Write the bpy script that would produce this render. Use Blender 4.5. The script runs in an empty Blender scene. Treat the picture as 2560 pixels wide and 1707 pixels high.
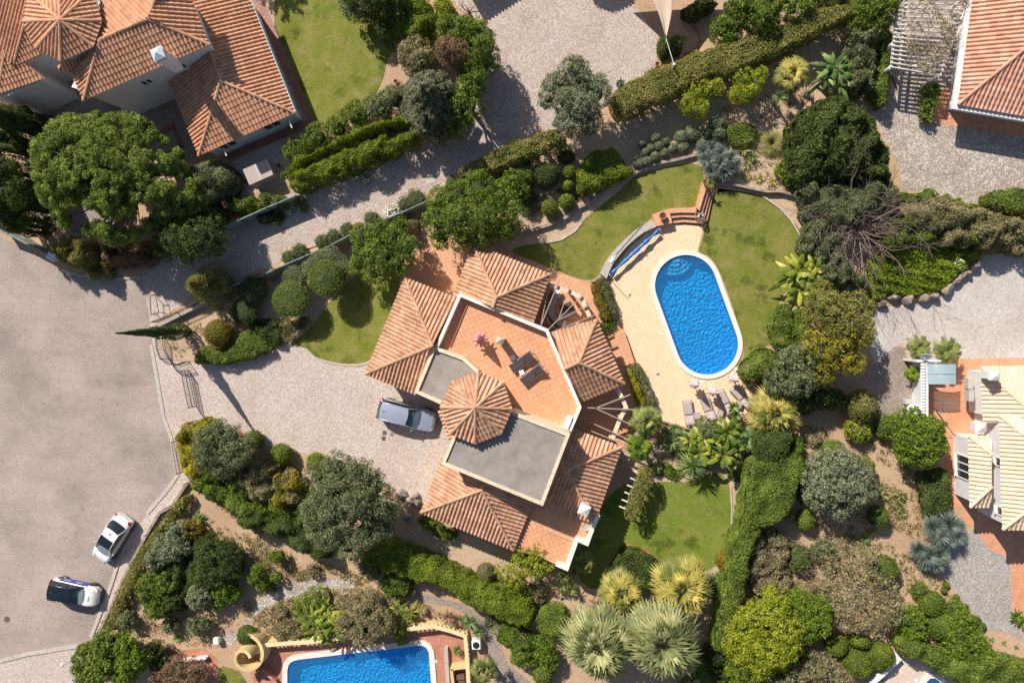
import bpy, bmesh, math, random
import numpy as np
from mathutils import Vector, Matrix, Quaternion
from mathutils.geometry import tessellate_polygon
random.seed(7); rng = np.random.default_rng(11)
C = bpy.context.scene.collection
scene = bpy.context.scene
rad = math.radians
# ---------------------------------------------------------------- camera, sky, sun, exposure
F = 1707.0; HC = 54.0; NAD = (1450.0, 800.0); CX, CY = 1280.0, 853.5
_v = Vector(((NAD[0]-CX)/F, -(NAD[1]-CY)/F, -1)).normalized()
CAMQ = _v.rotation_difference(Vector((0, 0, -1)))
cd = bpy.data.cameras.new('camera'); cam = bpy.data.objects.new('camera', cd); C.objects.link(cam)
cd.sensor_width = 36; cd.lens = 36*F/2560; cd.clip_end = 1000; cd.clip_start = 0.5
cam.location = (0, 0, HC); cam.rotation_mode = 'QUATERNION'; cam.rotation_quaternion = CAMQ
scene.camera = cam
SUN_EL = 40.0; SDX, SDY = 0.567, -0.823
w = bpy.data.worlds.new('World'); scene.world = w; w.use_nodes = True
nt = w.node_tree; bg = nt.nodes['Background']; bg.inputs[1].default_value = 0.075
sky = nt.nodes.new('ShaderNodeTexSky'); sky.sky_type = 'NISHITA'; sky.sun_disc = False
sky.sun_elevation = rad(SUN_EL); sky.sun_rotation = rad(-34.6)
nt.links.new(sky.outputs[0], bg.inputs[0])
sl = bpy.data.lights.new('sun', 'SUN'); sl.energy = 5.0; sl.angle = rad(0.5); sl.color = (1, 0.94, 0.84)
so = bpy.data.objects.new('sun', sl); C.objects.link(so)
_d = Vector((SDX*math.cos(rad(SUN_EL)), SDY*math.cos(rad(SUN_EL)), -math.sin(rad(SUN_EL))))
so.rotation_mode = 'QUATERNION'; so.rotation_quaternion = Vector((0, 0, -1)).rotation_difference(_d); so.location = (0, 0, 80)
scene.view_settings.view_transform = 'Standard'; scene.view_settings.look = 'None'
scene.view_settings.exposure = 0.35; scene.view_settings.gamma = 1
scene.render.engine = 'CYCLES'; scene.cycles.transparent_max_bounces = 12; scene.cycles.max_bounces = 6

# ---------------------------------------------------------------- measured points -> places on the site
def W(x, y, h=0.0):                       # survey point of the photograph, at its own height above ground
    r = CAMQ @ Vector(((x-CX)/F, -(y-CY)/F, -1))
    k = (HC-h)/(-r.z)
    return Vector((r.x*k, r.y*k, h))
X0 = [0, 600, 1200, 1760]; Y0 = [0, 400, 800, 1173]; Z = 2.93625
def N(s):                                 # "00:12,34 56,78 10:..." -> native pixels (+ optional height)
    out = []; k = None
    for t in s.replace('/', ' ').split():
        if ':' in t:
            k, t = t.split(':')
            if not t: continue
        p = [float(v) for v in t.split(',')]
        out.append((X0[int(k[0])]+p[0]/Z, Y0[int(k[1])]+p[1]/Z, p[2] if len(p) > 2 else None))
    return out
def R(s, h=0.0): return [W(x, y, h if hh is None else hh) for x, y, hh in N(s)]
def P2(s, h=0.0): return [(p.x, p.y) for p in R(s, h)]
def chaikin(p, n=2):
    for _ in range(n):
        q = []
        for i in range(len(p)):
            a, b = p[i], p[(i+1) % len(p)]
            q += [(a[0]*.75+b[0]*.25, a[1]*.75+b[1]*.25), (a[0]*.25+b[0]*.75, a[1]*.25+b[1]*.75)]
        p = q
    return p
def area2(p): return sum(p[i][0]*p[(i+1) % len(p)][1]-p[(i+1) % len(p)][0]*p[i][1] for i in range(len(p)))/2
def offset(p, d):                         # inset (d>0) a polygon
    if area2(p) < 0: p = p[::-1]
    n = len(p); L = []
    for i in range(n):
        a = Vector(p[i][:2]); b = Vector(p[(i+1) % n][:2]); e = (b-a).normalized(); m = Vector((-e.y, e.x))
        L.append((a+m*d, e))
    out = []
    for i in range(n):
        a, e = L[i-1]; b, g = L[i]
        den = e.x*g.y-e.y*g.x
        if abs(den) < 1e-4: out.append((b.x, b.y)); continue
        t = ((b.x-a.x)*g.y-(b.y-a.y)*g.x)/den
        q = a+e*t; out.append((q.x, q.y))
    return out

# ---------------------------------------------------------------- tagging
def tag(o, label=None, cat=None, group=None, kind=None):
    if label: o['label'] = label
    if cat: o['category'] = cat
    if group: o['group'] = group
    if kind: o['kind'] = kind
    return o
def thing(name, label, cat, loc=(0, 0, 0), rz=0, group=None):
    o = bpy.data.objects.new(name, None); C.objects.link(o); o.location = loc; o.rotation_euler = (0, 0, rz)
    o.empty_display_size = .2
    return tag(o, label, cat, group)
def link(name, me, parent=None):
    o = bpy.data.objects.new(name, me); C.objects.link(o)
    if parent: o.parent = parent
    return o
def dup(root, loc, rz=None, label=None, sc=None):
    r = root.copy(); C.objects.link(r); r.location = loc
    if rz is not None: r.rotation_euler = (0, 0, rz)
    if sc: r.scale = sc
    if label: r['label'] = label
    for ch in list(root.children):
        c = ch.copy(); C.objects.link(c); c.parent = r
        for g in list(ch.children):
            d = g.copy(); C.objects.link(d); d.parent = c
    return r

# ---------------------------------------------------------------- materials
def nodes(name):
    m = bpy.data.materials.new(name); m.use_nodes = True
    return m, m.node_tree.nodes, m.node_tree.links, m.node_tree.nodes['Principled BSDF']
def srgb(r, g, b):
    f = lambda c: (c/255/12.92) if c/255 < .04045 else ((c/255+.055)/1.055)**2.4
    return (f(r), f(g), f(b), 1)
def ramp(ns, cols, pos=None):
    r = ns.new('ShaderNodeValToRGB'); e = r.color_ramp.elements
    n = len(cols)
    while len(e) < n: e.new(.5)
    for i, c in enumerate(cols):
        e[i].position = pos[i] if pos else i/(n-1); e[i].color = tuple(c[:3])+(1,)
    return r
def noise(ns, ls, vec, scale, detail=3, rough=.6):
    t = ns.new('ShaderNodeTexNoise'); t.inputs['Scale'].default_value = scale
    t.inputs['Detail'].default_value = detail; t.inputs['Roughness'].default_value = rough
    ls.new(vec, t.inputs['Vector']); return t
def mixc(ns, ls, fac, a, b, mode='MIX'):
    m = ns.new('ShaderNodeMix'); m.data_type = 'RGBA'; m.blend_type = mode
    for s, v in ((m.inputs[0], fac), (m.inputs[6], a), (m.inputs[7], b)):
        if isinstance(v, (int, float)): s.default_value = v
        elif isinstance(v, tuple): s.default_value = tuple(v[:3])+(1,)
        else: ls.new(v, s)
    return m.outputs[2]
def bump(ns, ls, h, dist, strength, bs):
    b = ns.new('ShaderNodeBump'); b.inputs['Distance'].default_value = dist; b.inputs['Strength'].default_value = strength
    ls.new(h, b.inputs['Height']); ls.new(b.outputs[0], bs.inputs['Normal'])
def pos(ns): return ns.new('ShaderNodeNewGeometry').outputs['Position']
def rotpos(ns, ls, deg, loc=(0, 0, 0)):
    mp = ns.new('ShaderNodeMapping'); mp.inputs['Rotation'].default_value = (0, 0, rad(deg)); mp.inputs['Location'].default_value = loc
    ls.new(pos(ns), mp.inputs[0]); return mp.outputs[0]
def ground_mat(name, big, fine, bigscale=.25, finescale=7, rough=.95, bumpd=.03, mixf=.5, spots=None):
    m, ns, ls, bs = nodes(name); p = pos(ns)
    n1 = noise(ns, ls, p, bigscale, 5, .65); r1 = ramp(ns, big, [.3+.4*i/(len(big)-1) for i in range(len(big))]); ls.new(n1.outputs[0], r1.inputs[0])
    n2 = noise(ns, ls, p, finescale, 4, .7); r2 = ramp(ns, fine, [.3+.4*i/(len(fine)-1) for i in range(len(fine))]); ls.new(n2.outputs[0], r2.inputs[0])
    c = mixc(ns, ls, mixf, r1.outputs[0], r2.outputs[0])
    if spots:
        n3 = noise(ns, ls, p, spots[0], 6, .75); r3 = ramp(ns, [(0, 0, 0), (1, 1, 1)], [spots[1], spots[2]]); ls.new(n3.outputs[0], r3.inputs[0])
        c = mixc(ns, ls, r3.outputs[0], c, spots[3])
    ls.new(c, bs.inputs['Base Color']); bs.inputs['Roughness'].default_value = rough
    n4 = noise(ns, ls, p, finescale*1.6, 4, .7); bump(ns, ls, n4.outputs[0], bumpd, .8, bs)
    return m
def cobble_mat(name, cols, joint, scale=9, big=None, jw=.06, bumpd=.02, contrast=.85):
    m, ns, ls, bs = nodes(name); p = pos(ns)
    v = ns.new('ShaderNodeTexVoronoi'); v.inputs['Scale'].default_value = scale; v.inputs['Randomness'].default_value = .75; ls.new(p, v.inputs['Vector'])
    sp = ns.new('ShaderNodeSeparateColor'); ls.new(v.outputs['Color'], sp.inputs[0])
    r = ramp(ns, cols); ls.new(sp.outputs[0], r.inputs[0])
    e = ns.new('ShaderNodeTexVoronoi'); e.feature = 'DISTANCE_TO_EDGE'; e.inputs['Scale'].default_value = scale; e.inputs['Randomness'].default_value = .75; ls.new(p, e.inputs['Vector'])
    je = ramp(ns, [(contrast,)*3, (0, 0, 0)], [jw*.4, jw*1.6]); ls.new(e.outputs[0], je.inputs[0])
    n1 = noise(ns, ls, p, .35, 5, .65); n2 = noise(ns, ls, p, 2.2, 4, .7)
    c = r.outputs[0]
    if big:
        rb = ramp(ns, [(1, 1, 1), big], [.42, .72]); ls.new(n1.outputs[0], rb.inputs[0]); c = mixc(ns, ls, 1.0, c, rb.outputs[0], 'MULTIPLY')
        rc = ramp(ns, [(1, 1, 1), tuple(.5+.5*x for x in big[:3])], [.45, .75]); ls.new(n2.outputs[0], rc.inputs[0]); c = mixc(ns, ls, 1.0, c, rc.outputs[0], 'MULTIPLY')
    c = mixc(ns, ls, je.outputs[0], c, joint)
    ls.new(c, bs.inputs['Base Color']); bs.inputs['Roughness'].default_value = .85
    rr = ramp(ns, [(0, 0, 0), (1, 1, 1)], [0, jw*2]); ls.new(e.outputs[0], rr.inputs[0]); bump(ns, ls, rr.outputs[0], bumpd, .7, bs)
    return m
def tile_mat(name, c1, c2, joint, size, deg, rough=.6, jw=.012, stain=None, offs=0.0, aspect=1.0):
    m, ns, ls, bs = nodes(name); p = rotpos(ns, ls, deg)
    b = ns.new('ShaderNodeTexBrick'); b.offset = offs; b.inputs['Scale'].default_value = 1
    b.inputs['Brick Width'].default_value = size*aspect; b.inputs['Row Height'].default_value = size; b.inputs['Mortar Size'].default_value = jw
    b.inputs['Color1'].default_value = c1; b.inputs['Color2'].default_value = c2; b.inputs['Mortar'].default_value = joint
    ls.new(p, b.inputs['Vector']); c = b.outputs[0]
    n1 = noise(ns, ls, p, .9, 5, .65); r = ramp(ns, [(1, 1, 1), stain or (.82, .8, .78)], [.4, .75]); ls.new(n1.outputs[0], r.inputs[0])
    c = mixc(ns, ls, 1.0, c, r.outputs[0], 'MULTIPLY')
    ls.new(c, bs.inputs['Base Color']); bs.inputs['Roughness'].default_value = rough
    bump(ns, ls, b.outputs['Fac'], -.006, .8, bs)
    return m
def plain(name, col, rough=.6, metal=0, var=.12, scale=2.0, bumpd=0, coat=0, alpha=None, spec=None):
    m, ns, ls, bs = nodes(name)
    if var:
        p = pos(ns); n1 = noise(ns, ls, p, scale, 5, .7)
        lo = tuple(max(0, c*(1-var*1.6)) for c in col[:3]); hi = tuple(min(1, c*(1+var)) for c in col[:3])
        r = ramp(ns, [lo, hi], [.3, .7]); ls.new(n1.outputs[0], r.inputs[0]); ls.new(r.outputs[0], bs.inputs['Base Color'])
        if bumpd: bump(ns, ls, n1.outputs[0], bumpd, .6, bs)
    else: bs.inputs['Base Color'].default_value = tuple(col[:3])+(1,)
    bs.inputs['Roughness'].default_value = rough; bs.inputs['Metallic'].default_value = metal
    if coat: bs.inputs['Coat Weight'].default_value = coat; bs.inputs['Coat Roughness'].default_value = .04
    return m
def leafmat(name, dark, mid, light, trans=.3, rough=.55, posv=.25):
    m, ns, ls, bs = nodes(name)
    k_ = 1.75 if max(mid) < .2 else 1.15; dark, mid, light = [tuple(min(.8, c*k_) for c in q) for q in (dark, mid, light)]
    a = ns.new('ShaderNodeAttribute'); a.attribute_name = 'rnd'
    p = pos(ns); n1 = noise(ns, ls, p, .9, 3, .6)
    ad = ns.new('ShaderNodeMath'); ad.operation = 'MULTIPLY_ADD'; ls.new(n1.outputs[0], ad.inputs[0]); ad.inputs[1].default_value = posv*2; ad.inputs[2].default_value = -posv
    a2 = ns.new('ShaderNodeMath'); ls.new(a.outputs['Fac'], a2.inputs[0]); ls.new(ad.outputs[0], a2.inputs[1])
    r = ramp(ns, [dark, mid, light], [.1, .5, .95]); ls.new(a2.outputs[0], r.inputs[0])
    ls.new(r.outputs[0], bs.inputs['Base Color']); bs.inputs['Roughness'].default_value = rough
    bs.inputs['Specular IOR Level'].default_value = .18
    tr = ns.new('ShaderNodeBsdfTranslucent'); tc = mixc(ns, ls, 1.0, r.outputs[0], (1.0, 1.0, .45), 'MULTIPLY'); ls.new(tc, tr.inputs[0])
    mx = ns.new('ShaderNodeMixShader'); mx.inputs[0].default_value = trans
    ls.new(bs.outputs[0], mx.inputs[1]); ls.new(tr.outputs[0], mx.inputs[2]); ls.new(mx.outputs[0], ns['Material Output'].inputs[0])
    return m
def roofmat(name, cols, moss=(.12, .10, .08), mossamt=.5, stain=.6):
    m, ns, ls, bs = nodes(name)
    a = ns.new('ShaderNodeAttribute'); a.attribute_name = 'rnd'
    r = ramp(ns, cols); ls.new(a.outputs['Fac'], r.inputs[0])
    p = pos(ns); n1 = noise(ns, ls, p, 5, 5, .75); n2 = noise(ns, ls, p, .7, 4, .65)
    ml = ns.new('ShaderNodeMath'); ml.operation = 'MULTIPLY'; ls.new(n1.outputs[0], ml.inputs[0]); ls.new(n2.outputs[0], ml.inputs[1])
    rm = ramp(ns, [(0, 0, 0), (mossamt,)*3], [.24, .40]); ls.new(ml.outputs[0], rm.inputs[0])
    c = mixc(ns, ls, rm.outputs[0], r.outputs[0], moss)
    n3 = noise(ns, ls, p, 14, 3, .7); r3 = ramp(ns, [(1-stain*.5,)*3, (1.0,)*3], [.3, .65]); ls.new(n3.outputs[0], r3.inputs[0])
    c = mixc(ns, ls, 1.0, c, r3.outputs[0], 'MULTIPLY')
    ls.new(c, bs.inputs['Base Color']); bs.inputs['Roughness'].default_value = .88
    bump(ns, ls, n3.outputs[0], .01, .6, bs)
    return m

# ---------------------------------------------------------------- mesh helpers
def mk(name, V, Fq, mats, midx=None, rnd=None, smooth=False):
    """V (n,3) array, Fq list/array of quads or mixed polys"""
    me = bpy.data.meshes.new(name)
    if isinstance(Fq, np.ndarray):
        V = np.asarray(V, dtype=np.float32); nf, k = Fq.shape
        me.vertices.add(len(V)); me.vertices.foreach_set('co', V.ravel())
        me.loops.add(nf*k); me.loops.foreach_set('vertex_index', Fq.astype(np.int32).ravel())
        me.polygons.add(nf); me.polygons.foreach_set('loop_start', np.arange(0, nf*k, k, dtype=np.int32))
        try: me.polygons.foreach_set('loop_total', np.full(nf, k, dtype=np.int32))
        except Exception: pass
        me.update(calc_edges=True)
    else:
        me.from_pydata([tuple(v) for v in V], [], [tuple(f) for f in Fq]); me.update()
    for m in (mats if isinstance(mats, (list, tuple)) else [mats]): me.materials.append(m)
    if midx is not None: me.polygons.foreach_set('material_index', np.asarray(midx, dtype=np.int32))
    if rnd is not None:
        at = me.attributes.new('rnd', 'FLOAT', 'FACE'); at.data.foreach_set('value', np.asarray(rnd, dtype=np.float32))
    if smooth: me.polygons.foreach_set('use_smooth', np.ones(len(me.polygons), dtype=bool))
    return me
class MB:                                  # collects simple shapes into one mesh
    def __init__(s): s.v = []; s.f = []; s.m = []
    def add(s, v, f, m=0):
        n = len(s.v); s.v += [tuple(x) for x in v]; s.f += [tuple(i+n for i in q) for q in f]; s.m += [m]*len(f)
    def prism(s, poly, z0, z1, m=0, bottom=True):
        p = [(q[0], q[1]) for q in poly]
        if area2(p) < 0: p = p[::-1]
        n = len(p)
        top = [(x, y, z1) for x, y in p]; bot = [(x, y, z0) for x, y in p]
        s.add(top+bot, [(i, i+n, (i+1) % n+n, (i+1) % n)[::1] for i in range(n)], m)
        tt = tessellate_polygon([[Vector((x, y, 0)) for x, y in p]])
        s.add(top, [t if area2([p[i] for i in t]) > 0 else t[::-1] for t in tt], m)
        if bottom: s.add(bot, [t if area2([p[i] for i in t]) < 0 else t[::-1] for t in tt], m)
    def box(s, c, size, rz=0, m=0, bev=0):
        cx, cy, cz = c; a, b, h = [q/2 for q in size]; co, si = math.cos(rz), math.sin(rz)
        v = [(cx+x*co-y*si, cy+x*si+y*co, cz+z) for z in (-h, h) for x, y in ((-a, -b), (a, -b), (a, b), (-a, b))]
        s.add(v, [(3, 2, 1, 0), (4, 5, 6, 7), (0, 1, 5, 4), (1, 2, 6, 5), (2, 3, 7, 6), (3, 0, 4, 7)], m)
    def bar(s, a, b, w, h=None, m=0):       # rectangular bar between two 3D points (w wide, h high, hung below the line)
        h = h or w; a = Vector(a); b = Vector(b); d = (b-a)
        if d.length < 1e-6: return
        d.normalize(); up = Vector((0, 0, 1)) if abs(d.z) < .95 else Vector((1, 0, 0))
        sd = d.cross(up).normalized(); u = sd.cross(d).normalized()
        v = []
        for p in (a, b):
            for i, j in ((-1, -1), (1, -1), (1, 1), (-1, 1)): v.append(p+sd*(i*w/2)+u*(j*h/2))
        s.add(v, [(0, 1, 2, 3)[::-1], (4, 5, 6, 7), (0, 1, 5, 4), (1, 2, 6, 5), (2, 3, 7, 6), (3, 0, 4, 7)], m)
    def tube(s, pts, r, n=6, m=0, cap=True):
        pts = [Vector(p) for p in pts]; rs = r if isinstance(r, (list, tuple)) else [r]*len(pts)
        v = []; k = len(pts)
        for i, p in enumerate(pts):
            d = (pts[min(i+1, k-1)]-pts[max(i-1, 0)]).normalized()
            up = Vector((0, 0, 1)) if abs(d.z) < .9 else Vector((1, 0, 0))
            a = d.cross(up).normalized(); b = a.cross(d).normalized()
            for j in range(n):
                t = 2*math.pi*j/n; v.append(p+(a*math.cos(t)+b*math.sin(t))*rs[i])
        f = [(i*n+j, i*n+(j+1) % n, (i+1)*n+(j+1) % n, (i+1)*n+j) for i in range(k-1) for j in range(n)]
        if cap: f += [tuple(range(n))[::-1], tuple((k-1)*n+j for j in range(n))]
        s.add(v, f, m)
    def lathe(s, c, prof, n=16, m=0, star=0):  # prof [(r,z)...]
        v = []; k = len(prof)
        for r, z in prof:
            for j in range(n):
                t = 2*math.pi*j/n; rr = r*(1+star*(1 if j % 2 else -1)); v.append((c[0]+rr*math.cos(t), c[1]+rr*math.sin(t), c[2]+z))
        f = [(i*n+j, i*n+(j+1) % n, (i+1)*n+(j+1) % n, (i+1)*n+j) for i in range(k-1) for j in range(n)]
        f += [tuple(range(n))[::-1], tuple((k-1)*n+j for j in range(n))]
        s.add(v, f, m)
    def build(s, name, mats, parent=None, smooth=False, rnd=None):
        me = mk(name, s.v, s.f, mats, s.m, rnd, smooth)
        if rnd is None:
            at = me.attributes.new('rnd', 'FLOAT', 'FACE'); at.data.foreach_set('value', rng.random(len(me.polygons)).astype(np.float32))
        return link(name, me, parent)
def bevel(o, w=.02, seg=2):
    b = o.modifiers.new('bevel', 'BEVEL'); b.width = w; b.segments = seg; b.limit_method = 'ANGLE'; return o
def sheet(name, poly, z, mat, holes=(), smooth=0, kind='structure', label=None, cat=None):
    p = [(q[0], q[1]) for q in poly]
    if smooth: p = chaikin(p, smooth)
    loops = [p]+[list(h) for h in holes]
    flat = [q for l in loops for q in l]
    tt = tessellate_polygon([[Vector((x, y, 0)) for x, y in l] for l in loops])
    fs = [t if area2([flat[i] for i in t]) > 0 else t[::-1] for t in tt]
    me = mk(name, [(x, y, z) for x, y in flat], fs, mat); o = link(name, me)
    return tag(o, label, cat, kind=kind)

# ---------------------------------------------------------------- foliage
def snoise(p, freq, seed=0, oct=2):
    g = np.random.default_rng(seed); out = np.zeros(len(p)); a = 1; tot = 0
    for o in range(oct):
        for _ in range(5):
            d = g.normal(size=3); d /= np.linalg.norm(d); f = freq*(.7+.8*g.random())
            out += a*np.sin(p@d*f*6.283+g.random()*6.28)/2.2
        tot += a; a *= .5; freq *= 2.1
    return np.clip(out/tot, -1, 1)
def leaf_cards(P, Nn, size, aspect=.5, jit=.7, g=rng):
    n = len(P)
    nn = Nn+g.normal(size=(n, 3))*jit; nn /= np.linalg.norm(nn, axis=1)[:, None]+1e-9
    t = g.normal(size=(n, 3)); t -= (t*nn).sum(1)[:, None]*nn; t /= np.linalg.norm(t, axis=1)[:, None]+1e-9
    s = np.cross(nn, t); L = (size*(.6+.8*g.random(n)))[:, None]; Wd = L*aspect
    V = np.stack([P-t*L/2, P+s*Wd/2, P+t*L/2, P-s*Wd/2], 1).reshape(-1, 3)
    Fq = np.arange(n*4).reshape(n, 4)
    return V, Fq
def join(parts):                          # [(V,F,mat,rnd)]
    V = []; Fq = []; M = []; Rr = []; o = 0
    for v, f, m, r in parts:
        V.append(v); Fq.append(f+o); M.append(np.full(len(f), m)); Rr.append(r); o += len(v)
    return np.concatenate(V), np.concatenate(Fq), np.concatenate(M), np.concatenate(Rr)
def ellip_core(c, r, k=.8, nu=10, nv=6):
    v = []; 
    for i in range(nv+1):
        ph = math.pi*i/nv
        for j in range(nu):
            t = 2*math.pi*j/nu; v.append((c[0]+r[0]*k*math.sin(ph)*math.cos(t), c[1]+r[1]*k*math.sin(ph)*math.sin(t), c[2]+r[2]*k*math.cos(ph)))
    f = [(i*nu+j, i*nu+(j+1) % nu, (i+1)*nu+(j+1) % nu, (i+1)*nu+j) for i in range(nv) for j in range(nu)]
    return np.array(v), np.array(f)
def ell_leaves(blobs, size=.16, dens=160, cr=.45, lump=.12, jit=.7, aspect=.5, core=.72, zmin=-.45, clumpmix=.5, fill=.25, g=rng):
    """blobs: (x,y,z,rx,ry,rz). cr>0 -> leaves gathered in clumps of radius cr on the crown's surface"""
    parts = []; B = np.array(blobs, float)
    for bi, b in enumerate(B):
        c, r = b[:3], b[3:]
        A = 4*math.pi*(((r[0]*r[1])**1.6+(r[0]*r[2])**1.6+(r[1]*r[2])**1.6)/3)**(1/1.6)*.8
        if cr > 0:
            m = max(6, int(A/(cr*cr*1.1)))
            d = g.normal(size=(m*2, 3)); d /= np.linalg.norm(d, axis=1)[:, None]; d = d[d[:, 2] > zmin][:m]
            rr = .80+.2*g.random(len(d))**.6-.3*(g.random(len(d)) < fill)
            cc = c+d*r*rr[:, None]*(1+lump*snoise(c+d*r, .25, bi+3))[:, None]
            keep = np.ones(len(cc), bool)
            for bj, q in enumerate(B):
                if bj != bi: keep &= (((cc-q[:3])/(q[3:]*.72))**2).sum(1) > 1
            cc = cc[keep]; d = d[keep]
            if not len(cc): continue
            k = max(5, int(dens*A/max(m, 1)))
            cs = cr*(.65+.7*g.random(len(cc))); cl = g.random(len(cc))
            e = g.normal(size=(len(cc), k, 3)); e /= np.linalg.norm(e, axis=2)[:, :, None]
            e += d[:, None, :]*.7+np.array([0, 0, .3]); e /= np.linalg.norm(e, axis=2)[:, :, None]
            P = cc[:, None, :]+e*(cs[:, None, None]*(.55+.5*g.random((len(cc), k, 1))))
            P = P.reshape(-1, 3); Nn = e.reshape(-1, 3); rc = np.repeat(cl, k)
        else:
            k = int(dens*A); d = g.normal(size=(k, 3)); d /= np.linalg.norm(d, axis=1)[:, None]; d = d[d[:, 2] > zmin]
            P = c+d*r*((.93+.1*g.random(len(d)))*(1+lump*snoise(c+d*r, .8, bi+3)))[:, None]; Nn = d/r; Nn /= np.linalg.norm(Nn, axis=1)[:, None]
            keep = np.ones(len(P), bool)
            for bj, q in enumerate(B):
                if bj != bi: keep &= (((P-q[:3])/(q[3:]*.9))**2).sum(1) > 1
            P = P[keep]; Nn = Nn[keep]; rc = .5+.5*snoise(P, .5, 5)
        v, f = leaf_cards(P, Nn, size, aspect, jit, g)
        parts.append((v, f, 0, clumpmix*rc+(1-clumpmix)*g.random(len(P))))
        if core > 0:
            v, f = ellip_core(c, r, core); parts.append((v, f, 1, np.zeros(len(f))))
    return join(parts)
def poly_dist(P, poly):
    poly = np.array(poly); d = np.full(len(P), 1e9); inside = np.zeros(len(P), bool)
    n = len(poly)
    for i in range(n):
        a = poly[i]; b = poly[(i+1) % n]; e = b-a; L = (e*e).sum()+1e-9
        t = np.clip(((P-a)@e)/L, 0, 1); q = a+t[:, None]*e; d = np.minimum(d, np.hypot(*(P-q).T))
        cnd = (a[1] > P[:, 1]) != (b[1] > P[:, 1])
        xi = a[0]+(P[:, 1]-a[1])/(b[1]-a[1]+1e-12)*(b[0]-a[0]); inside ^= cnd & (P[:, 0] < xi)
    return np.where(inside, d, -d)
def mass_leaves(poly, h, edge=.3, z0=0.0, size=.13, dens=200, lump=.12, lfreq=.5, jit=.6, aspect=.5, seed=1, clumpmix=.5, bumpy=0, wavy=.12, hs=None, g=rng, core=True, gap=0):
    """leafy mass standing on a plan outline: flat clipped hedge (small edge) or dome (large edge)"""
    poly = np.array(chaikin(poly, 1)); lo = poly.min(0)-.3; hi = poly.max(0)+.3
    A = (hi-lo).prod(); n = int(A*dens*1.15); P = lo+g.random((n, 2))*(hi-lo)
    def hf(P, d):
        t = np.clip(d/edge, 0, 1); f = np.sqrt(np.clip(1-(1-t)**2, 0, 1)); P3 = np.c_[P, np.zeros(len(P))]
        hh = h*(1+lump*snoise(P3, lfreq, seed)) 
        if bumpy: hh = hh-bumpy*np.abs(snoise(P3, .55, seed+9, 1))
        return z0+(hh-z0)*(0.12+.88*f if edge > .6 else .45+.55*f)
    def wd(P):
        d = poly_dist(P, poly); return d+wavy*snoise(np.c_[P, np.zeros(len(P))], .7, seed+4)
    d = wd(P); k = d > 0
    if gap: k &= snoise(np.c_[P, np.zeros(len(P))], .9, seed+77) < 1-gap
    P = P[k]; d = d[k]; z = hf(P, d); e = .06
    dx = (hf(P+[e, 0], wd(P+[e, 0]))-z)/e; dy = (hf(P+[0, e], wd(P+[0, e]))-z)/e
    sl = np.sqrt(1+dx*dx+dy*dy); Nn = np.c_[-dx, -dy, np.ones(len(P))]/sl[:, None]
    rep = np.clip(sl, 1, 4)/1.0; idx = np.repeat(np.arange(len(P)), np.floor(rep+g.random(len(P))).astype(int))
    Q = np.c_[P, z][idx]; Nn = Nn[idx]; Q = Q+g.normal(size=Q.shape)*.05; Q[:, 2] -= g.random(len(Q))*.08*np.minimum(sl[idx], 3)
    parts = []
    # flanks
    per = np.r_[poly, poly[:1]]; seg = np.hypot(*(per[1:]-per[:-1]).T); hh = (h-z0)
    ns = int(seg.sum()*hh*dens*.8); ci = g.choice(len(seg), ns, p=seg/seg.sum()); t = g.random(ns)[:, None]
    S = per[ci]*(1-t)+per[ci+1]*t; ed = (per[ci+1]-per[ci]); nrm = np.c_[ed[:, 1], -ed[:, 0]]; nrm /= np.hypot(*nrm.T)[:, None]+1e-9
    if area2([tuple(q) for q in poly]) < 0: nrm = -nrm
    zt = hf(S-nrm*.1, wd(S-nrm*.1)); zz = z0+(np.maximum(zt, z0+.1)-z0)*g.random(ns)**.8
    w_ = wavy*snoise(np.c_[S, zz], .7, seed+4); S3 = np.c_[S+nrm*(w_-.04)[:, None], zz]
    AP = np.r_[Q, S3]; AN = np.r_[Nn, np.c_[nrm, np.full(ns, .25)]]
    v, f = leaf_cards(AP, AN, size, aspect, jit, g)
    rc = .5+.5*snoise(AP, .6, seed+8); parts.append((v, f, 0, clumpmix*rc+(1-clumpmix)*g.random(len(AP))))
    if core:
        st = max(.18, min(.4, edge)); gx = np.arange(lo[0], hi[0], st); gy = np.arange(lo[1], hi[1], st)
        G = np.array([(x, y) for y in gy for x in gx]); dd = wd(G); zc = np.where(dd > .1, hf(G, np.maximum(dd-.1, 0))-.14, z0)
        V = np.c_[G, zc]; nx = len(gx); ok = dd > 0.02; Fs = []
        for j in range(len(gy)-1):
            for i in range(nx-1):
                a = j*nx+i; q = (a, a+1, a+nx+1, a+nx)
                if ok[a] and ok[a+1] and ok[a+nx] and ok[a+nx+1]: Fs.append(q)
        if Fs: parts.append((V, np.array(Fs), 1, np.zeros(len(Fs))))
    return join(parts)
def foliage_mesh(name, data, mats): return mk(name, data[0], data[1], mats, data[2], data[3])
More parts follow.
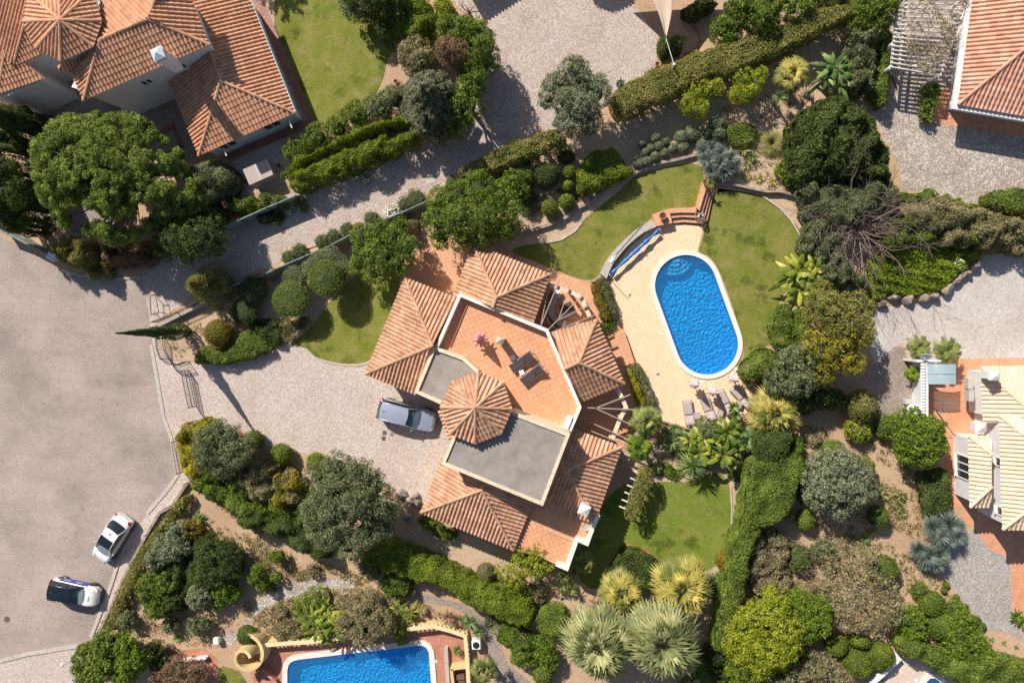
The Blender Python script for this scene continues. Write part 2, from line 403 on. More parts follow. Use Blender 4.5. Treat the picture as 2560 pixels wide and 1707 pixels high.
def blades(name, root, bl, mats, parent=None, label=None, cat=None, group=None):
    """bl: list of (base, dir(3), length, width, droop, rnd, m) blades of 3 segments"""
    V = []; Fs = []; M = []; Rn = []
    for b, d, L, wd, dr, rn, m in bl:
        b = np.array(b, float); d = np.array(d, float); d /= np.linalg.norm(d)
        s = np.cross(d, [0, 0, 1]); s = s/np.linalg.norm(s) if np.linalg.norm(s) > .05 else np.array([1., 0, 0])
        o = len(V); K = 3
        for i in range(K+1):
            t = i/K; p = b+d*L*t-np.array([0, 0, 1])*dr*L*t*t; ww = wd*(.6+.8*t if t < .5 else 2.0*(1-t))*.5*1.0
            ww = max(ww, .004)
            V += [p-s*ww, p+s*ww]
        for i in range(K): Fs.append((o+2*i, o+2*i+1, o+2*i+3, o+2*i+2)); M.append(m); Rn.append(rn)
    return np.array(V), np.array(Fs), np.array(M), np.array(Rn)
# ---------------------------------------------------------------- material set
M = {}
M['soil'] = ground_mat('dry_soil', [(.34, .21, .125), (.47, .31, .195), (.58, .41, .26)], [(.28, .17, .10), (.62, .44, .29)], .16, 6, mixf=.5, spots=(2.6, .56, .70, (.17, .13, .07)))
M['gravel'] = cobble_mat('sandy_gravel', [(.56, .39, .25), (.70, .51, .34), (.80, .63, .46)], (.30, .20, .13), 16, (.80, .76, .72), .09, .02, .7)
M['gravel_white'] = cobble_mat('white_gravel', [(.50, .44, .40), (.62, .56, .52), (.72, .67, .63)], (.34, .29, .26), 12, (.82, .78, .76), .07, .015, .6)
M['gravel_grey'] = cobble_mat('grey_gravel', [(.34, .30, .275), (.50, .45, .42), (.70, .65, .61)], (.18, .15, .135), 13, (.85, .84, .83), .09, .02, .7)
M['gravel_brown'] = cobble_mat('brown_gravel', [(.30, .24, .20), (.42, .35, .30), (.54, .46, .40)], (.16, .12, .10), 13, (.8, .76, .72), .09, .02, .7)
M['cobble'] = cobble_mat('limestone_setts', [(.46, .36, .31), (.60, .49, .43), (.73, .62, .55)], (.29, .215, .175), 10.5, (.82, .79, .77), .06, .02, .8)
M['cobble_new'] = cobble_mat('pale_limestone_setts', [(.50, .40, .35), (.64, .53, .47), (.75, .65, .585)], (.33, .25, .21), 10.5, (.86, .83, .81), .055, .02, .8)
M['cobble_old'] = cobble_mat('weathered_setts', [(.36, .30, .26), (.54, .47, .42), (.74, .66, .59)], (.24, .20, .17), 7.5, (.72, .66, .60), .07, .02, .9)
def road_material():
    m, ns, ls, bs = nodes('worn_asphalt'); p = pos(ns)
    n0 = noise(ns, ls, p, .16, 6, .62); r0 = ramp(ns, [(.28, .225, .20), (.375, .30, .265), (.45, .36, .315)], [.33, .5, .67]); ls.new(n0.outputs[0], r0.inputs[0])
    mp = ns.new('ShaderNodeMapping'); mp.inputs['Rotation'].default_value = (0, 0, rad(32)); mp.inputs['Scale'].default_value = (.22, 1.1, 1); ls.new(p, mp.inputs[0])
    n1 = noise(ns, ls, mp.outputs[0], .7, 6, .7); r1 = ramp(ns, [(.88, .87, .87), (1, 1, 1), (1.08, 1.06, 1.04)], [.3, .52, .72]); ls.new(n1.outputs[0], r1.inputs[0])
    c = mixc(ns, ls, 1.0, r0.outputs[0], r1.outputs[0], 'MULTIPLY')
    n2 = noise(ns, ls, p, 9, 5, .85); r2 = ramp(ns, [(.50, .49, .49), (1, 1, 1), (1.25, 1.24, 1.22)], [.36, .5, .66]); ls.new(n2.outputs[0], r2.inputs[0])
    c = mixc(ns, ls, 1.0, c, r2.outputs[0], 'MULTIPLY')
    n3 = noise(ns, ls, p, 1.6, 8, .82); r3 = ramp(ns, [(0, 0, 0), (.7, .7, .7)], [.54, .70]); ls.new(n3.outputs[0], r3.inputs[0])
    c = mixc(ns, ls, r3.outputs[0], c, (.14, .11, .10))
    v = ns.new('ShaderNodeTexVoronoi'); v.feature = 'DISTANCE_TO_EDGE'; v.inputs['Scale'].default_value = .11
    dn = mixc(ns, ls, .3, p, n3.outputs['Color']); ls.new(dn, v.inputs['Vector']); rv = ramp(ns, [(.12,)*3, (0, 0, 0)], [.0, .003]); ls.new(v.outputs[0], rv.inputs[0])
    c = mixc(ns, ls, rv.outputs[0], c, (.18, .14, .125))
    ls.new(c, bs.inputs['Base Color']); bs.inputs['Roughness'].default_value = .92
    bump(ns, ls, n2.outputs[0], .012, .8, bs); return m
M['road'] = road_material()
def grass_mat(name, cols, dry, dryamt=(.5, .72), scale=.22):
    m, ns, ls, bs = nodes(name); p = pos(ns)
    n1 = noise(ns, ls, p, scale, 5, .6); r1 = ramp(ns, cols, [.3, .5, .7]); ls.new(n1.outputs[0], r1.inputs[0])
    n2 = noise(ns, ls, p, .75, 8, .78); r2 = ramp(ns, [(0, 0, 0), (.85,)*3], dryamt); ls.new(n2.outputs[0], r2.inputs[0])
    c = mixc(ns, ls, r2.outputs[0], r1.outputs[0], dry)
    n5 = noise(ns, ls, p, .55, 4, .6); r5 = ramp(ns, [(.85,)*3, (0, 0, 0)], [.34, .44]); ls.new(n5.outputs[0], r5.inputs[0]); c = mixc(ns, ls, r5.outputs[0], c, tuple(x*.62 for x in cols[0]))
    n6 = noise(ns, ls, p, .33, 7, .8); r6 = ramp(ns, [(0, 0, 0), (.8,)*3], [.60, .70]); ls.new(n6.outputs[0], r6.inputs[0]); c = mixc(ns, ls, r6.outputs[0], c, (.36, .28, .14))
    n3 = noise(ns, ls, p, 10, 5, .85); r3 = ramp(ns, [(.42, .5, .4), (1, 1, 1), (1.35, 1.25, 1.15)], [.34, .5, .68]); ls.new(n3.outputs[0], r3.inputs[0])
    c = mixc(ns, ls, 1.0, c, r3.outputs[0], 'MULTIPLY')
    ls.new(c, bs.inputs['Base Color']); bs.inputs['Roughness'].default_value = .9; bs.inputs['Specular IOR Level'].default_value = .15
    bump(ns, ls, n3.outputs[0], .05, .9, bs); return m
M['grass'] = grass_mat('lawn_green_and_dry', [(.12, .15, .02), (.17, .19, .03), (.22, .22, .05)], (.31, .25, .105), (.45, .70))
M['grass_front'] = grass_mat('lawn_front', [(.12, .155, .018), (.18, .20, .028), (.23, .225, .05)], (.32, .26, .11), (.45, .68))
M['grass_lush'] = grass_mat('lawn_lush', [(.115, .165, .018), (.165, .21, .028), (.215, .235, .045)], (.28, .245, .085), (.46, .74))
M['terracotta'] = tile_mat('terracotta_floor', (.66, .32, .17, 1), (.72, .36, .20, 1), (.46, .21, .11, 1), .36, -22.5, jw=.014, stain=(.86, .82, .78))
M['terracotta_pale'] = tile_mat('terracotta_patio', (.66, .34, .19, 1), (.72, .38, .22, 1), (.50, .25, .15, 1), .30, -25, jw=.012)
M['terracotta_brick'] = tile_mat('terracotta_paving', (.66, .31, .17, 1), (.72, .36, .21, 1), (.48, .21, .12, 1), .17, 4, jw=.01, offs=.5, aspect=1.6)
M['terracotta_red'] = tile_mat('red_floor_tile', (.48, .20, .13, 1), (.55, .25, .16, 1), (.38, .17, .11, 1), .34, 6, jw=.014)
M['deck'] = tile_mat('cream_deck_tile', (.81, .57, .36, 1), (.86, .62, .41, 1), (.68, .46, .29, 1), .33, 20, jw=.014, stain=(.93, .9, .86))
M['deck_pink'] = tile_mat('pale_pink_deck', (.66, .52, .44, 1), (.72, .57, .48, 1), (.55, .42, .35, 1), .4, 30)
M['house_paving'] = tile_mat('grey_beige_paving', (.30, .25, .21, 1), (.36, .30, .25, 1), (.22, .18, .15, 1), .33, -22, jw=.012)
M['border_red'] = tile_mat('red_border_tile', (.28, .12, .085, 1), (.34, .15, .10, 1), (.18, .08, .06, 1), .33, 23, jw=.012)
M['roofing_felt'] = tile_mat('grey_flat_roof', (.30, .26, .232, 1), (.32, .28, .25, 1), (.265, .228, .20, 1), 1.0, -22.5, jw=.012, rough=.8, stain=(.70, .69, .69), aspect=1.0)
M['white_wall'] = plain('white_render', (.72, .70, .70), .85, var=.05, scale=1.5)
M['cream_wall'] = plain('cream_render', (.70, .58, .42), .85, var=.16, scale=3, bumpd=.01)
M['white_cap'] = plain('white_painted_cap', (.78, .73, .66), .75, var=.1, scale=5)
M['yellow_wall'] = plain('yellow_render', (.62, .46, .22), .85, var=.08, scale=2)
M['concrete'] = plain('concrete', (.46, .41, .36), .9, var=.15, scale=5, bumpd=.01)
M['stone'] = plain('field_stone', (.33, .26, .215), .9, var=.35, scale=3, bumpd=.05)
M['kerb'] = plain('kerb_stone', (.50, .44, .38), .9, var=.2, scale=6)
M['coping'] = plain('pool_coping', (.76, .66, .60), .7, var=.07, scale=4)
M['metal_dark'] = plain('dark_metal', (.045, .035, .032), .5, .3, var=0)
M['metal_green'] = plain('green_netting', (.22, .27, .25), .8, 0, var=.2, scale=3)
M['metal_light'] = plain('light_metal', (.55, .55, .55), .35, .8, var=0)
M['timber_grey'] = plain('weathered_timber', (.36, .28, .24), .85, var=.2, scale=8)
M['timber_pale'] = plain('pale_timber', (.66, .60, .53), .8, var=.15, scale=6)
M['wood_dark'] = plain('brown_timber', (.16, .085, .05), .8, var=.2, scale=6)
M['bark'] = plain('bark', (.16, .11, .08), .95, var=.35, scale=9, bumpd=.03)
M['bark_pale'] = plain('pale_bark', (.30, .23, .19), .95, var=.3, scale=9)
M['twig'] = plain('bare_twigs', (.25, .18, .15), .95, var=.25, scale=4)
M['plastic_white'] = plain('white_plastic', (.80, .80, .79), .4, var=0)
M['plastic_grey'] = plain('grey_plastic', (.50, .48, .45), .5, var=.05)
M['cover_blue'] = plain('blue_pool_cover', (.01, .16, .50), .45, var=.2, scale=5)
M['fabric_taupe'] = plain('taupe_sling', (.44, .35, .33), .8, var=.06, scale=8)
M['fabric_dark'] = plain('dark_sling', (.055, .04, .045), .7, var=.08, scale=8)
M['fabric_pink'] = plain('pale_pink_canvas', (.74, .52, .50), .85, var=.12, scale=9)
M['fabric_magenta'] = plain('faded_magenta_canvas', (.62, .27, .33), .85, var=.25, scale=9)
M['cushion'] = plain('lilac_grey_cushion', (.42, .33, .34), .9, var=.06, scale=6)
M['cushion_white'] = plain('white_cushion', (.74, .68, .70), .9, var=.04)
M['wicker'] = plain('brown_wicker', (.12, .06, .035), .8, var=.3, scale=20, bumpd=.01)
M['sail'] = plain('sand_shade_cloth', (.62, .46, .35), .85, var=.05, scale=2)
M['clay'] = plain('terracotta_pot', (.45, .17, .08), .8, var=.15, scale=8)
M['mulch'] = plain('potting_soil', (.08, .05, .035), .95, var=.3, scale=12)
M['petal_white'] = plain('white_petals', (.80, .80, .78), .7, var=0)
M['petal_red'] = plain('red_petals', (.42, .03, .04), .7, var=.1)
M['petal_pink'] = plain('pink_petals', (.60, .12, .30), .7, var=.1)
M['shadow_core'] = plain('twig_shade_interior', (.045, .058, .016), 1.0, var=.3, scale=3)  # solid crown filler: twig and leaf tone, with inner shade put into the colour
M['shadow_brown'] = plain('wood_shade_interior', (.07, .055, .035), .95, var=.3, scale=3)  # brown filler for scrub: wood colour darkened to stand for the shade inside
M['blue_paint'] = plain('blue_glaze', (.02, .10, .38), .3, var=.1)
M['pool_tile'] = tile_mat('pool_floor_mosaic', (.02, .50, .98, 1), (.03, .54, .98, 1), (.02, .42, .93, 1), .1, 20, rough=.5, jw=.004, stain=(.93, .95, .98))
M['pool_step'] = tile_mat('pool_step_mosaic', (.62, .85, .98, 1), (.66, .88, .99, 1), (.2, .5, .85, 1), .1, 20, rough=.5, jw=.004)
def water_material():
    m, ns, ls, bs = nodes('pool_water'); ns.remove(bs); p = pos(ns)
    n0 = noise(ns, ls, p, 1.1, 3, .6); wp = mixc(ns, ls, .3, p, n0.outputs['Color'])
    v = ns.new('ShaderNodeTexVoronoi'); v.feature = 'SMOOTH_F1'; v.inputs['Scale'].default_value = 7.0; v.inputs['Smoothness'].default_value = .35; ls.new(wp, v.inputs['Vector'])
    n2 = noise(ns, ls, wp, 7, 3, .6)
    ad = ns.new('ShaderNodeMath'); ls.new(v.outputs[0], ad.inputs[0]); ls.new(n2.outputs[0], ad.inputs[1])
    b = ns.new('ShaderNodeBump'); b.inputs['Distance'].default_value = .04; b.inputs['Strength'].default_value = 1; ls.new(ad.outputs[0], b.inputs['Height'])
    tr = ns.new('ShaderNodeBsdfTransparent'); tr.inputs[0].default_value = (.50, .90, 1.0, 1)
    df = ns.new('ShaderNodeBsdfDiffuse'); df.inputs[0].default_value = (.10, .62, 1.0, 1); ls.new(b.outputs[0], df.inputs['Normal'])
    gl = ns.new('ShaderNodeBsdfGlossy'); gl.inputs['Roughness'].default_value = .12; ls.new(b.outputs[0], gl.inputs['Normal'])
    fr = ns.new('ShaderNodeFresnel'); fr.inputs[0].default_value = 1.33; ls.new(b.outputs[0], fr.inputs['Normal'])
    m1 = ns.new('ShaderNodeMixShader'); m1.inputs[0].default_value = .14; ls.new(tr.outputs[0], m1.inputs[1]); ls.new(df.outputs[0], m1.inputs[2])
    m2 = ns.new('ShaderNodeMixShader'); ls.new(fr.outputs[0], m2.inputs[0]); ls.new(m1.outputs[0], m2.inputs[1]); ls.new(gl.outputs[0], m2.inputs[2])
    ls.new(m2.outputs[0], ns['Material Output'].inputs[0]); return m
M['water'] = water_material()
def glassy(name, col, mix=.45, rough=.05):
    m, ns, ls, bs = nodes(name); bs.inputs['Base Color'].default_value = col; bs.inputs['Roughness'].default_value = rough
    tr = ns.new('ShaderNodeBsdfTransparent'); tr.inputs[0].default_value = (.85, .92, .95, 1)
    mx = ns.new('ShaderNodeMixShader'); mx.inputs[0].default_value = mix; ls.new(bs.outputs[0], mx.inputs[1]); ls.new(tr.outputs[0], mx.inputs[2]); ls.new(mx.outputs[0], ns['Material Output'].inputs[0]); return m
M['awning_glass'] = glassy('frosted_awning', (.42, .58, .62, 1), .25, .25)
M['window_glass'] = plain('window_glass', (.03, .04, .055), .06, var=0)
M['roof'] = roofmat('weathered_barrel_tile', [(.51, .265, .15), (.60, .32, .19), (.66, .37, .23), (.71, .43, .285), (.57, .295, .17)])
M['roof_red'] = roofmat('orange_barrel_tile', [(.56, .27, .15), (.64, .32, .18), (.70, .37, .215), (.70, .40, .25), (.60, .29, .16)], (.24, .16, .10), .55, .35)
M['roof_pink'] = roofmat('rosy_barrel_tile', [(.56, .26, .17), (.66, .34, .23), (.72, .43, .31), (.62, .30, .20)], (.2, .15, .11), .5, .35)
M['roof_pale'] = roofmat('pale_barrel_tile', [(.73, .51, .35), (.77, .55, .39), (.80, .59, .43), (.82, .63, .48)], (.5, .38, .28), .3, .15)
# foliage
def LM(k, d, m_, l, **kw): M[k] = leafmat('foliage_'+k, d, m_, l, **kw)
LM('pine', (.042, .062, .012), (.10, .135, .023), (.19, .23, .04))
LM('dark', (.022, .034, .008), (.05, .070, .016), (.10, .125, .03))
LM('citrus', (.035, .06, .008), (.085, .125, .016), (.18, .23, .035))
LM('bright', (.075, .13, .012), (.14, .21, .020), (.24, .31, .035))
LM('lime', (.16, .20, .015), (.28, .32, .025), (.42, .42, .04))
LM('olive', (.075, .085, .045), (.145, .158, .095), (.25, .265, .17), rough=.6)
LM('greygreen', (.05, .065, .03), (.11, .125, .06), (.20, .215, .11))
LM('santolina', (.15, .18, .10), (.27, .30, .185), (.40, .42, .29))
LM('hedge', (.04, .062, .010), (.09, .125, .018), (.16, .20, .032))
LM('hedge_brown', (.08, .085, .016), (.15, .145, .032), (.25, .20, .08))
LM('hedge_bright', (.09, .13, .010), (.17, .22, .018), (.27, .32, .03))
LM('scrub', (.09, .08, .04), (.18, .155, .08), (.30, .26, .15))
LM('yellow', (.17, .16, .014), (.38, .34, .025), (.60, .48, .04))
LM('orangebrown', (.11, .085, .012), (.22, .16, .02), (.33, .24, .03))
LM('palm', (.07, .095, .02), (.19, .22, .06), (.42, .42, .16), rough=.45)
LM('palm_grey', (.10, .115, .04), (.26, .275, .115), (.52, .50, .25), rough=.5)
LM('palm_yellow', (.13, .15, .03), (.34, .32, .08), (.66, .50, .13), rough=.45)
LM('banana', (.08, .12, .02), (.20, .26, .04), (.50, .46, .07), rough=.35)
LM('dracaena', (.04, .07, .02), (.09, .14, .04), (.2, .26, .09), rough=.4)
LM('blue', (.10, .135, .12), (.19, .235, .21), (.34, .39, .35), rough=.45)
LM('tussock', (.20, .19, .06), (.36, .33, .12), (.52, .47, .22))
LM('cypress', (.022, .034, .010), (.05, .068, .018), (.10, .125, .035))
LM('cedar', (.06, .065, .035), (.12, .125, .07), (.20, .20, .12))
LM('goldgreen', (.08, .09, .014), (.17, .15, .022), (.36, .27, .03))
LM('ivy', (.10, .15, .010), (.21, .29, .016), (.38, .44, .05))
LM('rust', (.10, .06, .035), (.18, .11, .07), (.26, .17, .10))

# ---------------------------------------------------------------- pools (holes in the ground)
def capsule(a, b, r, n=20):
    a = Vector(a); b = Vector(b); d = (b-a).normalized(); t0 = math.atan2(d.y, d.x); out = []
    for i in range(n+1):
        t = t0-math.pi/2+math.pi*i/n; out.append((b.x+r*math.cos(t), b.y+r*math.sin(t)))
    for i in range(n+1):
        t = t0+math.pi/2+math.pi*i/n; out.append((a.x+r*math.cos(t), a.y+r*math.sin(t)))
    return out
pa = W(1714, 713, .1); pb = W(1768, 861, .1)
SC = (pb-pa).length/math.hypot(54, 148)
PR = 76*SC
pool_water = capsule(pa, pb, PR); pool_out = capsule(pa, pb, PR+.33)
pool2_raw = P2('13:345,1700 345,1480 352,1440 370,1415 400,1400 440,1392 1300,1292 1345,1292 1372,1310 1388,1345 1405,1568 1412,1720', .1)
pool2 = pool2_raw; 
pool3 = P2('33:1590,1620 1640,1550 1665,1530 1700,1530 1740,1560 1800,1640', .1)
def ring_offset(p, d): return offset(p, -d)
holes = [pool_water, pool2, pool3]
big = [(-150, -120), (150, -120), (150, 120), (-150, 120)]
sheet('ground', big, 0, M['soil'], holes)
def pool(name, label, outline, depth, cop, step=None, zt=.10):
    th = thing(name, label, 'swimming pool', (0, 0, 0))
    if area2(outline) < 0: outline = outline[::-1]
    n = len(outline); mb = MB()
    top = [(x, y, zt-.01) for x, y in outline]; bot = [(x, y, -depth) for x, y in outline]
    mb.add(top+bot, [((i+1) % n, (i+1) % n+n, i+n, i) for i in range(n)])
    tt = tessellate_polygon([[Vector((x, y, 0)) for x, y in outline]])
    mb.add(bot, [t if area2([outline[i] for i in t]) > 0 else t[::-1] for t in tt])
    mb.build('basin', M['pool_tile'], th)
    ow = cop; out = ring_offset(outline, ow)
    mc = MB(); v = []; 
    inn = ring_offset(outline, -.02)
    for (x, y), (X, Y) in zip(inn, out): v += [(x, y, zt-.06), (x, y, zt), (X, Y, zt), (X, Y, 0.0)]
    f = []
    for i in range(n):
        j = (i+1) % n
        for k in range(3): f.append((i*4+k, j*4+k, j*4+k+1, i*4+k+1)[::-1])
    mc.add(v, f); mc.build('coping', M['coping'], th)
    tag(sheet('water', outline, zt-.10, M['water']), kind='structure')
    return th, out
p1, _ = pool('swimming_pool', 'oval blue swimming pool with pale coping in the middle garden', pool_water, .95, .33)
p2, pool2_cop = pool('swimming_pool', 'squared blue swimming pool beside the yellow wall at the bottom edge', pool2, .95, .42)
p3, _ = pool('swimming_pool', 'sliver of a blue pool cut off at the bottom right edge', pool3, 1.4, .35)
# roman steps of the oval pool
dax = (pb-pa).normalized()
sc0 = W(1687, 640, 0)
ms = MB()
for i, rr in enumerate((1.5, 1.18, .86, .54)):
    arc = []
    for j in range(15):
        t = math.radians(-124+j*104/14)
        arc.append((sc0.x+rr*math.cos(t), sc0.y+rr*math.sin(t)))
    base = [(sc0.x+.02*i, sc0.y)]
    q = arc+base
    ms.prism(q, -.94, -.46+i*.11, 1)
    q2 = [((x-sc0.x)*(rr-.10)/rr+sc0.x, (y-sc0.y)*(rr-.10)/rr+sc0.y) for x, y in arc[1:-1]]; k2 = max(.05, (rr-.27))/(rr-.10)
    ms.prism(q2+[((x-sc0.x)*k2+sc0.x, (y-sc0.y)*k2+sc0.y) for x, y in q2[::-1]], -.9, -.45+i*.11, 0)
ms.build('entry_steps', [M['pool_step'], M['pool_tile']], p1)

# ---------------------------------------------------------------- ground sheets
L = .004
sheet('road', P2('01:-600,560 0,560 250,690 430,800 600,850 850,872 1040,865 1080,1100 1110,1300 1150,1560 02:1200,700 1260,870 1290,1030 1310,1130 1240,1230 1080,1420 03:1000,430 870,680 800,900 740,1050 670,1230 640,1280 500,1300 200,1350 0,1400 -600,1480'), 1*L, M['road'])
sheet('lane', P2('01:1040,865 1240,700 1500,600 1640,480 1800,400 2000,300 2349,150 10:480,1380 1180,1150 1500,950 1700,650 1740,200 1500,-60 20:200,-200 900,-200 1050,-60 1200,130 1310,270 1290,400 1310,500 1060,640 930,740 560,1010 300,1120 10:1640,1290 1620,1320 1500,1370 1380,1430 11:1380,232 1040,420 900,480 600,620 240,770 0,860 01:1700,905 1480,955 1350,1055 1120,1200 1090,1100'), 2*L, M['cobble'])
sheet('driveway', P2('01:1095,1150 1130,1190 1180,1190 1150,1300 1250,1470 1500,1500 11:-200,1400 300,1330 490,1385 560,1450 700,1492 860,1502 960,1470 12:1200,300 1600,700 1600,1100 1340,1350 1230,1290 1100,1240 900,1050 640,1010 520,990 390,955 200,925 120,840 0,800 02:1600,800 1440,790 1290,850 1300,1100 1310,1130 1290,1030 1260,870 1200,700 1150,400'), 3*L, M['cobble_new'])
sheet('pavement', P2('03:1310,40 1240,130 1080,330 1000,430 870,680 800,900 740,1050 670,1230 640,1285 500,1305 200,1355 0,1405 -500,1480 -500,1900 620,1900 700,1340 700,1290 760,1200 830,1080 920,880 960,760 1040,620 1170,430 1270,270 1400,80 1360,20'), 3*L, M['cobble_new'])
def kerb(pts, label, wd=.16, h=.11):
    mb = MB(); p = R(pts)
    for a, b in zip(p[:-1], p[1:]):
        d = b-a; n = max(1, int(d.length/.9))
        for i in range(n):
            c = a+d*((i+.5)/n); mb.box((c.x, c.y, h/2), (d.length/n-.015, wd, h), math.atan2(d.y, d.x))
    o = mb.build('kerb', M['kerb']); return tag(o, label, 'kerb')
kerb('02:1110,180 1150,400 1200,700 1260,870 1290,1030 1310,1130 1240,1230 1080,1420', 'low pale stone kerb between the asphalt and the driveway apron', .3, .06)
kerb('03:1000,430 870,680 800,900 740,1050 670,1230', 'pale stone kerb running past the two cars by the roadside hedge', .3, .09)
kerb('03:640,1285 500,1305 200,1355 0,1405', 'pale stone kerb crossing the bottom left corner', .3, .09)
kerb('01:430,800 600,850 850,872 1035,862', 'shaded kerb below the olive green corner hedge', .16, .08)
g1 = sheet('lawn', P2('10:80,-200 540,930 660,960 960,760 1010,680 1060,560 1080,440 1130,380 1250,300 1500,-200'), 1*L, M['grass_front'], smooth=2)
sheet('lawn', P2('11:860,850 760,920 700,970 640,1050 600,1130 510,1235 420,1320 350,1350 430,1385 470,1390 560,1450 700,1490 860,1500 980,1470 1300,800 1100,760 900,780'), 1*L, M['grass_front'], smooth=2)
sheet('lawn', P2('21:480,600 600,578 700,518 760,440 880,340 1010,240 1130,120 1280,70 1540,20 1625,25 1645,90 1640,160 1600,320 1580,350 1380,350 1290,400 1200,480 1000,640 920,740 880,850 780,900 400,745 230,680 250,640'), 1*L, M['grass'], smooth=2)
sheet('lawn', P2('21:1640,560 1720,205 1850,225 2030,250 2200,335 2349,520 31:650,440 720,570 748,690 700,800 640,930 580,990 540,1080 515,1180 510,1320 430,1400 330,1470 270,1500 21:2050,1480 1935,1500 1935,1330 1790,880 1690,700 1595,690'), 2*L, M['grass'], smooth=1)
sheet('lawn', P2('23:1270,100 1500,70 1700,20 1790,40 1835,120 1850,300 1845,480 1800,640 1740,700 1640,765 1500,800 1300,760 1100,800 850,900 700,800 750,500 1000,100'), 1*L, M['grass_lush'], smooth=1)
sheet('lawn', P2('03:1500,1500 1640,1440 1760,1480 1900,1700 1500,1800'), 1*L, M['grass'])
gb = sheet('gravel', P2('20:650,1040 1550,640 2000,440 2349,300 30:560,380 1110,110 1200,650 900,700 760,780 680,1000 660,1200 700,1400 780,1500 31:790,400 760,500 748,700 700,560 620,420 560,340 440,265 200,230 60,240 60,140 20:1640,1300 1640,1230 1540,1190 1280,1240 1150,1290 21:1130,120 1010,240 880,340 760,440 700,520 600,580 480,605 240,640 200,560 300,300 250,100 20:200,1400 0,1300'), 2*L, M['gravel'])
sheet('gravel', P2('23:1790,30 1850,60 1960,80 1950,300 1900,480 1880,560 1840,680 1820,800 1740,850 1600,800 1640,762 1740,700 1800,640 1845,480 1850,300 1835,120'), 2*L, M['gravel'])
sheet('gravel', P2('22:1250,880 1500,800 1900,900 1950,1150 1700,1120 1500,1190 1290,1180 1180,1080 1100,1060 1000,1000'), 2*L, M['gravel'])
sheet('gravel', P2('13:1200,480 1400,370 1500,500 1600,450 2000,620 1960,700 2100,800 2349,1000 2300,1100 2000,960 1700,860 1400,690 1200,600'), 2*L, M['gravel'])
sheet('gravel', P2('23:560,950 760,920 800,990 900,1000 800,1300 560,1300 480,1100'), 2*L, M['gravel'])
sheet('gravel', P2('01:1240,1300 1400,1260 1480,1180 1900,900 2060,820 11:300,750 500,650 780,560 840,760 700,1000 500,1200 380,1350 0,1400 01:1500,1480 1250,1460 1180,1380 1150,1290'), 2*L, M['gravel'])
sheet('path', P2('03:2349,790 2200,820 2060,870 1930,930 1870,980 1830,1080 1750,1170 1640,1200 1600,1280 1700,1290 1780,1200 1830,1110 1900,1050 2060,960 2349,890 13:640,880 800,880 860,850 800,800 600,800'), 3*L, M['cobble_old'])
sheet('path', P2('13:1180,960 1340,970 1560,1010 1700,1080 1790,1200 1830,1400 2000,1700 2300,1700 1960,1420 1900,1250 1800,1080 1640,990 1500,950 1300,900'), 3*L, M['gravel_brown'])
sheet('courtyard', P2('30:1250,880 1270,200 1420,0 1440,-200 2600,-200 2600,1600 1940,1520 1720,1430 1460,1400 1430,1200'), 1*L, M['cobble_old'])
sheet('yard', P2('31:1100,1180 1300,1090 1500,1050 1700,1010 1900,880 2060,700 2349,660 2700,700 2700,1480 1520,1480 1450,1340 1260,1500 1180,1300'), 2*L, M['gravel_white'])
sheet('yard', P2('32:1270,300 1440,160 1500,300 1540,560 1560,640 1440,680 1440,740 1280,720 1220,560 1180,400'), 3*L, M['gravel_brown'], smooth=1)
sheet('path', P2('33:1750,760 1800,560 1900,480 1990,450 2060,560 2230,640 2250,720 2258,1030 2349,1260 2600,1400 2600,1500 2349,1270 2220,1190 2060,1170 1980,1080'), 3*L, M['gravel_grey'])
sheet('pavement', P2('30:1680,900 1700,700 1840,600 1960,-200 2600,-200 2600,1080 2349,1010'), 3*L, M['terracotta_brick'])
sheet('pavement', P2('32:1530,290 2700,270 2700,2200 33:2258,1030 2250,720 2220,640 2100,590 1990,420 1900,390 1900,285 1805,278 1780,0 32:1780,880 1650,700 1530,700'), 4*L, M['terracotta_brick'])
sheet('pool_deck', P2('21:1290,470 1420,470 1640,490 1590,690 1500,900 22:1300,-200 1600,300 1890,330 1915,400 1975,500 2045,590 1950,690 1750,790 1560,810 1330,735 1300,700 1150,320 21:1150,1480 1040,1200 945,890 960,830 1100,640'), 2*L, M['deck'], holes=[])if False else None
# pool deck = area left of and below the oval pool, cut along the coping
def deck_poly():
    left = P2('21:1290,470 1420,470 1640,490 1597,672')
    mid = capsule(pa, pb, PR+.16)           # runs b-side then a-side
    mid = mid if area2(mid) > 0 else mid[::-1]
    s = Vector(W(1200+1597/Z, 400+685/Z)); e = Vector(W(1200+1900/Z, 800+330/Z))
    i0 = min(range(len(mid)), key=lambda i: (Vector(mid[i])-s.xy).length); i1 = min(range(len(mid)), key=lambda i: (Vector(mid[i])-e.xy).length)
    seq = []; i = i0
    while i != i1: seq.append(mid[i]); i = (i+1) % len(mid)
    seq.append(mid[i1])
    low = P2('22:1915,400 1975,500 2045,590 1950,690 1750,790 1560,810 1330,735 1300,700 1150,300 21:1040,1200 945,890 960,830 1100,640')
    return left+seq+low
sheet('pool_deck', deck_poly(), 3*L, M['deck'])
sheet('terrace', P2('11:1180,850 1290,690 1400,585 1720,600 1850,640 21:120,640 380,740 510,800 805,908 850,1080 900,1180 960,1170 1045,1205 1150,1480 22:1150,310 1100,330 1060,400 1100,470 1130,620 1110,800 1040,960 900,1000 500,700 12:2000,800 1600,600 1400,500 1100,200'), 4*L, M['terracotta_pale'])
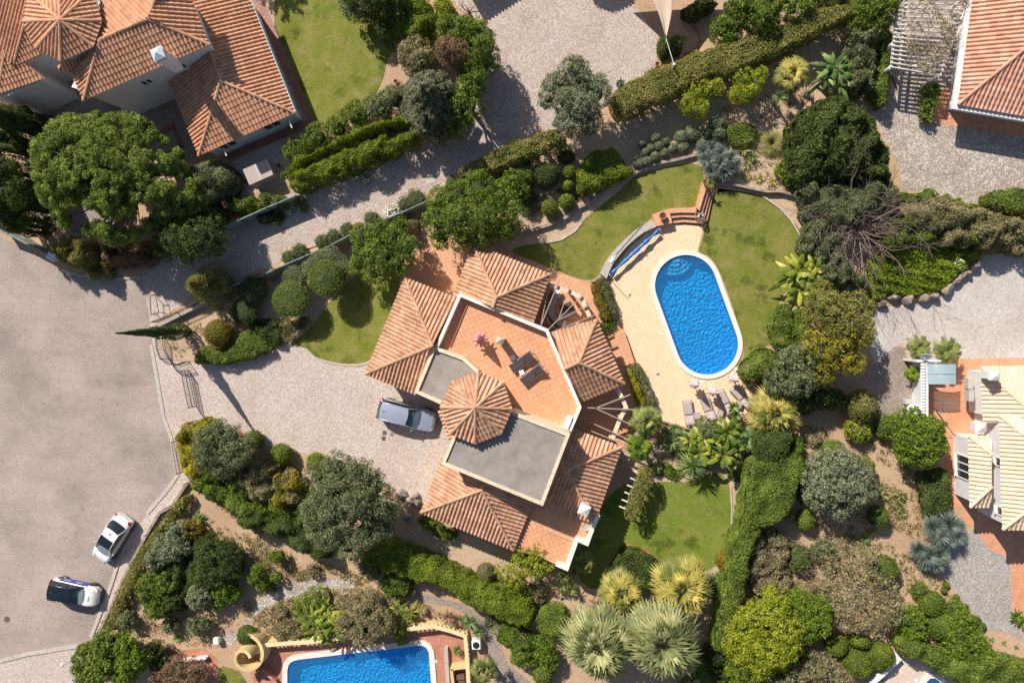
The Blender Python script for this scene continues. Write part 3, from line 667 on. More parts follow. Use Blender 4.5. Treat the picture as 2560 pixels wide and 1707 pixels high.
# second pool's terrace with hole
sheet('terrace', P2('13:60,1800 100,1568 60,1440 170,1300 500,1290 1180,1200 1410,1175 1640,1240 1665,1800'), 3*L, M['terracotta_red'], holes=[pool2])
sheet('terrace', P2('33:1200,1700 1440,1390 1560,1390 1800,1480 2100,1700 2100,1800 1200,1800'), 3*L, M['deck_pink'], holes=[pool3])
sheet('terrace', P2('03:1180,1340 1500,1310 1590,1380 1620,1700 1300,1800 1200,1500'), 3*L, M['terracotta_red'])
# upper-left house terraces
sheet('terrace', P2('00:-100,700 60,720 180,830 400,1300 1240,1240 1470,1140 1600,1130 1700,1180 2310,915 1900,-100 -100,-100', 0), 1*L, M['house_paving'])
sheet('terrace', P2('00:1820,-60 1905,-60 2320,915 1680,1180 1650,1130 2250,880', 0), 2*L, M['border_red'])
sheet('terrace', P2('00:960,800 1250,680 1270,715 990,830', 0), 2*L, M['border_red'])
for q in ('1130,970 1280,905 1300,945 1150,1010', '1268,945 1300,945 1360,1090 1320,1110', '1240,1140 1225,1105 1320,1065 1355,1095'):
    sheet('terrace', P2('00:'+q), 2*L, M['border_red'])
sheet('terrace', P2('00:1700,1190 2060,1040 2110,1180 2110,1330 1900,1400 1830,1430'), 2*L, M['concrete'])

sheet('gravel', P2('00:250,900 700,850 900,1100 950,1500 01:800,560 450,520 250,450 200,300 200,100 00:180,1200'), 2*L, M['gravel_brown'], smooth=1)
# ---------------------------------------------------------------- barrel tile roofs
PITCH = .30; ROW = .43
def facet(mb, rn, poly, pitch=PITCH, hgt=.10, seed=0):
    P = [Vector(p) for p in poly]; n = Vector((0, 0, 0))
    for i in range(len(P)): n += (P[i]-P[0]).cross(P[(i+1) % len(P)]-P[0])
    n.normalize()
    if n.z < 0: n = -n; P = P[::-1]
    ce = sum(P, Vector())/len(P); P = [p-n*(p-ce).dot(n) for p in P]
    down = Vector((0, 0, -1)); down = (down-n*down.dot(n)).normalized(); s = n.cross(down).normalized(); o = P[0]
    q = [((p-o).dot(s), (p-o).dot(down)) for p in P]          # s, t (t grows downhill)
    smin = min(a for a, b in q); smax = max(a for a, b in q); tmax = max(b for a, b in q); tmin = min(b for a, b in q)
    ncol = max(1, round((smax-smin)/pitch)); pw = (smax-smin)/ncol
    prof = [(0, 0), (.10, .45), (.24, .88), (.38, 1.0), (.52, .88), (.66, .45), (.76, 0.0), (.88, -.14)]
    lines = []
    for c in range(ncol):
        for u, hh in prof: lines.append((smin+(c+u)*pw, hh*hgt, c))
    lines.append((smax, 0, ncol-1))
    def rng_at(x):
        x = min(max(x, smin+1e-5), smax-1e-5); ts = []
        for i in range(len(q)):
            a, b = q[i], q[(i+1) % len(q)]
            if (a[0] <= x < b[0]) or (b[0] <= x < a[0]): ts.append(a[1]+(x-a[0])/(b[0]-a[0])*(b[1]-a[1]))
        return (min(ts), max(ts)) if len(ts) > 1 else (0, 0)
    rg = [rng_at(l[0]) for l in lines]; nr = int(math.ceil((tmax-tmin)/ROW))
    V = []; Fs = []; base = len(mb.v)
    hrnd = {}
    def pt(x, t, h): p = o+s*x+down*t+n*h; return (p.x, p.y, p.z)
    for r in range(nr):
        T1 = tmax-r*ROW; T0 = T1-ROW
        for i in range(len(lines)-1):
            a0 = max(T0, rg[i][0]); a1 = min(T1, rg[i][1]); b0 = max(T0, rg[i+1][0]); b1 = min(T1, rg[i+1][1])
            if a1 <= a0 and b1 <= b0: continue
            if a1 < a0: a0 = a1 = min(max((a0+a1)/2, rg[i][0]), rg[i][1])
            if b1 < b0: b0 = b1 = min(max((b0+b1)/2, rg[i+1][0]), rg[i+1][1])
            sw = lambda t: .03*(t-T0)/ROW
            k = len(V); h0 = lines[i][1]; h1 = lines[i+1][1]
            V += [pt(lines[i][0], a0, h0+sw(a0)), pt(lines[i][0], a1, h0+sw(a1)), pt(lines[i+1][0], b1, h1+sw(b1)), pt(lines[i+1][0], b0, h1+sw(b0))]
            Fs.append((k, k+1, k+2, k+3))
            key = (r, lines[i][2]); 
            if key not in hrnd: hrnd[key] = random.random()
            rn.append(hrnd[key])
    mb.add(V, Fs)
    mb.add([tuple(p-n*.03) for p in P], [tuple(range(len(P)))]); rn.append(.3)
    # thickness at the underside
    mb.add([tuple(p-n*.14) for p in P], [tuple(range(len(P)))[::-1]]); rn.append(.1)
    m = len(P)
    mb.add([tuple(p-n*.03) for p in P]+[tuple(p-n*.14) for p in P], [(i, i+m, (i+1) % m+m, (i+1) % m) for i in range(m)]); rn += [.9]*m
def caps(mb, rn, a, b, r=.13):
    a = Vector(a); b = Vector(b); d = b-a; n = max(1, int(d.length/.42)); k = len(mb.f)
    for i in range(n):
        p = a+d*(i/n); q = a+d*((i+1.08)/n); f0 = len(mb.f)
        mb.tube([p+Vector((0, 0, .05)), q+Vector((0, 0, .03))], [r*.86, r], 8); v = random.random(); rn += [v]*(len(mb.f)-f0)
def roof(name, parent, facets, hips, mat, label=None):
    mb = MB(); rn = []
    for f in facets: facet(mb, rn, f)
    for a, b in hips: caps(mb, rn, a, b)
    o = mb.build(name, mat, parent, rnd=rn)
    if label: o['label'] = label
    return o
def walls(parent, outlines, z1, mat, name='wall', z0=0.0):
    mb = MB()
    for o_ in outlines: mb.prism(o_, z0, z1)
    return mb.build(name, mat, parent)
def window(parent, a, b, z0, z1, out, frame=None, panes=2):
    """window set on a wall between plan points a and b (out = outward normal), frame proud of the wall"""
    a = Vector((a[0], a[1], 0)); b = Vector((b[0], b[1], 0)); d = (b-a).normalized(); o_ = Vector((out[0], out[1], 0)).normalized()
    fr = MB(); t = .07
    for p, q, za, zb in ((a, b, z0, z0), (a, b, z1, z1)): fr.bar(p+Vector((0, 0, za))+o_*.03, q+Vector((0, 0, zb))+o_*.03, .08, t)
    for k in range(panes+1):
        p = a.lerp(b, k/panes); fr.bar(p+Vector((0, 0, z0))+o_*.03, p+Vector((0, 0, z1))+o_*.03, t, .08)
    f = fr.build('window', frame or M['white_cap'], parent)
    g = MB(); q = [a+o_*.012, b+o_*.012]
    g.add([q[0]+Vector((0, 0, z0)), q[1]+Vector((0, 0, z0)), q[1]+Vector((0, 0, z1)), q[0]+Vector((0, 0, z1))], [(0, 1, 2, 3)]); g.build('pane', M['window_glass'], f)
    s = MB(); s.bar(a+Vector((0, 0, z0-.06))+o_*.09, b+Vector((0, 0, z0-.06))+o_*.09, .22, .05); s.build('sill', frame or M['white_cap'], f)
    return f

# ---------------------------------------------------------------- main house
E = 3.0; RG = 4.5
house = thing('villa', 'villa with a roof terrace, octagonal tiled turret and grey flat roofs in the middle', 'house', (0, 0, 0))
def V3(s, h): return R(s, h)[0]
# west wing
wT = V3('11:1210,862', E); wTR = V3('11:1588,1010', E); wR = V3('12:1412,190', RG); wBL = V3('12:918,396', E); wBR = V3('12:1292,548', E)
roof('tiled_roof', house, [[wT, wR, wBL], [wT, wTR, wR], [wBL, wBR, wR]], [(wT, wR), (wBL, wR)], M['roof'])
# north wing
nTL = V3('11:1712,618', E); nTR = V3('21:517,838', E); nR = V3('21:120,1008', RG); nW = V3('21:95,1078', RG); nBL = V3('11:1562,1003', E); nBR = V3('21:390,1197', E)
roof('tiled_roof', house, [[nTL, nR, nW, nBL], [nTL, nTR, nR], [nTR, nR, nW, nBR]], [(nTL, nR), (nTR, nR), (nR, nW)], M['roof'])
# east wing
eT = V3('22:857,-5', E); eA = V3('22:515,95', E); eN = V3('22:725,312', RG); eW = V3('22:618,360', RG); eR = V3('22:1060,466', E); eB = V3('22:735,602', E)
roof('tiled_roof', house, [[eA, eT, eN, eW], [eT, eR, eN], [eR, eB, eW, eN]], [(eT, eN), (eR, eN), (eN, eW)], M['roof'])
# south-east wing
sA = V3('22:640,780', E); sB = V3('22:1042,930', E); sN = V3('22:642,1103', RG); sW = V3('22:575,1078', RG); sC = V3('22:838,1492', E); sD = V3('22:462,1352', E)
roof('tiled_roof', house, [[sA, sB, sN, sW], [sB, sC, sN], [sC, sD, sW, sN]], [(sB, sN), (sC, sN), (sN, sW)], M['roof'])
# south-west wing
uA = V3('12:1482,1015', E); uL = V3('12:1325,1412', E); uN = V3('12:1776,1246', RG); uW = V3('12:1803,1190', RG); uB = V3('13:2008,592', E); uR = V3('12:2150,1330', E)
roof('tiled_roof', house, [[uA, uL, uN, uW], [uL, uB, uN], [uB, uR, uW, uN]], [(uL, uN), (uB, uN), (uN, uW)], M['roof'])
# little skirt of tiles beside the turret
roof('tiled_roof', house, [[V3('12:1455,665', E), V3('12:1535,885', E), V3('12:1660,840', E+.45), V3('12:1560,600', E+.45)]], [], M['roof'])
# walls below the wings
def xy(*p): return [(q.x, q.y) for q in p]
cen = xy(wTR, nBR, eA, eB, sA, sD, uR, uA)
wl = [offset(xy(wT, wTR, wR, wBR, wBL), .35), offset(xy(nTL, nTR, nBR, nW, nBL), .35), offset(xy(eT, eR, eB, eW, eA), .35), offset(xy(sB, sC, sD, sW, sA), .35), offset(xy(uL, uB, uR, uW, uA), .35)]
walls(house, wl, E-.03, M['cream_wall'])
TF = 3.5; TP = 4.15                     # terrace floor and parapet top
tp = P2('11:1612,985 21:492,1248 22:738,640 650,838 235,680 12:1900,600 1700,350 1640,278 1440,190', TP)
terr = P2('11:1612,985 21:492,1248 22:738,640 650,838 12:2412,838 2000,860 1600,700 1290,530 1440,190', TF)
mbx = MB(); mbx.prism(offset(tp, .03), 0, TF-.02); mbx.build('terrace_slab', M['cream_wall'], house)
mf = MB(); mf.prism(offset(P2('11:1612,985 21:492,1248 22:738,640 650,838 235,680 12:1900,660 1720,400 1640,285 1440,195', TF), .0), TF-.015, TF); fl = mf.build('terrace_floor', M['terracotta'], house)
def parapet(name, pts, z0, z1, wd, mat, capm=None, closed=False, parent=house):
    mb = MB(); p = [Vector(q) for q in pts]; 
    if closed: p = p+[p[0]]
    n = len(p); off = []
    for i in range(n):
        if closed and i in (0, n-1): a, b, c = p[n-2], p[0], p[1]
        else: a, b, c = p[max(i-1, 0)], p[i], p[min(i+1, n-1)]
        d1 = (b-a).xy.normalized() if (b-a).xy.length > 1e-4 else (c-b).xy.normalized(); d2 = (c-b).xy.normalized() if (c-b).xy.length > 1e-4 else d1
        m1 = Vector((-d1.y, d1.x)); m2 = Vector((-d2.y, d2.x)); m = (m1+m2).normalized(); k = 1/max(.45, m.dot(m1)); off.append(m*k)
    V = []
    for q, m in zip(p, off):
        for s, z in ((-1, z0), (-1, z1), (1, z1), (1, z0)): V.append((q.x+m.x*s*wd/2, q.y+m.y*s*wd/2, z))
    f = []
    for i in range(n-1):
        for k in range(4): f.append((i*4+k, (i+1)*4+k, (i+1)*4+(k+1) % 4, i*4+(k+1) % 4))
    if not closed: f += [(0, 1, 2, 3), tuple((n-1)*4+k for k in (3, 2, 1, 0))]
    mb.add(V, f); bm = bmesh.new(); me = mk(name, mb.v, mb.f, mat); bm.from_mesh(me); bmesh.ops.recalc_face_normals(bm, faces=bm.faces); bm.to_mesh(me); bm.free()
    return link(name, me, parent)
pr = R('12:1445,195 11:1614,990 21:490,1252 22:733,640 652,830', TP)
parapet('parapet', pr, 2.9, TP, .24, M['white_cap'])
# pale clay edge strip along the west parapet inside
mb = MB(); a, b = R('11:1668,1066 1545,1370', TF); mb.bar(a+Vector((0, 0, .05)), b+Vector((0, 0, .05)), .06, .1); mb.build('floor_gutter', M['clay'], house)
# small grey flat roof (west of the turret)
q = R('12:1425,208 1645,283 1745,372 1690,500 1560,640 1478,602 1290,522', TP)
mb = MB(); mb.prism(xy(*q), 2.8, TP-.15); mb.build('flat_roof', M['roofing_felt'], house)
parapet('parapet', R('12:1476,606 1294,524 1425,206 1640,283 1745,378', TP+.02), 2.85, TP+.02, .26, M['cream_wall'])
# large grey flat roof box
BT = 6.1
bx = R('12:1572,862 1492,1050 2216,1348 2408,842 1997,684', BT)
mb = MB(); mb.prism(xy(*bx), 2.7, BT-.12); mb.build('flat_roof', M['roofing_felt'], house)
walls(house, [offset(xy(*bx), -.06)], BT-.125, M['cream_wall'], 'upper_wall', 2.7)
parapet('parapet', R('12:1572,862 1492,1050 2216,1348 2408,842 1997,684', BT), BT-.4, BT, .24, M['cream_wall'])
# octagonal turret
oc = [V3('12:%d,%d' % p, 6.5) for p in ((1750, 377), (1932, 457), (1998, 652), (1918, 832), (1727, 906), (1545, 836), (1472, 638), (1552, 452))]
ap = V3('12:1728,642', 7.5)
roof('turret_roof', house, [[oc[i], oc[(i+1) % 8], ap] for i in range(8)], [(p, ap) for p in oc], M['roof'])
walls(house, [offset(xy(*oc), .35)], 6.45, M['cream_wall'], 'turret_wall', 2.8)
mb = MB(); mb.lathe((ap.x, ap.y, 7.45), [(.16, 0), (.16, .1), (.08, .22)], 10); mb.build('finial', M['clay'], house)
# south terrace with white parapet
stp = R('12:2150,1330 22:465,1350 790,1500 23:780,500 640,740 530,690 270,590 310,470', 2.7)
mb = MB(); mb.prism(P2('22:380,1335 465,1355 830,1480 860,1420 23:870,340 815,470 795,560 710,540 635,735 440,640 250,590', 2.7), 0, 2.7-.012); mb.build('terrace_slab', M['cream_wall'], house)
mb = MB(); mb.prism(P2('22:382,1345 465,1355 825,1478 23:860,345 808,462 790,545 702,520 628,720 440,640 262,585', 2.7), 2.688, 2.7); mb.build('terrace_floor', M['terracotta'], house)
parapet('parapet', R('23:868,338 812,470 785,545 712,512 636,728 560,695', 3.25), .0, 3.25, .3, M['white_cap'])
mb = MB(); p = R('23:780,420 790,470', 2.9); mb.lathe((p[0].x, p[0].y, 2.7), [(.2, 0), (.3, .35), (.27, .35), (.2, .3)], 12); mb.build('planter', M['concrete'], house)
# chimneys
def chimney(parent, c, zb, zt, size=.55, rz=0, mat=None, capm=None, vents=True):
    mat = mat or M['cream_wall']; th_ = MB(); th_.box((c.x, c.y, (zb+zt)/2), (size, size, zt-zb), rz); ch = th_.build('chimney', mat, parent)
    mb = MB(); s = size*1.25
    mb.box((c.x, c.y, zt+.04), (s, s, .08), rz)
    co, si = math.cos(rz), math.sin(rz)
    for i, j in ((-1, -1), (1, -1), (1, 1), (-1, 1)):
        x = i*s*.38; y = j*s*.38; mb.box((c.x+x*co-y*si, c.y+x*si+y*co, zt+.17), (.08, .08, .19), rz)
    hs = s*.52; v = []
    for i, j in ((-1, -1), (1, -1), (1, 1), (-1, 1)): x = i*hs; y = j*hs; v.append((c.x+x*co-y*si, c.y+x*si+y*co, zt+.265))
    v.append((c.x, c.y, zt+.265+hs*.6)); mb.add(v, [(0, 1, 4), (1, 2, 4), (2, 3, 4), (3, 0, 4), (3, 2, 1, 0)])
    mb.build('chimney_cap', capm or M['white_cap'], ch); return ch
chimney(house, V3('22:765,1395', 5.0), 3.0, 4.75, .6, rad(-22.5))
chimney(house, V3('12:1905,152', 5.1), TF, 4.9, .42, rad(-22.5), capm=plain('mossy_glazed_cap', (.52, .46, .34), .4, var=.3, scale=8))
mb = MB(); a = V3('22:645,752', 4.3); mb.box((a.x, a.y, 3.9), (.42, .95, .75), rad(-22.5)); o = mb.build('air_conditioner', M['plastic_white']); bevel(o, .04)
tag(o, 'white air conditioner box in the corner of the roof terrace', 'air conditioner')
# east steps
mb = MB(); 
for i in range(3):
    mb.prism(P2('22:%d,90 %d,90 %d,330 %d,330' % (985+i*22, 1060, 1140, 1068+i*22)), 0.02, .36-i*.11)
o = mb.build('garden_steps', M['terracotta_pale']); tag(o, 'terracotta steps from the villa down to the pool deck', 'steps')
# windows of the east wing
def wall_windows(parent, a, b, n, z0, z1, inset=.35, wid=1.3):
    a = Vector(a).xy; b = Vector(b).xy; d = (b-a); L_ = d.length; d.normalize(); out = Vector((d.y, -d.x)); 
    a = a-out*(inset-.0); b = b-out*inset
    for i in range(n):
        c = a+d*(L_*(i+.5)/n); window(parent, c-d*wid/2, c+d*wid/2, z0, z1, out)
wall_windows(house, eR, eT, 2, .3, 2.3); wall_windows(house, sC, sB, 2, .3, 2.3); wall_windows(house, wBL, wT, 0, .9, 2.1) if 0 else None
wall_windows(house, wT, wBL, 2, .9, 2.1); wall_windows(house, uL, uB, 2, .9, 2.1)

# ---------------------------------------------------------------- upper-left house
h2 = thing('house', 'two storey white house with orange tiled roofs and a turret, upper left', 'house', (0, 0, 0))
E1 = 2.7; E2 = 5.8
# lower right wing
lA = V3('00:1770,-60', E1); lB = V3('00:2165,830', E1); lC = V3('00:1460,1145', E1); lD = V3('00:1230,575', E1); lN = V3('00:1622,595', 4.1)
lT = V3('00:1345,-60', 4.3)
roof('tiled_roof', h2, [[lB, lC, lN], [lC, lD, V3('00:1545,400', 4.2), lN]], [(lN, lB), (lN, lC), (lN, V3('00:1540,370', 4.2))], M['roof_red'])
roof('tiled_roof', h2, [[V3('00:1800,-80', E1), lB, lN, V3('00:1300,-80', 4.3)]], [], M['roof_red'])
walls(h2, [offset(xy(V3('00:1800,-80', E1), lB, lC, lD, V3('00:1300,-80', E1)), .45)], E1, M['white_wall'])
# upper roof
uRt = V3('00:1540,330', E2); uN1 = V3('00:1088,140', 7.1); uL1 = V3('00:615,738', E2); uLL = V3('00:735,295', 7.0); uTop = V3('00:1165,-60', 7.2); 
uTR = V3('00:1380,-60', E2); uW1 = V3('00:740,-60', 6.3)
roof('tiled_roof', h2, [[uL1, uRt, uN1, uLL], [V3('00:530,540', E2), uL1, uLL]], [(uN1, uRt), (uLL, uN1), (uLL, uL1)], M['roof_red'])
roof('tiled_roof', h2, [[uTR, uRt, uN1, uTop]], [(uN1, uTop)], M['roof_red'])
roof('tiled_roof', h2, [[uW1, uTop, uN1, uLL]], [], M['roof_red'])
ub = [(q.x, q.y) for q in (V3('00:560,560', E2), uL1, uRt, uTR, V3('00:700,-60', E2))]
walls(h2, [offset(ub, .45)], E2, M['white_wall'], 'upper_wall')
# left low roofs
roof('tiled_roof', h2, [[V3('00:-60,710', 4.3), V3('00:325,578', 4.3), V3('00:190,470', 4.75), V3('00:40,370', 5.1), V3('00:-60,420', 5.1)]], [(V3('00:0,640', 4.4), V3('00:40,380', 5.1))], M['roof_red'])
roof('tiled_roof', h2, [[V3('00:-60,330', 5.2), V3('00:100,480', 4.8), V3('00:185,180', 5.6), V3('00:210,-60', 5.8), V3('00:-60,-60', 5.6)]], [(V3('00:100,490', 4.8), V3('00:180,190', 5.6))], M['roof_red'])
roof('tiled_roof', h2, [[V3('00:100,490', 4.8), V3('00:300,400', 4.8), V3('00:185,185', 5.6)]], [], M['roof_red'])
roof('tiled_roof', h2, [[V3('00:400,490', E2), V3('00:550,560', E2), V3('00:730,300', E2+.85), V3('00:700,330', 5.7), V3('00:480,420', 5.3)]], [], M['roof_red'])
walls(h2, [P2('00:-60,720 60,700 300,590 200,470 400,400 500,420 560,560 520,640 740,700 700,300 700,-60 -60,-60', 4.2)], 4.15, M['white_wall'], 'side_wall')
# turret
tc = V3('00:442,150', 8.2); rr = 3.15
vo = [V3('00:%d,%d' % p, 7.1) for p in ((752, 155), (690, 345), (452, 452), (265, 360), (172, 158), (215, -50), (440, -140), (680, -60))]
roof('turret_roof', h2, [[vo[i], vo[(i+1) % 8], tc] for i in range(8)], [(p, tc) for p in vo], M['roof_red'])
walls(h2, [offset(xy(*vo), .5)], 7.05, M['white_wall'], 'turret_wall')
c2 = V3('00:1155,395', 8.0); chimney(h2, c2, 5.5, 7.7, .7, rad(22), M['white_wall'], plain('grey_chimney_cap', (.55, .58, .62), .5, var=.05))
mb = MB(); p = V3('00:1310,500', 3.0); mb.box((p.x, p.y, 4.0), (1.1, .7, 2.4), rad(-20)); mb.build('chimney_breast', M['white_wall'], h2)
dl = (Vector((uRt.x, uRt.y))-Vector((uL1.x, uL1.y))).normalized(); outn = Vector((dl.y, -dl.x))
b0 = Vector((uL1.x, uL1.y))-outn*.45
for t, z0, z1, wd in ((4.2, 3.6, 4.3, .8), (7.2, 3.6, 4.3, .8), (7.0, 1.1, 2.1, 1.9)):
    window(h2, b0+dl*(t-wd/2), b0+dl*(t+wd/2), z0, z1, outn)
dl2 = (Vector((lB.x, lB.y))-Vector((lC.x, lC.y))).normalized(); on2 = Vector((dl2.y, -dl2.x)); b2 = Vector((lC.x, lC.y))-on2*.45
for t in (2.0, 6.0): window(h2, b2+dl2*(t-.7), b2+dl2*(t+.7), .9, 2.1, on2)
for s in ('1640,1085', '2120,880'):
    p = V3('00:'+s, 2.3); mb = MB(); mb.bar((p.x, p.y, 2.3), (p.x+on2.x*.7, p.y+on2.y*.7, 2.3), .08); mb.build('gutter_outlet', M['white_cap'], h2)
mb = MB(); g = [lB+Vector((.05, 0, -.05)), V3('00:1800,-80', E1)+Vector((.05, 0, -.05))]; mb.tube(g, .07, 6); mb.build('gutter', M['white_cap'], h2)

# ---------------------------------------------------------------- upper-right house
h3 = thing('house', 'white house with rosy tiled hip roof beside the vine covered pergola, upper right', 'house', (0, 0, 0))
EH = 2.4
rA = V3('30:1985,-120', EH); rB = V3('30:1862,770', EH); rC = V3('30:2700,915', EH); rN = V3('30:2560,190', 4.6); rN2 = V3('30:2620,-120', 4.6)
roof('tiled_roof', h3, [[rA, rB, rN, rN2], [rB, rC, rN]], [(rB, rN)], M['roof_pink'])
walls(h3, [offset(xy(rA, rB, rC, V3('30:2800,-120', EH)), .45)], EH-.05, M['white_wall'])
mb = MB(); mb.prism(offset(xy(rA, rB, rC, V3('30:2800,-120', EH)), -.28), EH-.35, EH-.12); mb.build('eave_slab', M['white_wall'], h3)
dl3 = (rC.xy-rB.xy).normalized(); on3 = Vector((dl3.y, -dl3.x)); b3 = rB.xy-on3*.45
window(h3, b3+dl3*2.2, b3+dl3*4.0, .8, 2.0, on3)

# ---------------------------------------------------------------- lower-right house
h4 = thing('house', 'white house with pale tiled roofs and a bay, at the right edge', 'house', (0, 0, 0))
EJ = 2.6
a1 = V3('32:2032,342', EJ); a2 = V3('32:2046,752', EJ); a3 = V3('32:2500,680', EJ+1.7); a4 = V3('32:2700,330', EJ); a5 = V3('32:2480,745', 4.3); a6 = V3('32:2470,700', 4.25)
roof('tiled_roof', h4, [[a1, a2, V3('32:2480,750', 4.3), V3('32:2470,738', 4.3)], [a1, a4, V3('32:2700,738', 4.3), V3('32:2470,738', 4.3)]], [(a1, V3('32:2470,738', 4.3))], M['roof_pale'])
b1 = V3('32:2163,698', 3.6); b2_ = V3('33:2190,440', 3.6); bn1 = V3('32:2700,1120', 5.6); bn2 = V3('33:2700,60', 5.6)
roof('tiled_roof', h4, [[b1, b2_, bn2, bn1], [b1, V3('32:2900,680', 3.6), bn1], [b2_, V3('33:2900,445', 3.6), bn2]], [(b1, bn1), (b2_, bn2)], M['roof_pale'])
c1 = V3('32:1938,845', 2.6); c2_ = V3('32:1952,1372', 2.6); c3 = V3('32:2112,985', 3.5); c4 = V3('32:2112,1222', 3.5)
roof('tiled_roof', h4, [[c1, c2_, c4, c3], [c1, V3('32:2085,838', 2.6), c3], [c2_, V3('32:2100,1370', 2.6), c4]], [(c1, c3), (c2_, c4)], M['roof_pale'])
walls(h4, [offset(xy(a1, a2, V3('32:2500,750', EJ), V3('32:2700,330', EJ)), .45), offset(xy(c1, c2_, V3('32:2150,1370', 2.6), V3('32:2150,845', 2.6)), .3)], 2.55, M['white_wall'])
walls(h4, [offset(xy(b1, b2_, V3('33:2900,445', 3.6), V3('32:2900,680', 3.6)), .3)], 3.55, M['white_wall'], 'upper_wall')
chimney(h4, V3('32:2145,410', 4.3), 2.9, 3.9, .5, 0, M['white_wall']); chimney(h4, V3('32:2040,790', 3.0), 2.0, 2.7, .5, 0, M['white_wall'])
dc = (c2_.xy-c1.xy).normalized(); oc_ = Vector((dc.y, -dc.x)); bc = c1.xy-oc_*.3
window(h4, bc+dc*1.7, bc+dc*3.4, .5, 2.2, oc_, None, 3)
db = (b2_.xy-b1.xy).normalized(); ob = Vector((db.y, -db.x)); bb = b1.xy-ob*.3
for t in (3.1, 6.6): window(h4, bb+db*t, bb+db*(t+.6), 2.6, 3.2, ob, None, 1)
for k, s in enumerate(('1958,465', '1965,555')):
    p = V3('32:'+s, 1.6); mb = MB(); mb.box((p.x, p.y, 1.3), (.34, .85, .65), .03); o = mb.build('air_conditioner', M['plastic_grey']); bevel(o, .03)
    tag(o, ['upper', 'lower'][k]+' of the two wall mounted air conditioners on the right hand house', 'air conditioner', 'wall mounted air conditioners')
# screen wall with slatted top + frosted awning
sw = thing('screen_wall', 'white louvred screen wall beside the frosted awning', 'garden wall', (0, 0, 0))
mb = MB(); p = R('32:1640,300 1640,705', 2.2)
mb.bar(p[0]-Vector((0, 0, 1.1)), p[1]-Vector((0, 0, 1.1)), .14, 2.2); q = R('32:1560,302 1740,300', 2.1); mb.bar(q[0]-Vector((0, 0, 1.05)), q[1]-Vector((0, 0, 1.05)), .14, 2.1); mb.build('wall', M['white_wall'], sw)
for i in range(17):
    y = 325+i*22; a, b = R('32:1590,%d 1622,%d' % (y, y), 2.15); mb = MB(); mb.bar(a, b, .16, .04); mb.build('louvre', M['plastic_white'], sw)
aw = thing('awning', 'curved frosted awning over the terracotta patio at the right', 'awning', (0, 0, 0))
A = R('32:1640,318 1640,468 1845,318 1845,468', 2.2); mb = MB(); n = 8; v = []
for i in range(n+1):
    t = i/n; z = 2.2+.25*math.sin(t*2.2)-.12*t
    for k in (0, 1): p = A[k].lerp(A[k+2], t); v.append((p.x, p.y, z))
mb.add(v, [(2*i, 2*i+2, 2*i+3, 2*i+1) for i in range(n)]); mb.build('panel', M['awning_glass'], aw)
mb = MB()
for k in (0, 1, .5):
    pts = []
    for i in range(n+1):
        p = v[2*i]; q = v[2*i+1]; pts.append(Vector(p).lerp(Vector(q), k)+Vector((0, 0, .02)))
    mb.tube(pts, .025, 5)
mb.build('frame', M['metal_light'], aw)

# ---------------------------------------------------------------- neighbour outside the top edge, known from its shadow
h5 = thing('house', 'tiled house just beyond the top edge whose turret shades the cobbled courtyard', 'house', (0, 0, 0))
c5 = W(1425, -190, 0); c5.z = 0
o8 = [Vector((c5.x+2.0*math.cos(math.pi/4*i), c5.y+2.0*math.sin(math.pi/4*i), 5.0)) for i in range(8)]
roof('turret_roof', h5, [[o8[i], o8[(i+1) % 8], Vector((c5.x, c5.y, 6))] for i in range(8)], [], M['roof_red'])
walls(h5, [offset(xy(*o8), .4)], 4.95, M['white_wall'], 'turret_wall')
q5 = W(1170, -190, 0); rot = rad(30)
def rt(x, y, z): return Vector((q5.x+x*math.cos(rot)-y*math.sin(rot), q5.y+x*math.sin(rot)+y*math.cos(rot), z))
roof('tiled_roof', h5, [[rt(-3, -3, 3.6), rt(4, -3, 3.6), rt(.5, 1, 4.9)], [rt(-3, -3, 3.6), rt(-3, 5, 3.6), rt(.5, 1, 4.9)], [rt(4, -3, 3.6), rt(4, 5, 3.6), rt(.5, 1, 4.9)], [rt(-3, 5, 3.6), rt(4, 5, 3.6), rt(.5, 1, 4.9)]], [], M['roof_red'])
walls(h5, [[(p.x, p.y) for p in (rt(-2.6, -2.6, 0), rt(3.6, -2.6, 0), rt(3.6, 4.6, 0), rt(-2.6, 4.6, 0))]], 3.55, M['white_wall'])
# ---------------------------------------------------------------- planting
MX = 1/Z/31.6                              # metres per crop pixel at the ground
def mm(r, h=1.0): return r*MX*(HC-h)/HC*1.01
SD = [100]
def hedge(label, pts, h, mat='hedge', edge=.28, name='hedge', cat='hedge', group=None, core='shadow_core', **kw):
    SD[0] += 1; poly = P2(pts, h*.85)
    kw.setdefault('size', .125); kw.setdefault('dens', 340); kw.setdefault('lump', .05); kw.setdefault('seed', SD[0]); kw.setdefault('jit', .45)
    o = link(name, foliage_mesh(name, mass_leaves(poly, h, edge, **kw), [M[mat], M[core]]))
    return tag(o, label, cat, group)
def shrub(label, pts, h, mat, edge=.8, name='shrub', cat='shrub', **kw):
    kw.setdefault('lump', .3); kw.setdefault('bumpy', .35); kw.setdefault('jit', .9); kw.setdefault('wavy', .25)
    return hedge(label, pts, h, mat, edge, name, cat, **kw)
def ball(label, s, r, h, mat, name='topiary_ball', cat='clipped shrub', group=None, ry=None, rz=0, **kw):
    p = R(s, h*.6)[0]; r = mm(r, h); ry = mm(ry, h) if ry else r
    kw.setdefault('size', .11); kw.setdefault('dens', 330); kw.setdefault('cr', 0); kw.setdefault('lump', .04); kw.setdefault('jit', .5); kw.setdefault('zmin', -.6)
    d = ell_leaves([(p.x, p.y, h/2, r, ry, h/2)], core=.93, **kw)
    o = link(name, foliage_mesh(name, d, [M[mat], M['shadow_core']])); return tag(o, label, cat, group)
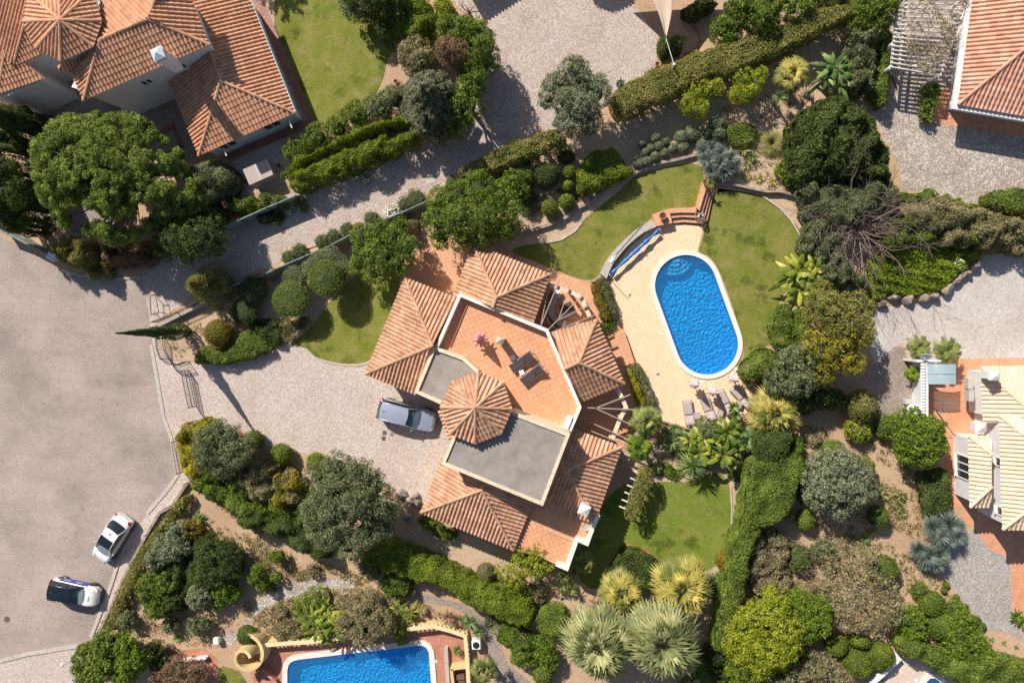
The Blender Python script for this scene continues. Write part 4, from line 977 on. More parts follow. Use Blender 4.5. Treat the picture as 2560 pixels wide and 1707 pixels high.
def limbs(mb, base, tips, r0, bend=.4):
    for t in tips:
        base = Vector(base); t = Vector(t); mid = base.lerp(t, .5)+Vector((random.uniform(-bend, bend), random.uniform(-bend, bend), .25*(t.z-base.z)))
        mb.tube([base, base.lerp(mid, .6), mid, t], [r0, r0*.7, r0*.5, r0*.2], 6)
def tree(name, label, spec, h, mat, cat='tree', thick=None, trunk=None, cr=.5, bark='bark', core=.62, group=None, leafcore='shadow_core', tr=.16, **kw):
    """spec: crop points u,v,r[,ztop]"""
    kw.setdefault('jit', .6); bl = []; k = None; thick = thick or (3 if cat in ('conifer', 'shrub') else 1.05)
    for t in spec.split():
        if ':' in t:
            k, t = t.split(':')
            if not t: continue
        a = [float(x) for x in t.split(',')]; zt = a[3] if len(a) > 3 else h; r = mm(a[2], zt)
        rz = min(r*thick, zt*.48); z = zt-rz; p = W(X0[int(k[0])]+a[0]/Z, Y0[int(k[1])]+a[1]/Z, z+rz*.4); bl.append((p.x, p.y, z, r, r, rz))
    if mat in ('olive',): kw.setdefault('aspect', .5)
    B = np.array(bl); cx, cy = (B[:, 0]*B[:, 3]**2).sum()/(B[:, 3]**2).sum(), (B[:, 1]*B[:, 3]**2).sum()/(B[:, 3]**2).sum()
    kw.setdefault('size', .15); kw.setdefault('dens', 270)
    t = thing(name, label, cat, (cx, cy, 0), 0, group)
    B[:, 0] -= cx; B[:, 1] -= cy
    link('crown', foliage_mesh('crown', ell_leaves(B, cr=cr, core=core, **kw), [M[mat], M[leafcore]]), t)
    mb = MB(); fork = Vector((0, 0, max(.3, h*.22)))
    mb.tube([(0, 0, -.05), (random.uniform(-.1, .1), .05, fork.z*.5), fork], [tr*1.35, tr, tr*.85], 8)
    limbs(mb, fork, [(b[0], b[1], b[2]) for b in B], tr*.6, .2)
    mb.build('trunk', M[bark], t); return t
def uv(v): return v/np.linalg.norm(v)
def rosette(label, spots, n, L_, wd, mat, name, cat, up=(.15, 1.1), droop=.35, z=.05, stem=True, group=None, mats=None):
    """spots: crop string u,v,R[,height]"""
    bl = []; k = None; st = []
    for t in spots.split():
        if ':' in t:
            k, t = t.split(':')
            if not t: continue
        a = [float(x) for x in t.split(',')]; hz = a[3] if len(a) > 3 else z; p = W(X0[int(k[0])]+a[0]/Z, Y0[int(k[1])]+a[1]/Z, hz+.15); rr = mm(a[2], hz)
        st.append((p.x, p.y, hz, rr))
        for i in range(n):
            th = 2*math.pi*(i/n*5.236 % 1)+rng.random()*.5; el = up[0]+(up[1]-up[0])*rng.random()**.9
            d = (math.cos(th)*math.cos(el), math.sin(th)*math.cos(el), math.sin(el))
            bl.append(((p.x, p.y, hz), d, rr*L_*(.85+.3*rng.random())/max(.55, math.cos(el*.6)), wd*rr, droop, rng.random(), 0))
    V, Fs, Mi, Rn = blades(name, None, bl, None)
    me = mk(name, V, Fs, [M[mat]], Mi, Rn); o = link(name, me)
    tag(o, label, cat, group)
    if stem and any(s[2] > .3 for s in st):
        for x, y, hz, rr in st: mb = MB(); mb.tube([(x, y, 0), (x, y, hz)], [.12, .08], 6); mb.build('stem', M['bark'], o)
    return o
def fan_leaves(c, R_, nf, bl, elev=(-.35, 1.25), mat=0, petiole=.52, blen=.46, wd=.06, nb=15, spread=1.45):
    nf = max(15, int(nf*.95)); nb = min(nb, 15); wd = .062
    for f in range(nf):
        az = 2*math.pi*((f*.381966) % 1)+.3*rng.random(); el = elev[0]+(elev[1]-elev[0])*((f+.5)/nf)
        d = np.array([math.cos(az)*math.cos(el), math.sin(az)*math.cos(el), math.sin(el)]); pet = R_*petiole*(.72+.45*rng.random())*(1-.45*max(0, el)/1.3); hub = np.array(c)+d*pet-np.array([0, 0, .12*pet*math.cos(el)])
        bl.append((c, d, pet, .05, .12, .3, mat))
        side = uv(np.cross(d, [0, 0, 1])+1e-6*np.ones(3)); nrm = np.cross(side, d)
        tilt = .25+.25*rng.random(); rn = rng.random()*.75-.1
        ax = uv(d*(1-tilt*.3)-np.array([0, 0, tilt])*(.5 if el < 1 else .1))
        for b in range(nb):
            t = (b/(nb-1)-.5)*2; a = t*spread; dd = uv(ax*math.cos(a)+side*math.sin(a)+nrm*(.12*abs(t)+.05*(b % 2)))
            bl.append((hub, dd, R_*blen*(1-.28*t*t)*(.9+.15*rng.random()), wd*R_*1.1, .25+.45*rng.random(), rn+.35*rng.random(), mat))
def fan_palm(label, s, h, rpx, nf, mat, group=None, dead=0, name='fan_palm', nb=17, wd=.055):
    p = R(s, h)[0]; R_ = mm(rpx, h)*1.14; t = thing(name, label, 'palm', (p.x, p.y, 0), 0, group); bl = []
    fan_leaves((0, 0, h), R_, nf, bl, nb=nb, wd=wd)
    V, Fs, Mi, Rn = blades('fronds', None, bl, None); link('fronds', mk('fronds', V, Fs, [M[mat]], Mi, Rn), t)
    if dead:
        bl = []; fan_leaves((0, 0, h-.35), R_*.85, dead, bl, elev=(-.9, -.2)); V, Fs, Mi, Rn = blades('dry_fronds', None, bl, None); link('dry_fronds', mk('dry_fronds', V, Fs, [M['tussock']], Mi, Rn), t)
    mb = MB(); mb.tube([(0, 0, -.05), (0, 0, h*.5), (0, 0, h-.05)], [.24, .19, .17], 8); mb.build('trunk', M['bark'], t); return t
def feather_palm(label, s, h, rpx, nf, mat, name='palm', wd=.05):
    p = R(s, h)[0]; R_ = mm(rpx, h); t = thing(name, label, 'palm', (p.x, p.y, 0)); bl = []
    for f in range(nf):
        az = 2*math.pi*((f*.381966) % 1); el = -.05+1.1*(f/nf); d = np.array([math.cos(az)*math.cos(el), math.sin(az)*math.cos(el), math.sin(el)]); side = uv(np.cross(d, [0, 0, 1])+1e-6)
        bl.append(((0, 0, h), d, R_, .03, .5, .4, 0)); rn = rng.random()*.5
        for i in range(16):
            q = .12+.88*i/16; b = np.array([0, 0, h])+d*R_*q-np.array([0, 0, .5*R_*q*q])
            for sg in (-1, 1): bl.append((b, uv(d*.55+side*sg*.8-np.array([0, 0, .25])), R_*.34*(1-.55*q), wd, .2, rn+.5*rng.random(), 0))
    V, Fs, Mi, Rn = blades('fronds', None, bl, None); link('fronds', mk('fronds', V, Fs, [M[mat]], Mi, Rn), t)
    mb = MB(); mb.tube([(0, 0, -.05), (0, 0, h)], [.2, .16], 8); mb.build('trunk', M['bark'], t); return t
def broadleaf(label, s, rpx, n, h, mat='banana', name='banana_plant', cat='banana plant', lw=.26, parts=3, spread=.6):
    p = R(s, h*.7)[0]; R_ = mm(rpx, h); t = thing(name, label, cat, (p.x, p.y, 0)); V = []; Fs = []; Mi = []; Rn = []; mb = MB()
    for k in range(parts):
        a0 = 6.28*k/parts+rng.random(); o = np.array([math.cos(a0), math.sin(a0), 0])*R_*spread*(.4+.6*rng.random())*(parts > 1); zt = h*(.5+.35*rng.random())
        mb.tube([(o[0]*.8, o[1]*.8, -.05), (o[0], o[1], zt)], [.13, .08], 6)
        for i in range(int(n*1.7)):
            az = 2*math.pi*((i*.381966+k*.3) % 1)+rng.random()*.3; el = .05+1.15*(i/(n*1.7)); d = np.array([math.cos(az)*math.cos(el), math.sin(az)*math.cos(el), math.sin(el)]); side = uv(np.cross(d, [0, 0, 1])+1e-6)
            L_ = R_*.88*(.75+.5*rng.random()); rn = rng.random()**1.8; K = 7; o_ = len(V); base = o+np.array([0, 0, zt])
            for j in range(K+1):
                q = j/K; c = base+d*L_*q-np.array([0, 0, .5*L_*q*q]); ww = .58*lw*L_*math.sin(math.pi*min(1, max(0, (q-.18)/.84)))**.6+.01 if q > .18 else .015
                ww *= (.88+.24*rng.random()); V += [c-side*ww*.95-np.array([0, 0, ww*.15]), c+np.array([0, 0, .12*ww]), c+side*ww*.95-np.array([0, 0, ww*.15])]
            for j in range(K):
                a = o_+3*j
                for q in (0, 1): Fs.append((a+q, a+q+1, a+q+4, a+q+3)); Rn.append(min(1, rn*.8+.25*rng.random())); Mi.append(0)
    link('leaves', mk('leaves', np.array(V), np.array(Fs), [M[mat]], Mi, Rn), t); mb.build('stem', M['bark_pale'], t); return t
def bare(label, s, rpx, h, n=26, name='bare_tree', cat='bare tree', mat='twig', depth=3, rb=.07, zb=.6):
    p = R(s, h*.6)[0]; R_ = mm(rpx, h); t = thing(name, label, cat, (p.x, p.y, 0)); mb = MB(); mb.tube([(0, 0, -.05), (0, 0, zb)], [rb*1.6, rb*1.2], 7); trk = mb.build('trunk', M[mat], t)
    m2 = MB(); g = random.Random(len(label)*7+int(rpx))
    def grow(b, d, L_, r, k):
        q = [b]; c = b
        for i in range(3): d = (d+Vector((g.uniform(-.22, .22), g.uniform(-.22, .22), g.uniform(-.1, .16)))).normalized(); c = c+d*L_/3; q.append(c)
        m2.tube(q, [r, r*.8, r*.6, r*.4], 4, cap=False)
        if k > 0:
            for i in range(g.choice((3, 4))):
                bb = q[g.choice((1, 2, 3))]; dd = (d+Vector((g.uniform(-.9, .9), g.uniform(-.9, .9), g.uniform(-.25, .5)))).normalized(); grow(bb, dd, L_*g.uniform(.45, .75), r*.5, k-1)
    for i in range(n):
        a = 6.283*i/n+g.uniform(-.2, .2); el = g.uniform(.12, .95); d = Vector((math.cos(a)*math.cos(el), math.sin(a)*math.cos(el), math.sin(el)*h/R_*.9)).normalized()
        grow(Vector((0, 0, zb)), d, R_*g.uniform(.5, .85), rb*.55, depth-1)
    m2.build('branches', M[mat], t); return t
def flowers(label, s, rpx, h, n, mat, leaf='hedge', size=.09, name='flowering_plant', cat='flowers'):
    p = R(s, h)[0]; r = mm(rpx, h); g = np.random.default_rng(n+int(rpx)); P = g.normal(size=(n, 3)); P /= np.linalg.norm(P, axis=1)[:, None]; P[:, 2] = np.abs(P[:, 2])
    A = P*[r, r, h*.5]*(.8+.25*g.random((n, 1)))+[p.x, p.y, h*.5]; v, f = leaf_cards(A, P+[0, 0, .6], size, .9, .4, g); n2 = n*4
    Q = g.normal(size=(n2, 3)); Q /= np.linalg.norm(Q, axis=1)[:, None]; B = Q*[r*.95, r*.95, h*.45]+[p.x, p.y, h*.45]; v2, f2 = leaf_cards(B, Q, .12, .5, .8, g)
    d = join([(v, f, 1, np.zeros(n)), (v2, f2, 0, g.random(n2))]); o = link(name, foliage_mesh(name, d, [M[leaf], M[mat]])); return tag(o, label, cat)

# ---- upper left
def pine(label, poly, h, hb):
    pl = np.array(P2(poly, h*.85)); c = pl.mean(0); t = thing('pine_tree', label, 'pine tree', (c[0], c[1], 0)); pl = pl-c; g = np.random.default_rng(5)
    lo, hi = pl.min(0), pl.max(0); Q = lo+g.random((2200, 2))*(hi-lo); d = poly_dist(Q, pl); Q = Q[d > .2]; d = d[d > .2]
    keep = snoise(np.c_[Q, np.zeros(len(Q))], .25, 3) < .42; Q = Q[keep][:1050]; d = d[keep][:1050]
    z = hb+(h-hb)*np.clip(d/3.2, .12, 1)**.6*(.62+.38*g.random(len(Q))); parts = []
    V = []; cc = np.c_[Q, z]
    for i, q in enumerate(cc):
        k = 170; e = g.normal(size=(k, 3)); e /= np.linalg.norm(e, axis=1)[:, None]; e[:, 2] = e[:, 2]*.7+.25; rr = .28+.22*g.random()
        Pn = q+e*[rr, rr, rr*.7]*(g.random((k, 1))**.45); vv, ff = leaf_cards(Pn, e+[0, 0, .5], .26, .22, .6, g); parts.append((vv, ff, 0, np.clip(.55*g.random()+.45*g.random(k), 0, 1)))
    link('crown', foliage_mesh('crown', join(parts), [M['pine']]), t)
    mb = MB(); mb.tube([(0, 0, -.1), (.1, 0, hb*.7), (0, .1, hb+.6), (0, 0, h*.8)], [.34, .28, .22, .1], 8)
    for q in cc[::3]:
        zz = hb*.75+random.random()*(q[2]-hb*.75)*.6; b = Vector((0, 0, zz)); e = Vector(q); m_ = b.lerp(e, .55)+Vector((0, 0, -.15)); mb.tube([b, m_, e], [.085, .05, .02], 5, cap=False)
    mb.build('trunk', M['bark_pale'], t)
pine('tall airy pine with gaps showing its branches in front of the two storey house', '00:70,1080 160,840 300,760 480,770 720,745 960,790 1000,900 1120,960 1205,1010 1240,1120 1240,1220 1320,1270 1330,1400 01:1330,330 1220,430 1000,490 850,610 700,615 560,540 300,470 230,400 110,250 90,150', 8.2, 3.6)
tree('tree', 'dense dark tree cut off at the left edge beside the tall pine', '00:-20,1250,120 -10,1480,130,5.5 01:40,230,120 60,420,100,5', 6.2, 'dark', cr=.4)
fan_palm('shaded fan palm at the left edge between house and pine', '00:50,920', 4.2, 130, 20, 'dracaena')
tree('tree', 'dark green shrubby tree with lime tips beside the lane below the pine', '01:1180,480,110,4.5 1300,560,130,5.5 1440,560,140,6 1560,610,90,5 1380,680,90,4.5 1250,660,70,4', 6.0, 'cypress', cr=.32, size=.14, dens=230)
tree('tree', 'dark conifer in the shade between the pine and the green netting fence', '01:1400,330,120,5 1520,470,100,4.2 1330,420,100,5', 5, 'dark', cr=.35)
hedge('rounded grey green clipped mass between pine and patio of the two storey house', '00:1300,1225 1400,1185 1540,1160 1680,1220 1715,1320 1650,1440 1500,1510 1340,1440', 2.4, 'greygreen', .9, name='shrub', cat='shrub', lump=.12)
shrub('olive brown corner hedge beside the white gate pillar', '01:410,620 470,570 580,570 640,640 650,780 560,790 480,770 400,745', 2.6, 'hedge_brown', .5, name='hedge', cat='hedge')
shrub('dull shrub bulging over the shaded kerb below the corner hedge', '01:600,770 690,730 770,760 785,840 680,885 610,830', 1.4, 'hedge_brown', .5)
shrub('brown shaded thicket under the tall pine', '01:640,620 900,600 1150,600 1190,700 1050,770 800,790 650,740', 1.5, 'rust', .6)
shrub('leafy green shrub in the shade below the pine beside the grass strip', '01:1040,600 1120,580 1170,640 1140,700 1060,690', 1.6, 'hedge', .5)
shrub('red leaved dark shrub near the small storage box', '01:1450,240 1600,180 1690,260 1700,380 1560,420 1440,350', 1.2, 'rust', .5)
shrub('low green shrub with yellow tips under the storage box', '01:1920,250 2000,230 2080,260 2070,320 1960,350 1910,310', 1.5, 'citrus', .5)
shrub('loose green shrub left of the netting fence', '01:1690,330 1750,280 1880,270 1930,320 1870,370 1740,420 1690,390', 1.3, 'hedge', .5)
shrub('green shrub below the fence by the white flowers', '01:1900,400 1980,370 2060,380 2070,430 1990,470 1910,460', .9, 'cypress', .4)
shrub('small grey shrub at the end of the netting fence', '01:2150,290 2200,260 2240,310 2230,370 2170,365', 1.0, 'greygreen', .3)
flowers('white daisies in the shade under the netting fence', '10:365,1540', 30, .5, 45, 'petal_white')
flowers('blue white daisies in the deep shade of the long hedge', '10:910,1308', 42, .5, 70, 'petal_white')
# cone shaped conifer leaning out over the lane entry, and the cypress
def conifer(label, basexy, h, r, name='conifer', cat='conifer', mat='cypress', cone=.55, dens=330, size=.13, cr=.16, slim=False):
    p = W(*basexy); t = thing(name, label, cat, (p.x, p.y, 0)); g = np.random.default_rng(int(h*10)); n = int(2*math.pi*r*h*dens*.6)
    z = g.random(n)**(1.2 if not slim else 1.0)*h; f = z/h; rad_ = r*np.where(f < .15, .7+2*f, (1-((f-.15)/.85)**(1.25 if slim else 2.2)))*(1+.16*snoise(np.c_[g.random(n)*0, z*0, z], .6, 3)); th = g.random(n)*6.283
    P3 = np.c_[np.cos(th)*rad_, np.sin(th)*rad_, z]; rr = 1+.16*snoise(P3, .55, 4)+.16*snoise(P3, 1.3, 5); P3[:, :2] *= rr[:, None]*(.8+.22*g.random(n))[:, None]
    Nn = np.c_[np.cos(th), np.sin(th), .5+0*z]; v, fq = leaf_cards(P3, Nn, size, .5, .7, g); cl = .5+.5*snoise(P3, .6, 6)
    v2, f2 = ellip_core((0, 0, h*.46), (r*.55, r*.55, h*.42), 1.0); link('crown', foliage_mesh('crown', join([(v, fq, 0, .5*cl+.5*g.random(n)), (v2, f2, 1, np.zeros(len(f2)))]), [M[mat], M['shadow_core']]), t)
    mb = MB(); mb.tube([(0, 0, -.05), (0, 0, h*.5)], [.16, .08], 7); mb.build('trunk', M['bark'], t)
conifer('egg shaped brownish green thuja standing over the end of the lane fence', (552, 714), 4.6, 1.5, name='thuja', cat='conifer', mat='hedge_brown')
conifer('tall slim cypress leaning out over the pale road', (468, 828), 8.8, .60, name='cypress', cat='cypress', slim=True)
# long double hedge north of the lane
hedge('upper half of the double hedge along the lane, in full sun', '10:310,1240 360,1180 560,1075 860,945 1100,860 1240,835 1270,880 1080,930 900,1000 700,1080 560,1140 430,1230 380,1290', 2.3, 'hedge_bright', .35, wavy=.2, lump=.1)
hedge('lower half of the double hedge along the lane, casting shade on the setts', '10:305,1260 400,1270 520,1215 700,1130 860,1075 1000,1020 1150,980 1290,960 1300,1040 1110,1120 870,1215 640,1320 400,1415 330,1330', 2.2, 'hedge_bright', .4, wavy=.25, lump=.14)
for lab, u, v, r, m_ in (('round green shrub at the lower end of the row behind the double hedge', 410, 1110, 85, 'hedge'), ('second shrub of the row behind the double hedge, near the patio corner', 560, 1000, 95, 'citrus'), ('third shrub of the row behind the double hedge', 710, 940, 85, 'hedge'), ('fourth and largest shrub of the row behind the double hedge', 850, 850, 110, 'hedge'), ('fifth shrub of the row behind the double hedge, near the bare soil', 1000, 790, 100, 'greygreen'), ('sixth shrub of the row, grey and against the cedar', 1130, 720, 95, 'greygreen')):
    tree('shrub', lab, '10:%d,%d,%d' % (u, v, r), 2.2 if r > 90 else 1.9, m_, cat='shrub', cr=.28, size=.14, tr=.05, group='shrubs behind the double hedge')
shrub('small grey shrub at the bare patch of the upper left lawn', '10:1090,310 1150,285 1210,310 1200,360 1120,370', 1.0, 'olive', .4)
tree('shrub', 'shaded grey green clipped tree at the top edge of the upper left lawn', '10:830,20,90 930,40,100 980,-20,100', 3.4, 'greygreen', cat='shrub', cr=.3)
tree('tree', 'dark tree cut by the top edge behind the upper left lawn', '10:1080,60,90,4 1060,200,60,3 1020,-80,150,5', 4.6, 'dark', cr=.35)
hedge('bright green flat topped hedge by the timber bench', '10:1150,-40 1370,-40 1390,60 1450,130 1420,200 1320,330 1210,290 1160,200', 3.0, 'hedge_bright', .6, lump=.1)
shrub('yellow flecked shrub behind the timber bench', '10:1410,0 1500,-30 1560,40 1520,90 1450,110 1400,60', 1.4, 'lime', .4)
bare('dark bare tree overhanging the bench at the top edge', '10:1665,40', 110, 3.2, 7, mat='wood_dark', depth=3, rb=.09)
conifer_spec = '10:1530,210,90 1640,230,100 1740,240,100 1780,380,100 1690,480,100 1620,330,110'
tree('conifer', 'broad rich green conifer at the top of the cluster beside the courtyard', conifer_spec, 5.5, 'hedge', cr=.3, size=.14, dens=230, cat='conifer')
tree('conifer', 'reddish brown crowned conifer in the middle of the cluster', '10:1510,350,70 1600,380,90 1640,440,60,5.5', 6.2, 'rust', cr=.28, size=.13, dens=260, cat='conifer')
tree('conifer', 'dark green tree on the courtyard side of the cedar', '10:1680,640,100,5 1660,760,110,4.8 1720,560,80 1600,880,90,4', 5.0, 'citrus', cr=.34, cat='tree')
tree('shrub', 'dull green tree bottom under the cedar, above the double hedge end', '10:1340,940,90,3 1450,960,90,3 1280,380,110,4 1330,450,110,4.5 1560,950,70,3', 4, 'scrub', cr=.3, cat='shrub')
def cedar(label, s, rpx, h):
    p = R(s, h*.8)[0]; R_ = mm(rpx, h*.7); t = thing('cedar', label, 'cedar', (p.x, p.y, 0)); mb = MB(); mb.tube([(0, 0, -.1), (0, 0, h*.5), (0, 0, h)], [.3, .18, .06], 8); g = np.random.default_rng(8); AP = []; AN = []
    for i in range(64):
        az = i*2.39996; lv = (i/64); L_ = R_*(1-.75*lv)*(.8+.35*g.random()); z0 = h*(.35+.6*lv); d = np.array([math.cos(az), math.sin(az), .12]); tip = np.array([0, 0, z0])+d*L_-np.array([0, 0, .12*L_])
        mb.tube([(0, 0, z0), tuple(np.array([0, 0, z0])+d*L_*.5), tuple(tip)], [.06, .04, .015], 4, cap=False)
        n = int(L_*330); q = g.random(n)**.7; sd = np.array([-d[1], d[0], 0]); P_ = np.array([0, 0, z0])+d*L_*q[:, None]-np.array([0, 0, .12*L_])*(q*q)[:, None]+sd*((g.random(n)-.5)*.62*(.4+q)*(1.1-q*.3))[:, None]*L_*.42+np.array([0, 0, .06])*g.normal(size=(n, 1)); AP.append(P_); AN.append(np.tile([0, 0, 1.], (n, 1)))
    AP = np.concatenate(AP); AN = np.concatenate(AN); v, f = leaf_cards(AP, AN, .22, .28, .5, g); link('crown', foliage_mesh('crown', join([(v, f, 0, .4*g.random(len(f))+.6*(.5+.5*snoise(AP, .4, 2)))]), [M['cedar']]), t); mb.build('trunk', M['bark_pale'], t)
cedar('old cedar with radiating grey branches above the double hedge', '10:1352,662', 262, 7.5)
tree('conifer', 'tall dark tree beyond the top edge shading the upper left lawn', '10:-260,-560,260,7.5', 7.5, 'dark', cr=.5, cat='conifer') if 0 else None
def shade_tree():
    p = W(586, -190); t = thing('monkey_puzzle', 'spiky tree just beyond the top edge whose shadow lies on the upper left lawn', 'tree', (p.x, p.y, 0)); mb = MB(); mb.tube([(0, 0, -.1), (0, 0, 7)], [.22, .1], 8); mb.build('trunk', M['bark'], t); bl = []
    for i in range(44):
        az = i*2.39996; zz = 3.2+3.8*i/44; L_ = 2.6*(1-.5*i/44); d = np.array([math.cos(az), math.sin(az), .15])
        for j in range(26):
            q = .1+.9*j/26; b = np.array([0, 0, zz])+d*L_*q
            for k in range(5): e = rng.normal(size=3); bl.append((b, uv(e+d*.5), .3, .06, .1, rng.random(), 0))
    V, Fs, Mi, Rn = blades('crown', None, bl, None); link('crown', mk('crown', V, Fs, [M['dark']], Mi, Rn), t)
shade_tree()
# ---- courtyard and the olive
tree('olive_tree', 'silvery olive tree in the cobbled courtyard against the long hedge', '20:690,500,95 750,590,80,4.6 570,640,100,4.4 500,720,60,4 640,740,100,5 760,770,110,5 850,680,100,4.7 880,610,60,4.2 700,880,110,4.6 640,900,80,4.2 800,880,90,4.2', 5.0, 'olive', cat='olive tree', cr=.3, size=.14, dens=330, bark='bark_pale', core=.55)
hedge('long brownish green hedge between the courtyard and the gravel garden', '20:940,720 1065,612 1200,540 1400,452 1650,350 1900,290 2200,180 30:560,180 700,110 960,30 1090,50 1110,115 800,262 560,392 300,500 0,590 20:1560,640 1210,790 1050,868 980,800', 2.5, 'hedge_brown', .3, size=.13, dens=260)
hedge('shaded lower stretch of the long hedge, from the olive tree down to the lane end', '20:540,930 640,1000 625,1045 250,1210 30,1290 10:1720,1330 1615,1310 1605,1235 1720,1190 1850,1110 2060,1020 2349,925', 2.3, 'hedge_brown', .3, size=.13, dens=240)
tree('tree', 'leafy orchard tree by the big retaining curve near the top', '20:1960,60,110 2060,110,110 2100,20,100 1900,20,90', 3.6, 'citrus', cr=.32)
tree('tree', 'smaller orchard tree standing against the long hedge', '20:1800,200,90,2.8 1850,270,80,2.6', 2.8, 'citrus', cr=.28)
tree('tree', 'dark round orchard tree on the edge of the long hedge', '20:2130,210,95', 2.8, 'hedge', cr=.28)
tree('tree', 'thin orchard tree at the top edge left of the tall hedge', '30:660,50,90 740,20,80 620,-20,80', 3.2, 'citrus', cr=.28, core=.4)
shrub('dark shrubs in the top corner between orchard and tall hedge', '30:790,-60 1160,-60 1160,60 1080,130 1040,40 900,40 830,60', 2.0, 'dark', .6)
ball('egg shaped dark shrub left of the sail pole', '20:1350,350', 50, 1.8, 'dark', ry=85, name='shrub', cat='shrub')
ball('egg shaped dark shrub right of the sail pole', '20:1440,335', 46, 1.8, 'dark', ry=72, name='shrub', cat='shrub')
shrub('dark hedge behind the shade sail at the top edge', '20:1470,60 1560,0 1740,-40 1740,40 1640,90 1520,120', 1.6, 'dark', .5, name='hedge', cat='hedge')
rosette('small yellow green aloe in the round brick bed', '20:1498,282,30', 16, 1, .2, 'lime', 'aloe', 'aloe', stem=False)
# topiary beds
hedge('dark rounded square topiary at the head of the topiary bed', '20:395,1215 460,1185 545,1190 590,1230 580,1300 540,1360 470,1385 410,1340 380,1280', 1.7, 'cypress', .45, name='topiary', cat='clipped shrub', size=.11, dens=330, wavy=.04)
for lab, u, v, r, ry, h, m_ in (('shaded oval shrub at the top of the topiary bed', 632, 1150, 68, 50, 1.0, 'dark'), ('bright clipped pillow beside the large green mound', 655, 1265, 48, 52, 1.2, 'hedge_bright'), ('small bright ball directly below the clipped pillow', 645, 1362, 44, 42, 1.1, 'hedge_bright'), ('bright round ball below the green mound near the stone wall', 634, 1478, 60, 56, 1.3, 'hedge_bright'), ('lowest left bright ball of the topiary bed', 512, 1525, 62, 64, 1.4, 'hedge_bright')):
    ball(lab, '20:%d,%d' % (u, v), r, h, m_, ry=ry)
hedge('large wedge shaped green mound half in shade above the curved lawn', '20:720,1225 780,1150 900,1080 985,1080 1070,1190 1130,1250 1090,1300 900,1370 740,1422 705,1390', 1.7, 'hedge_bright', .5, lump=.08)
sant = [(1190, 1055, 27), (1285, 1010, 35), (1312, 1072, 32), (1250, 1090, 28), (1213, 1118, 28), (1370, 1040, 25), (1355, 1122, 30), (1282, 1150, 33), (1416, 1086, 33), (1480, 1008, 46), (1492, 1078, 38), (1225, 1182, 32), (1165, 1196, 38), (1560, 975, 50), (1642, 992, 38), (1685, 975, 30), (1750, 900, 50), (1755, 985, 45), (1625, 1058, 38)]
protos = []
for k in range(3):
    d = ell_leaves([(0, 0, .5, .5, .5, .5)], core=.93, size=.10, dens=380, cr=0, lump=.05, jit=.5, zmin=-.6); protos.append(foliage_mesh('lavender_ball', d, [M['santolina'], M['shadow_core']]))
for i, (u, v, r) in enumerate(sant):
    h = .8 if r < 40 else 1.0; r *= 1.08; p = R('20:%d,%d' % (u, v), h*.6)[0]; o = link('lavender_ball', protos[i % 3]); o.location = (p.x, p.y, 0); s = mm(r, h)*2.05; o.scale = (s, s*(.92+.16*random.random()), h/.98); o.rotation_euler = (0, 0, i*1.3)
    tag(o, 'rounded grey green cotton lavender in the group above the low garden wall', 'lavender ball', 'grey cotton lavender balls above the garden wall')
hedge('low green carpet shrub beside the fountain grass', '20:1812,912 1900,900 2000,905 2045,960 2030,1045 1920,1090 1830,1060', .8, 'hedge', .4, name='shrub', cat='shrub', lump=.15)
bl = []; p = R('20:2150,1045', .5)[0]; 
for i in range(1500):
    a = rng.random()*6.283; e = .5+.9*rng.random(); bl.append(((p.x+.12*math.cos(a), p.y+.12*math.sin(a), .03), (math.cos(a)*math.cos(e), math.sin(a)*math.cos(e), math.sin(e)), mm(118)*(.75+.4*rng.random()), .02, .55, rng.random(), 0))
V, Fs, Mi, Rn = blades('x', None, bl, None); tag(link('fountain_grass', mk('fountain_grass', V, Fs, [M['tussock']], Mi, Rn)), 'straw green fountain grass tussock in the sandy bed', 'ornamental grass')
rosette('spiky blue grey agave clump by the top of the brick stairs', '20:1640,1110,70,.9 1700,1090,75,.9 1760,1130,80,1 1680,1180,80,1 1760,1200,85,1.1 1840,1170,80,.9 1880,1210,60,.7 1700,1260,75,.8 1790,1270,75,.8 1840,1240,60,.7 1650,1170,60,.8', 200, .9, .055, 'blue', 'agave_clump', 'agave', up=(.0, 1.3), droop=.2)
rosette('three headed yellow green aloe in the sandy bed', '20:1940,1100,60,.3 2000,1150,52,.3 1958,1205,50,.2', 30, 1, .13, 'palm', 'aloe', 'aloe')
rosette('twin headed bright yucca near the dark dome tree', '30:570,1230,60,.7 600,1300,55,.6 540,1260,40,.5', 40, 1, .12, 'bright', 'yucca', 'yucca')
for lab, s in (('tiny yellow green succulent right of the blue agave', '30:315,1308,32'), ('pale small succulent in the sandy bed, middle of three', '30:402,1318,34'), ('small yellow succulent next to the twin yucca', '30:505,1335,38')):
    rosette(lab, s, 26, 1, .2, 'palm_yellow', 'succulent', 'succulent', stem=False)
fan_palm('fan palm with yellow leaves at the edge of the long hedge shade', '30:650,540', 2.3, 132, 16, 'palm_yellow', nb=21)
broadleaf('dark bird of paradise clump near the tall hedge', '30:955,540', 150, 8, 2.2, 'dracaena', 'bird_of_paradise', 'bird of paradise', lw=.16, parts=4)
rosette('slender yucca throwing a star shaped shadow on the gravel', '30:562,715,62,1.6', 60, 1, .09, 'dracaena', 'yucca', 'yucca', up=(-.3, 1.3))
tree('shrub', 'lime green airy shrub in the shade, left of two', '20:1640,650,50 1560,700,65 1530,770,55 1620,790,55 1730,640,60', 2.7, 'lime', cat='shrub', cr=.22, core=0, size=.13, tr=.05, dens=200)
tree('shrub', 'lime green airy shrub in the shade, right of two', '20:1930,560,65 2020,600,65 1900,680,60 1980,680,55 2060,550,50', 2.8, 'lime', cat='shrub', cr=.22, core=0, size=.13, tr=.05, dens=200)
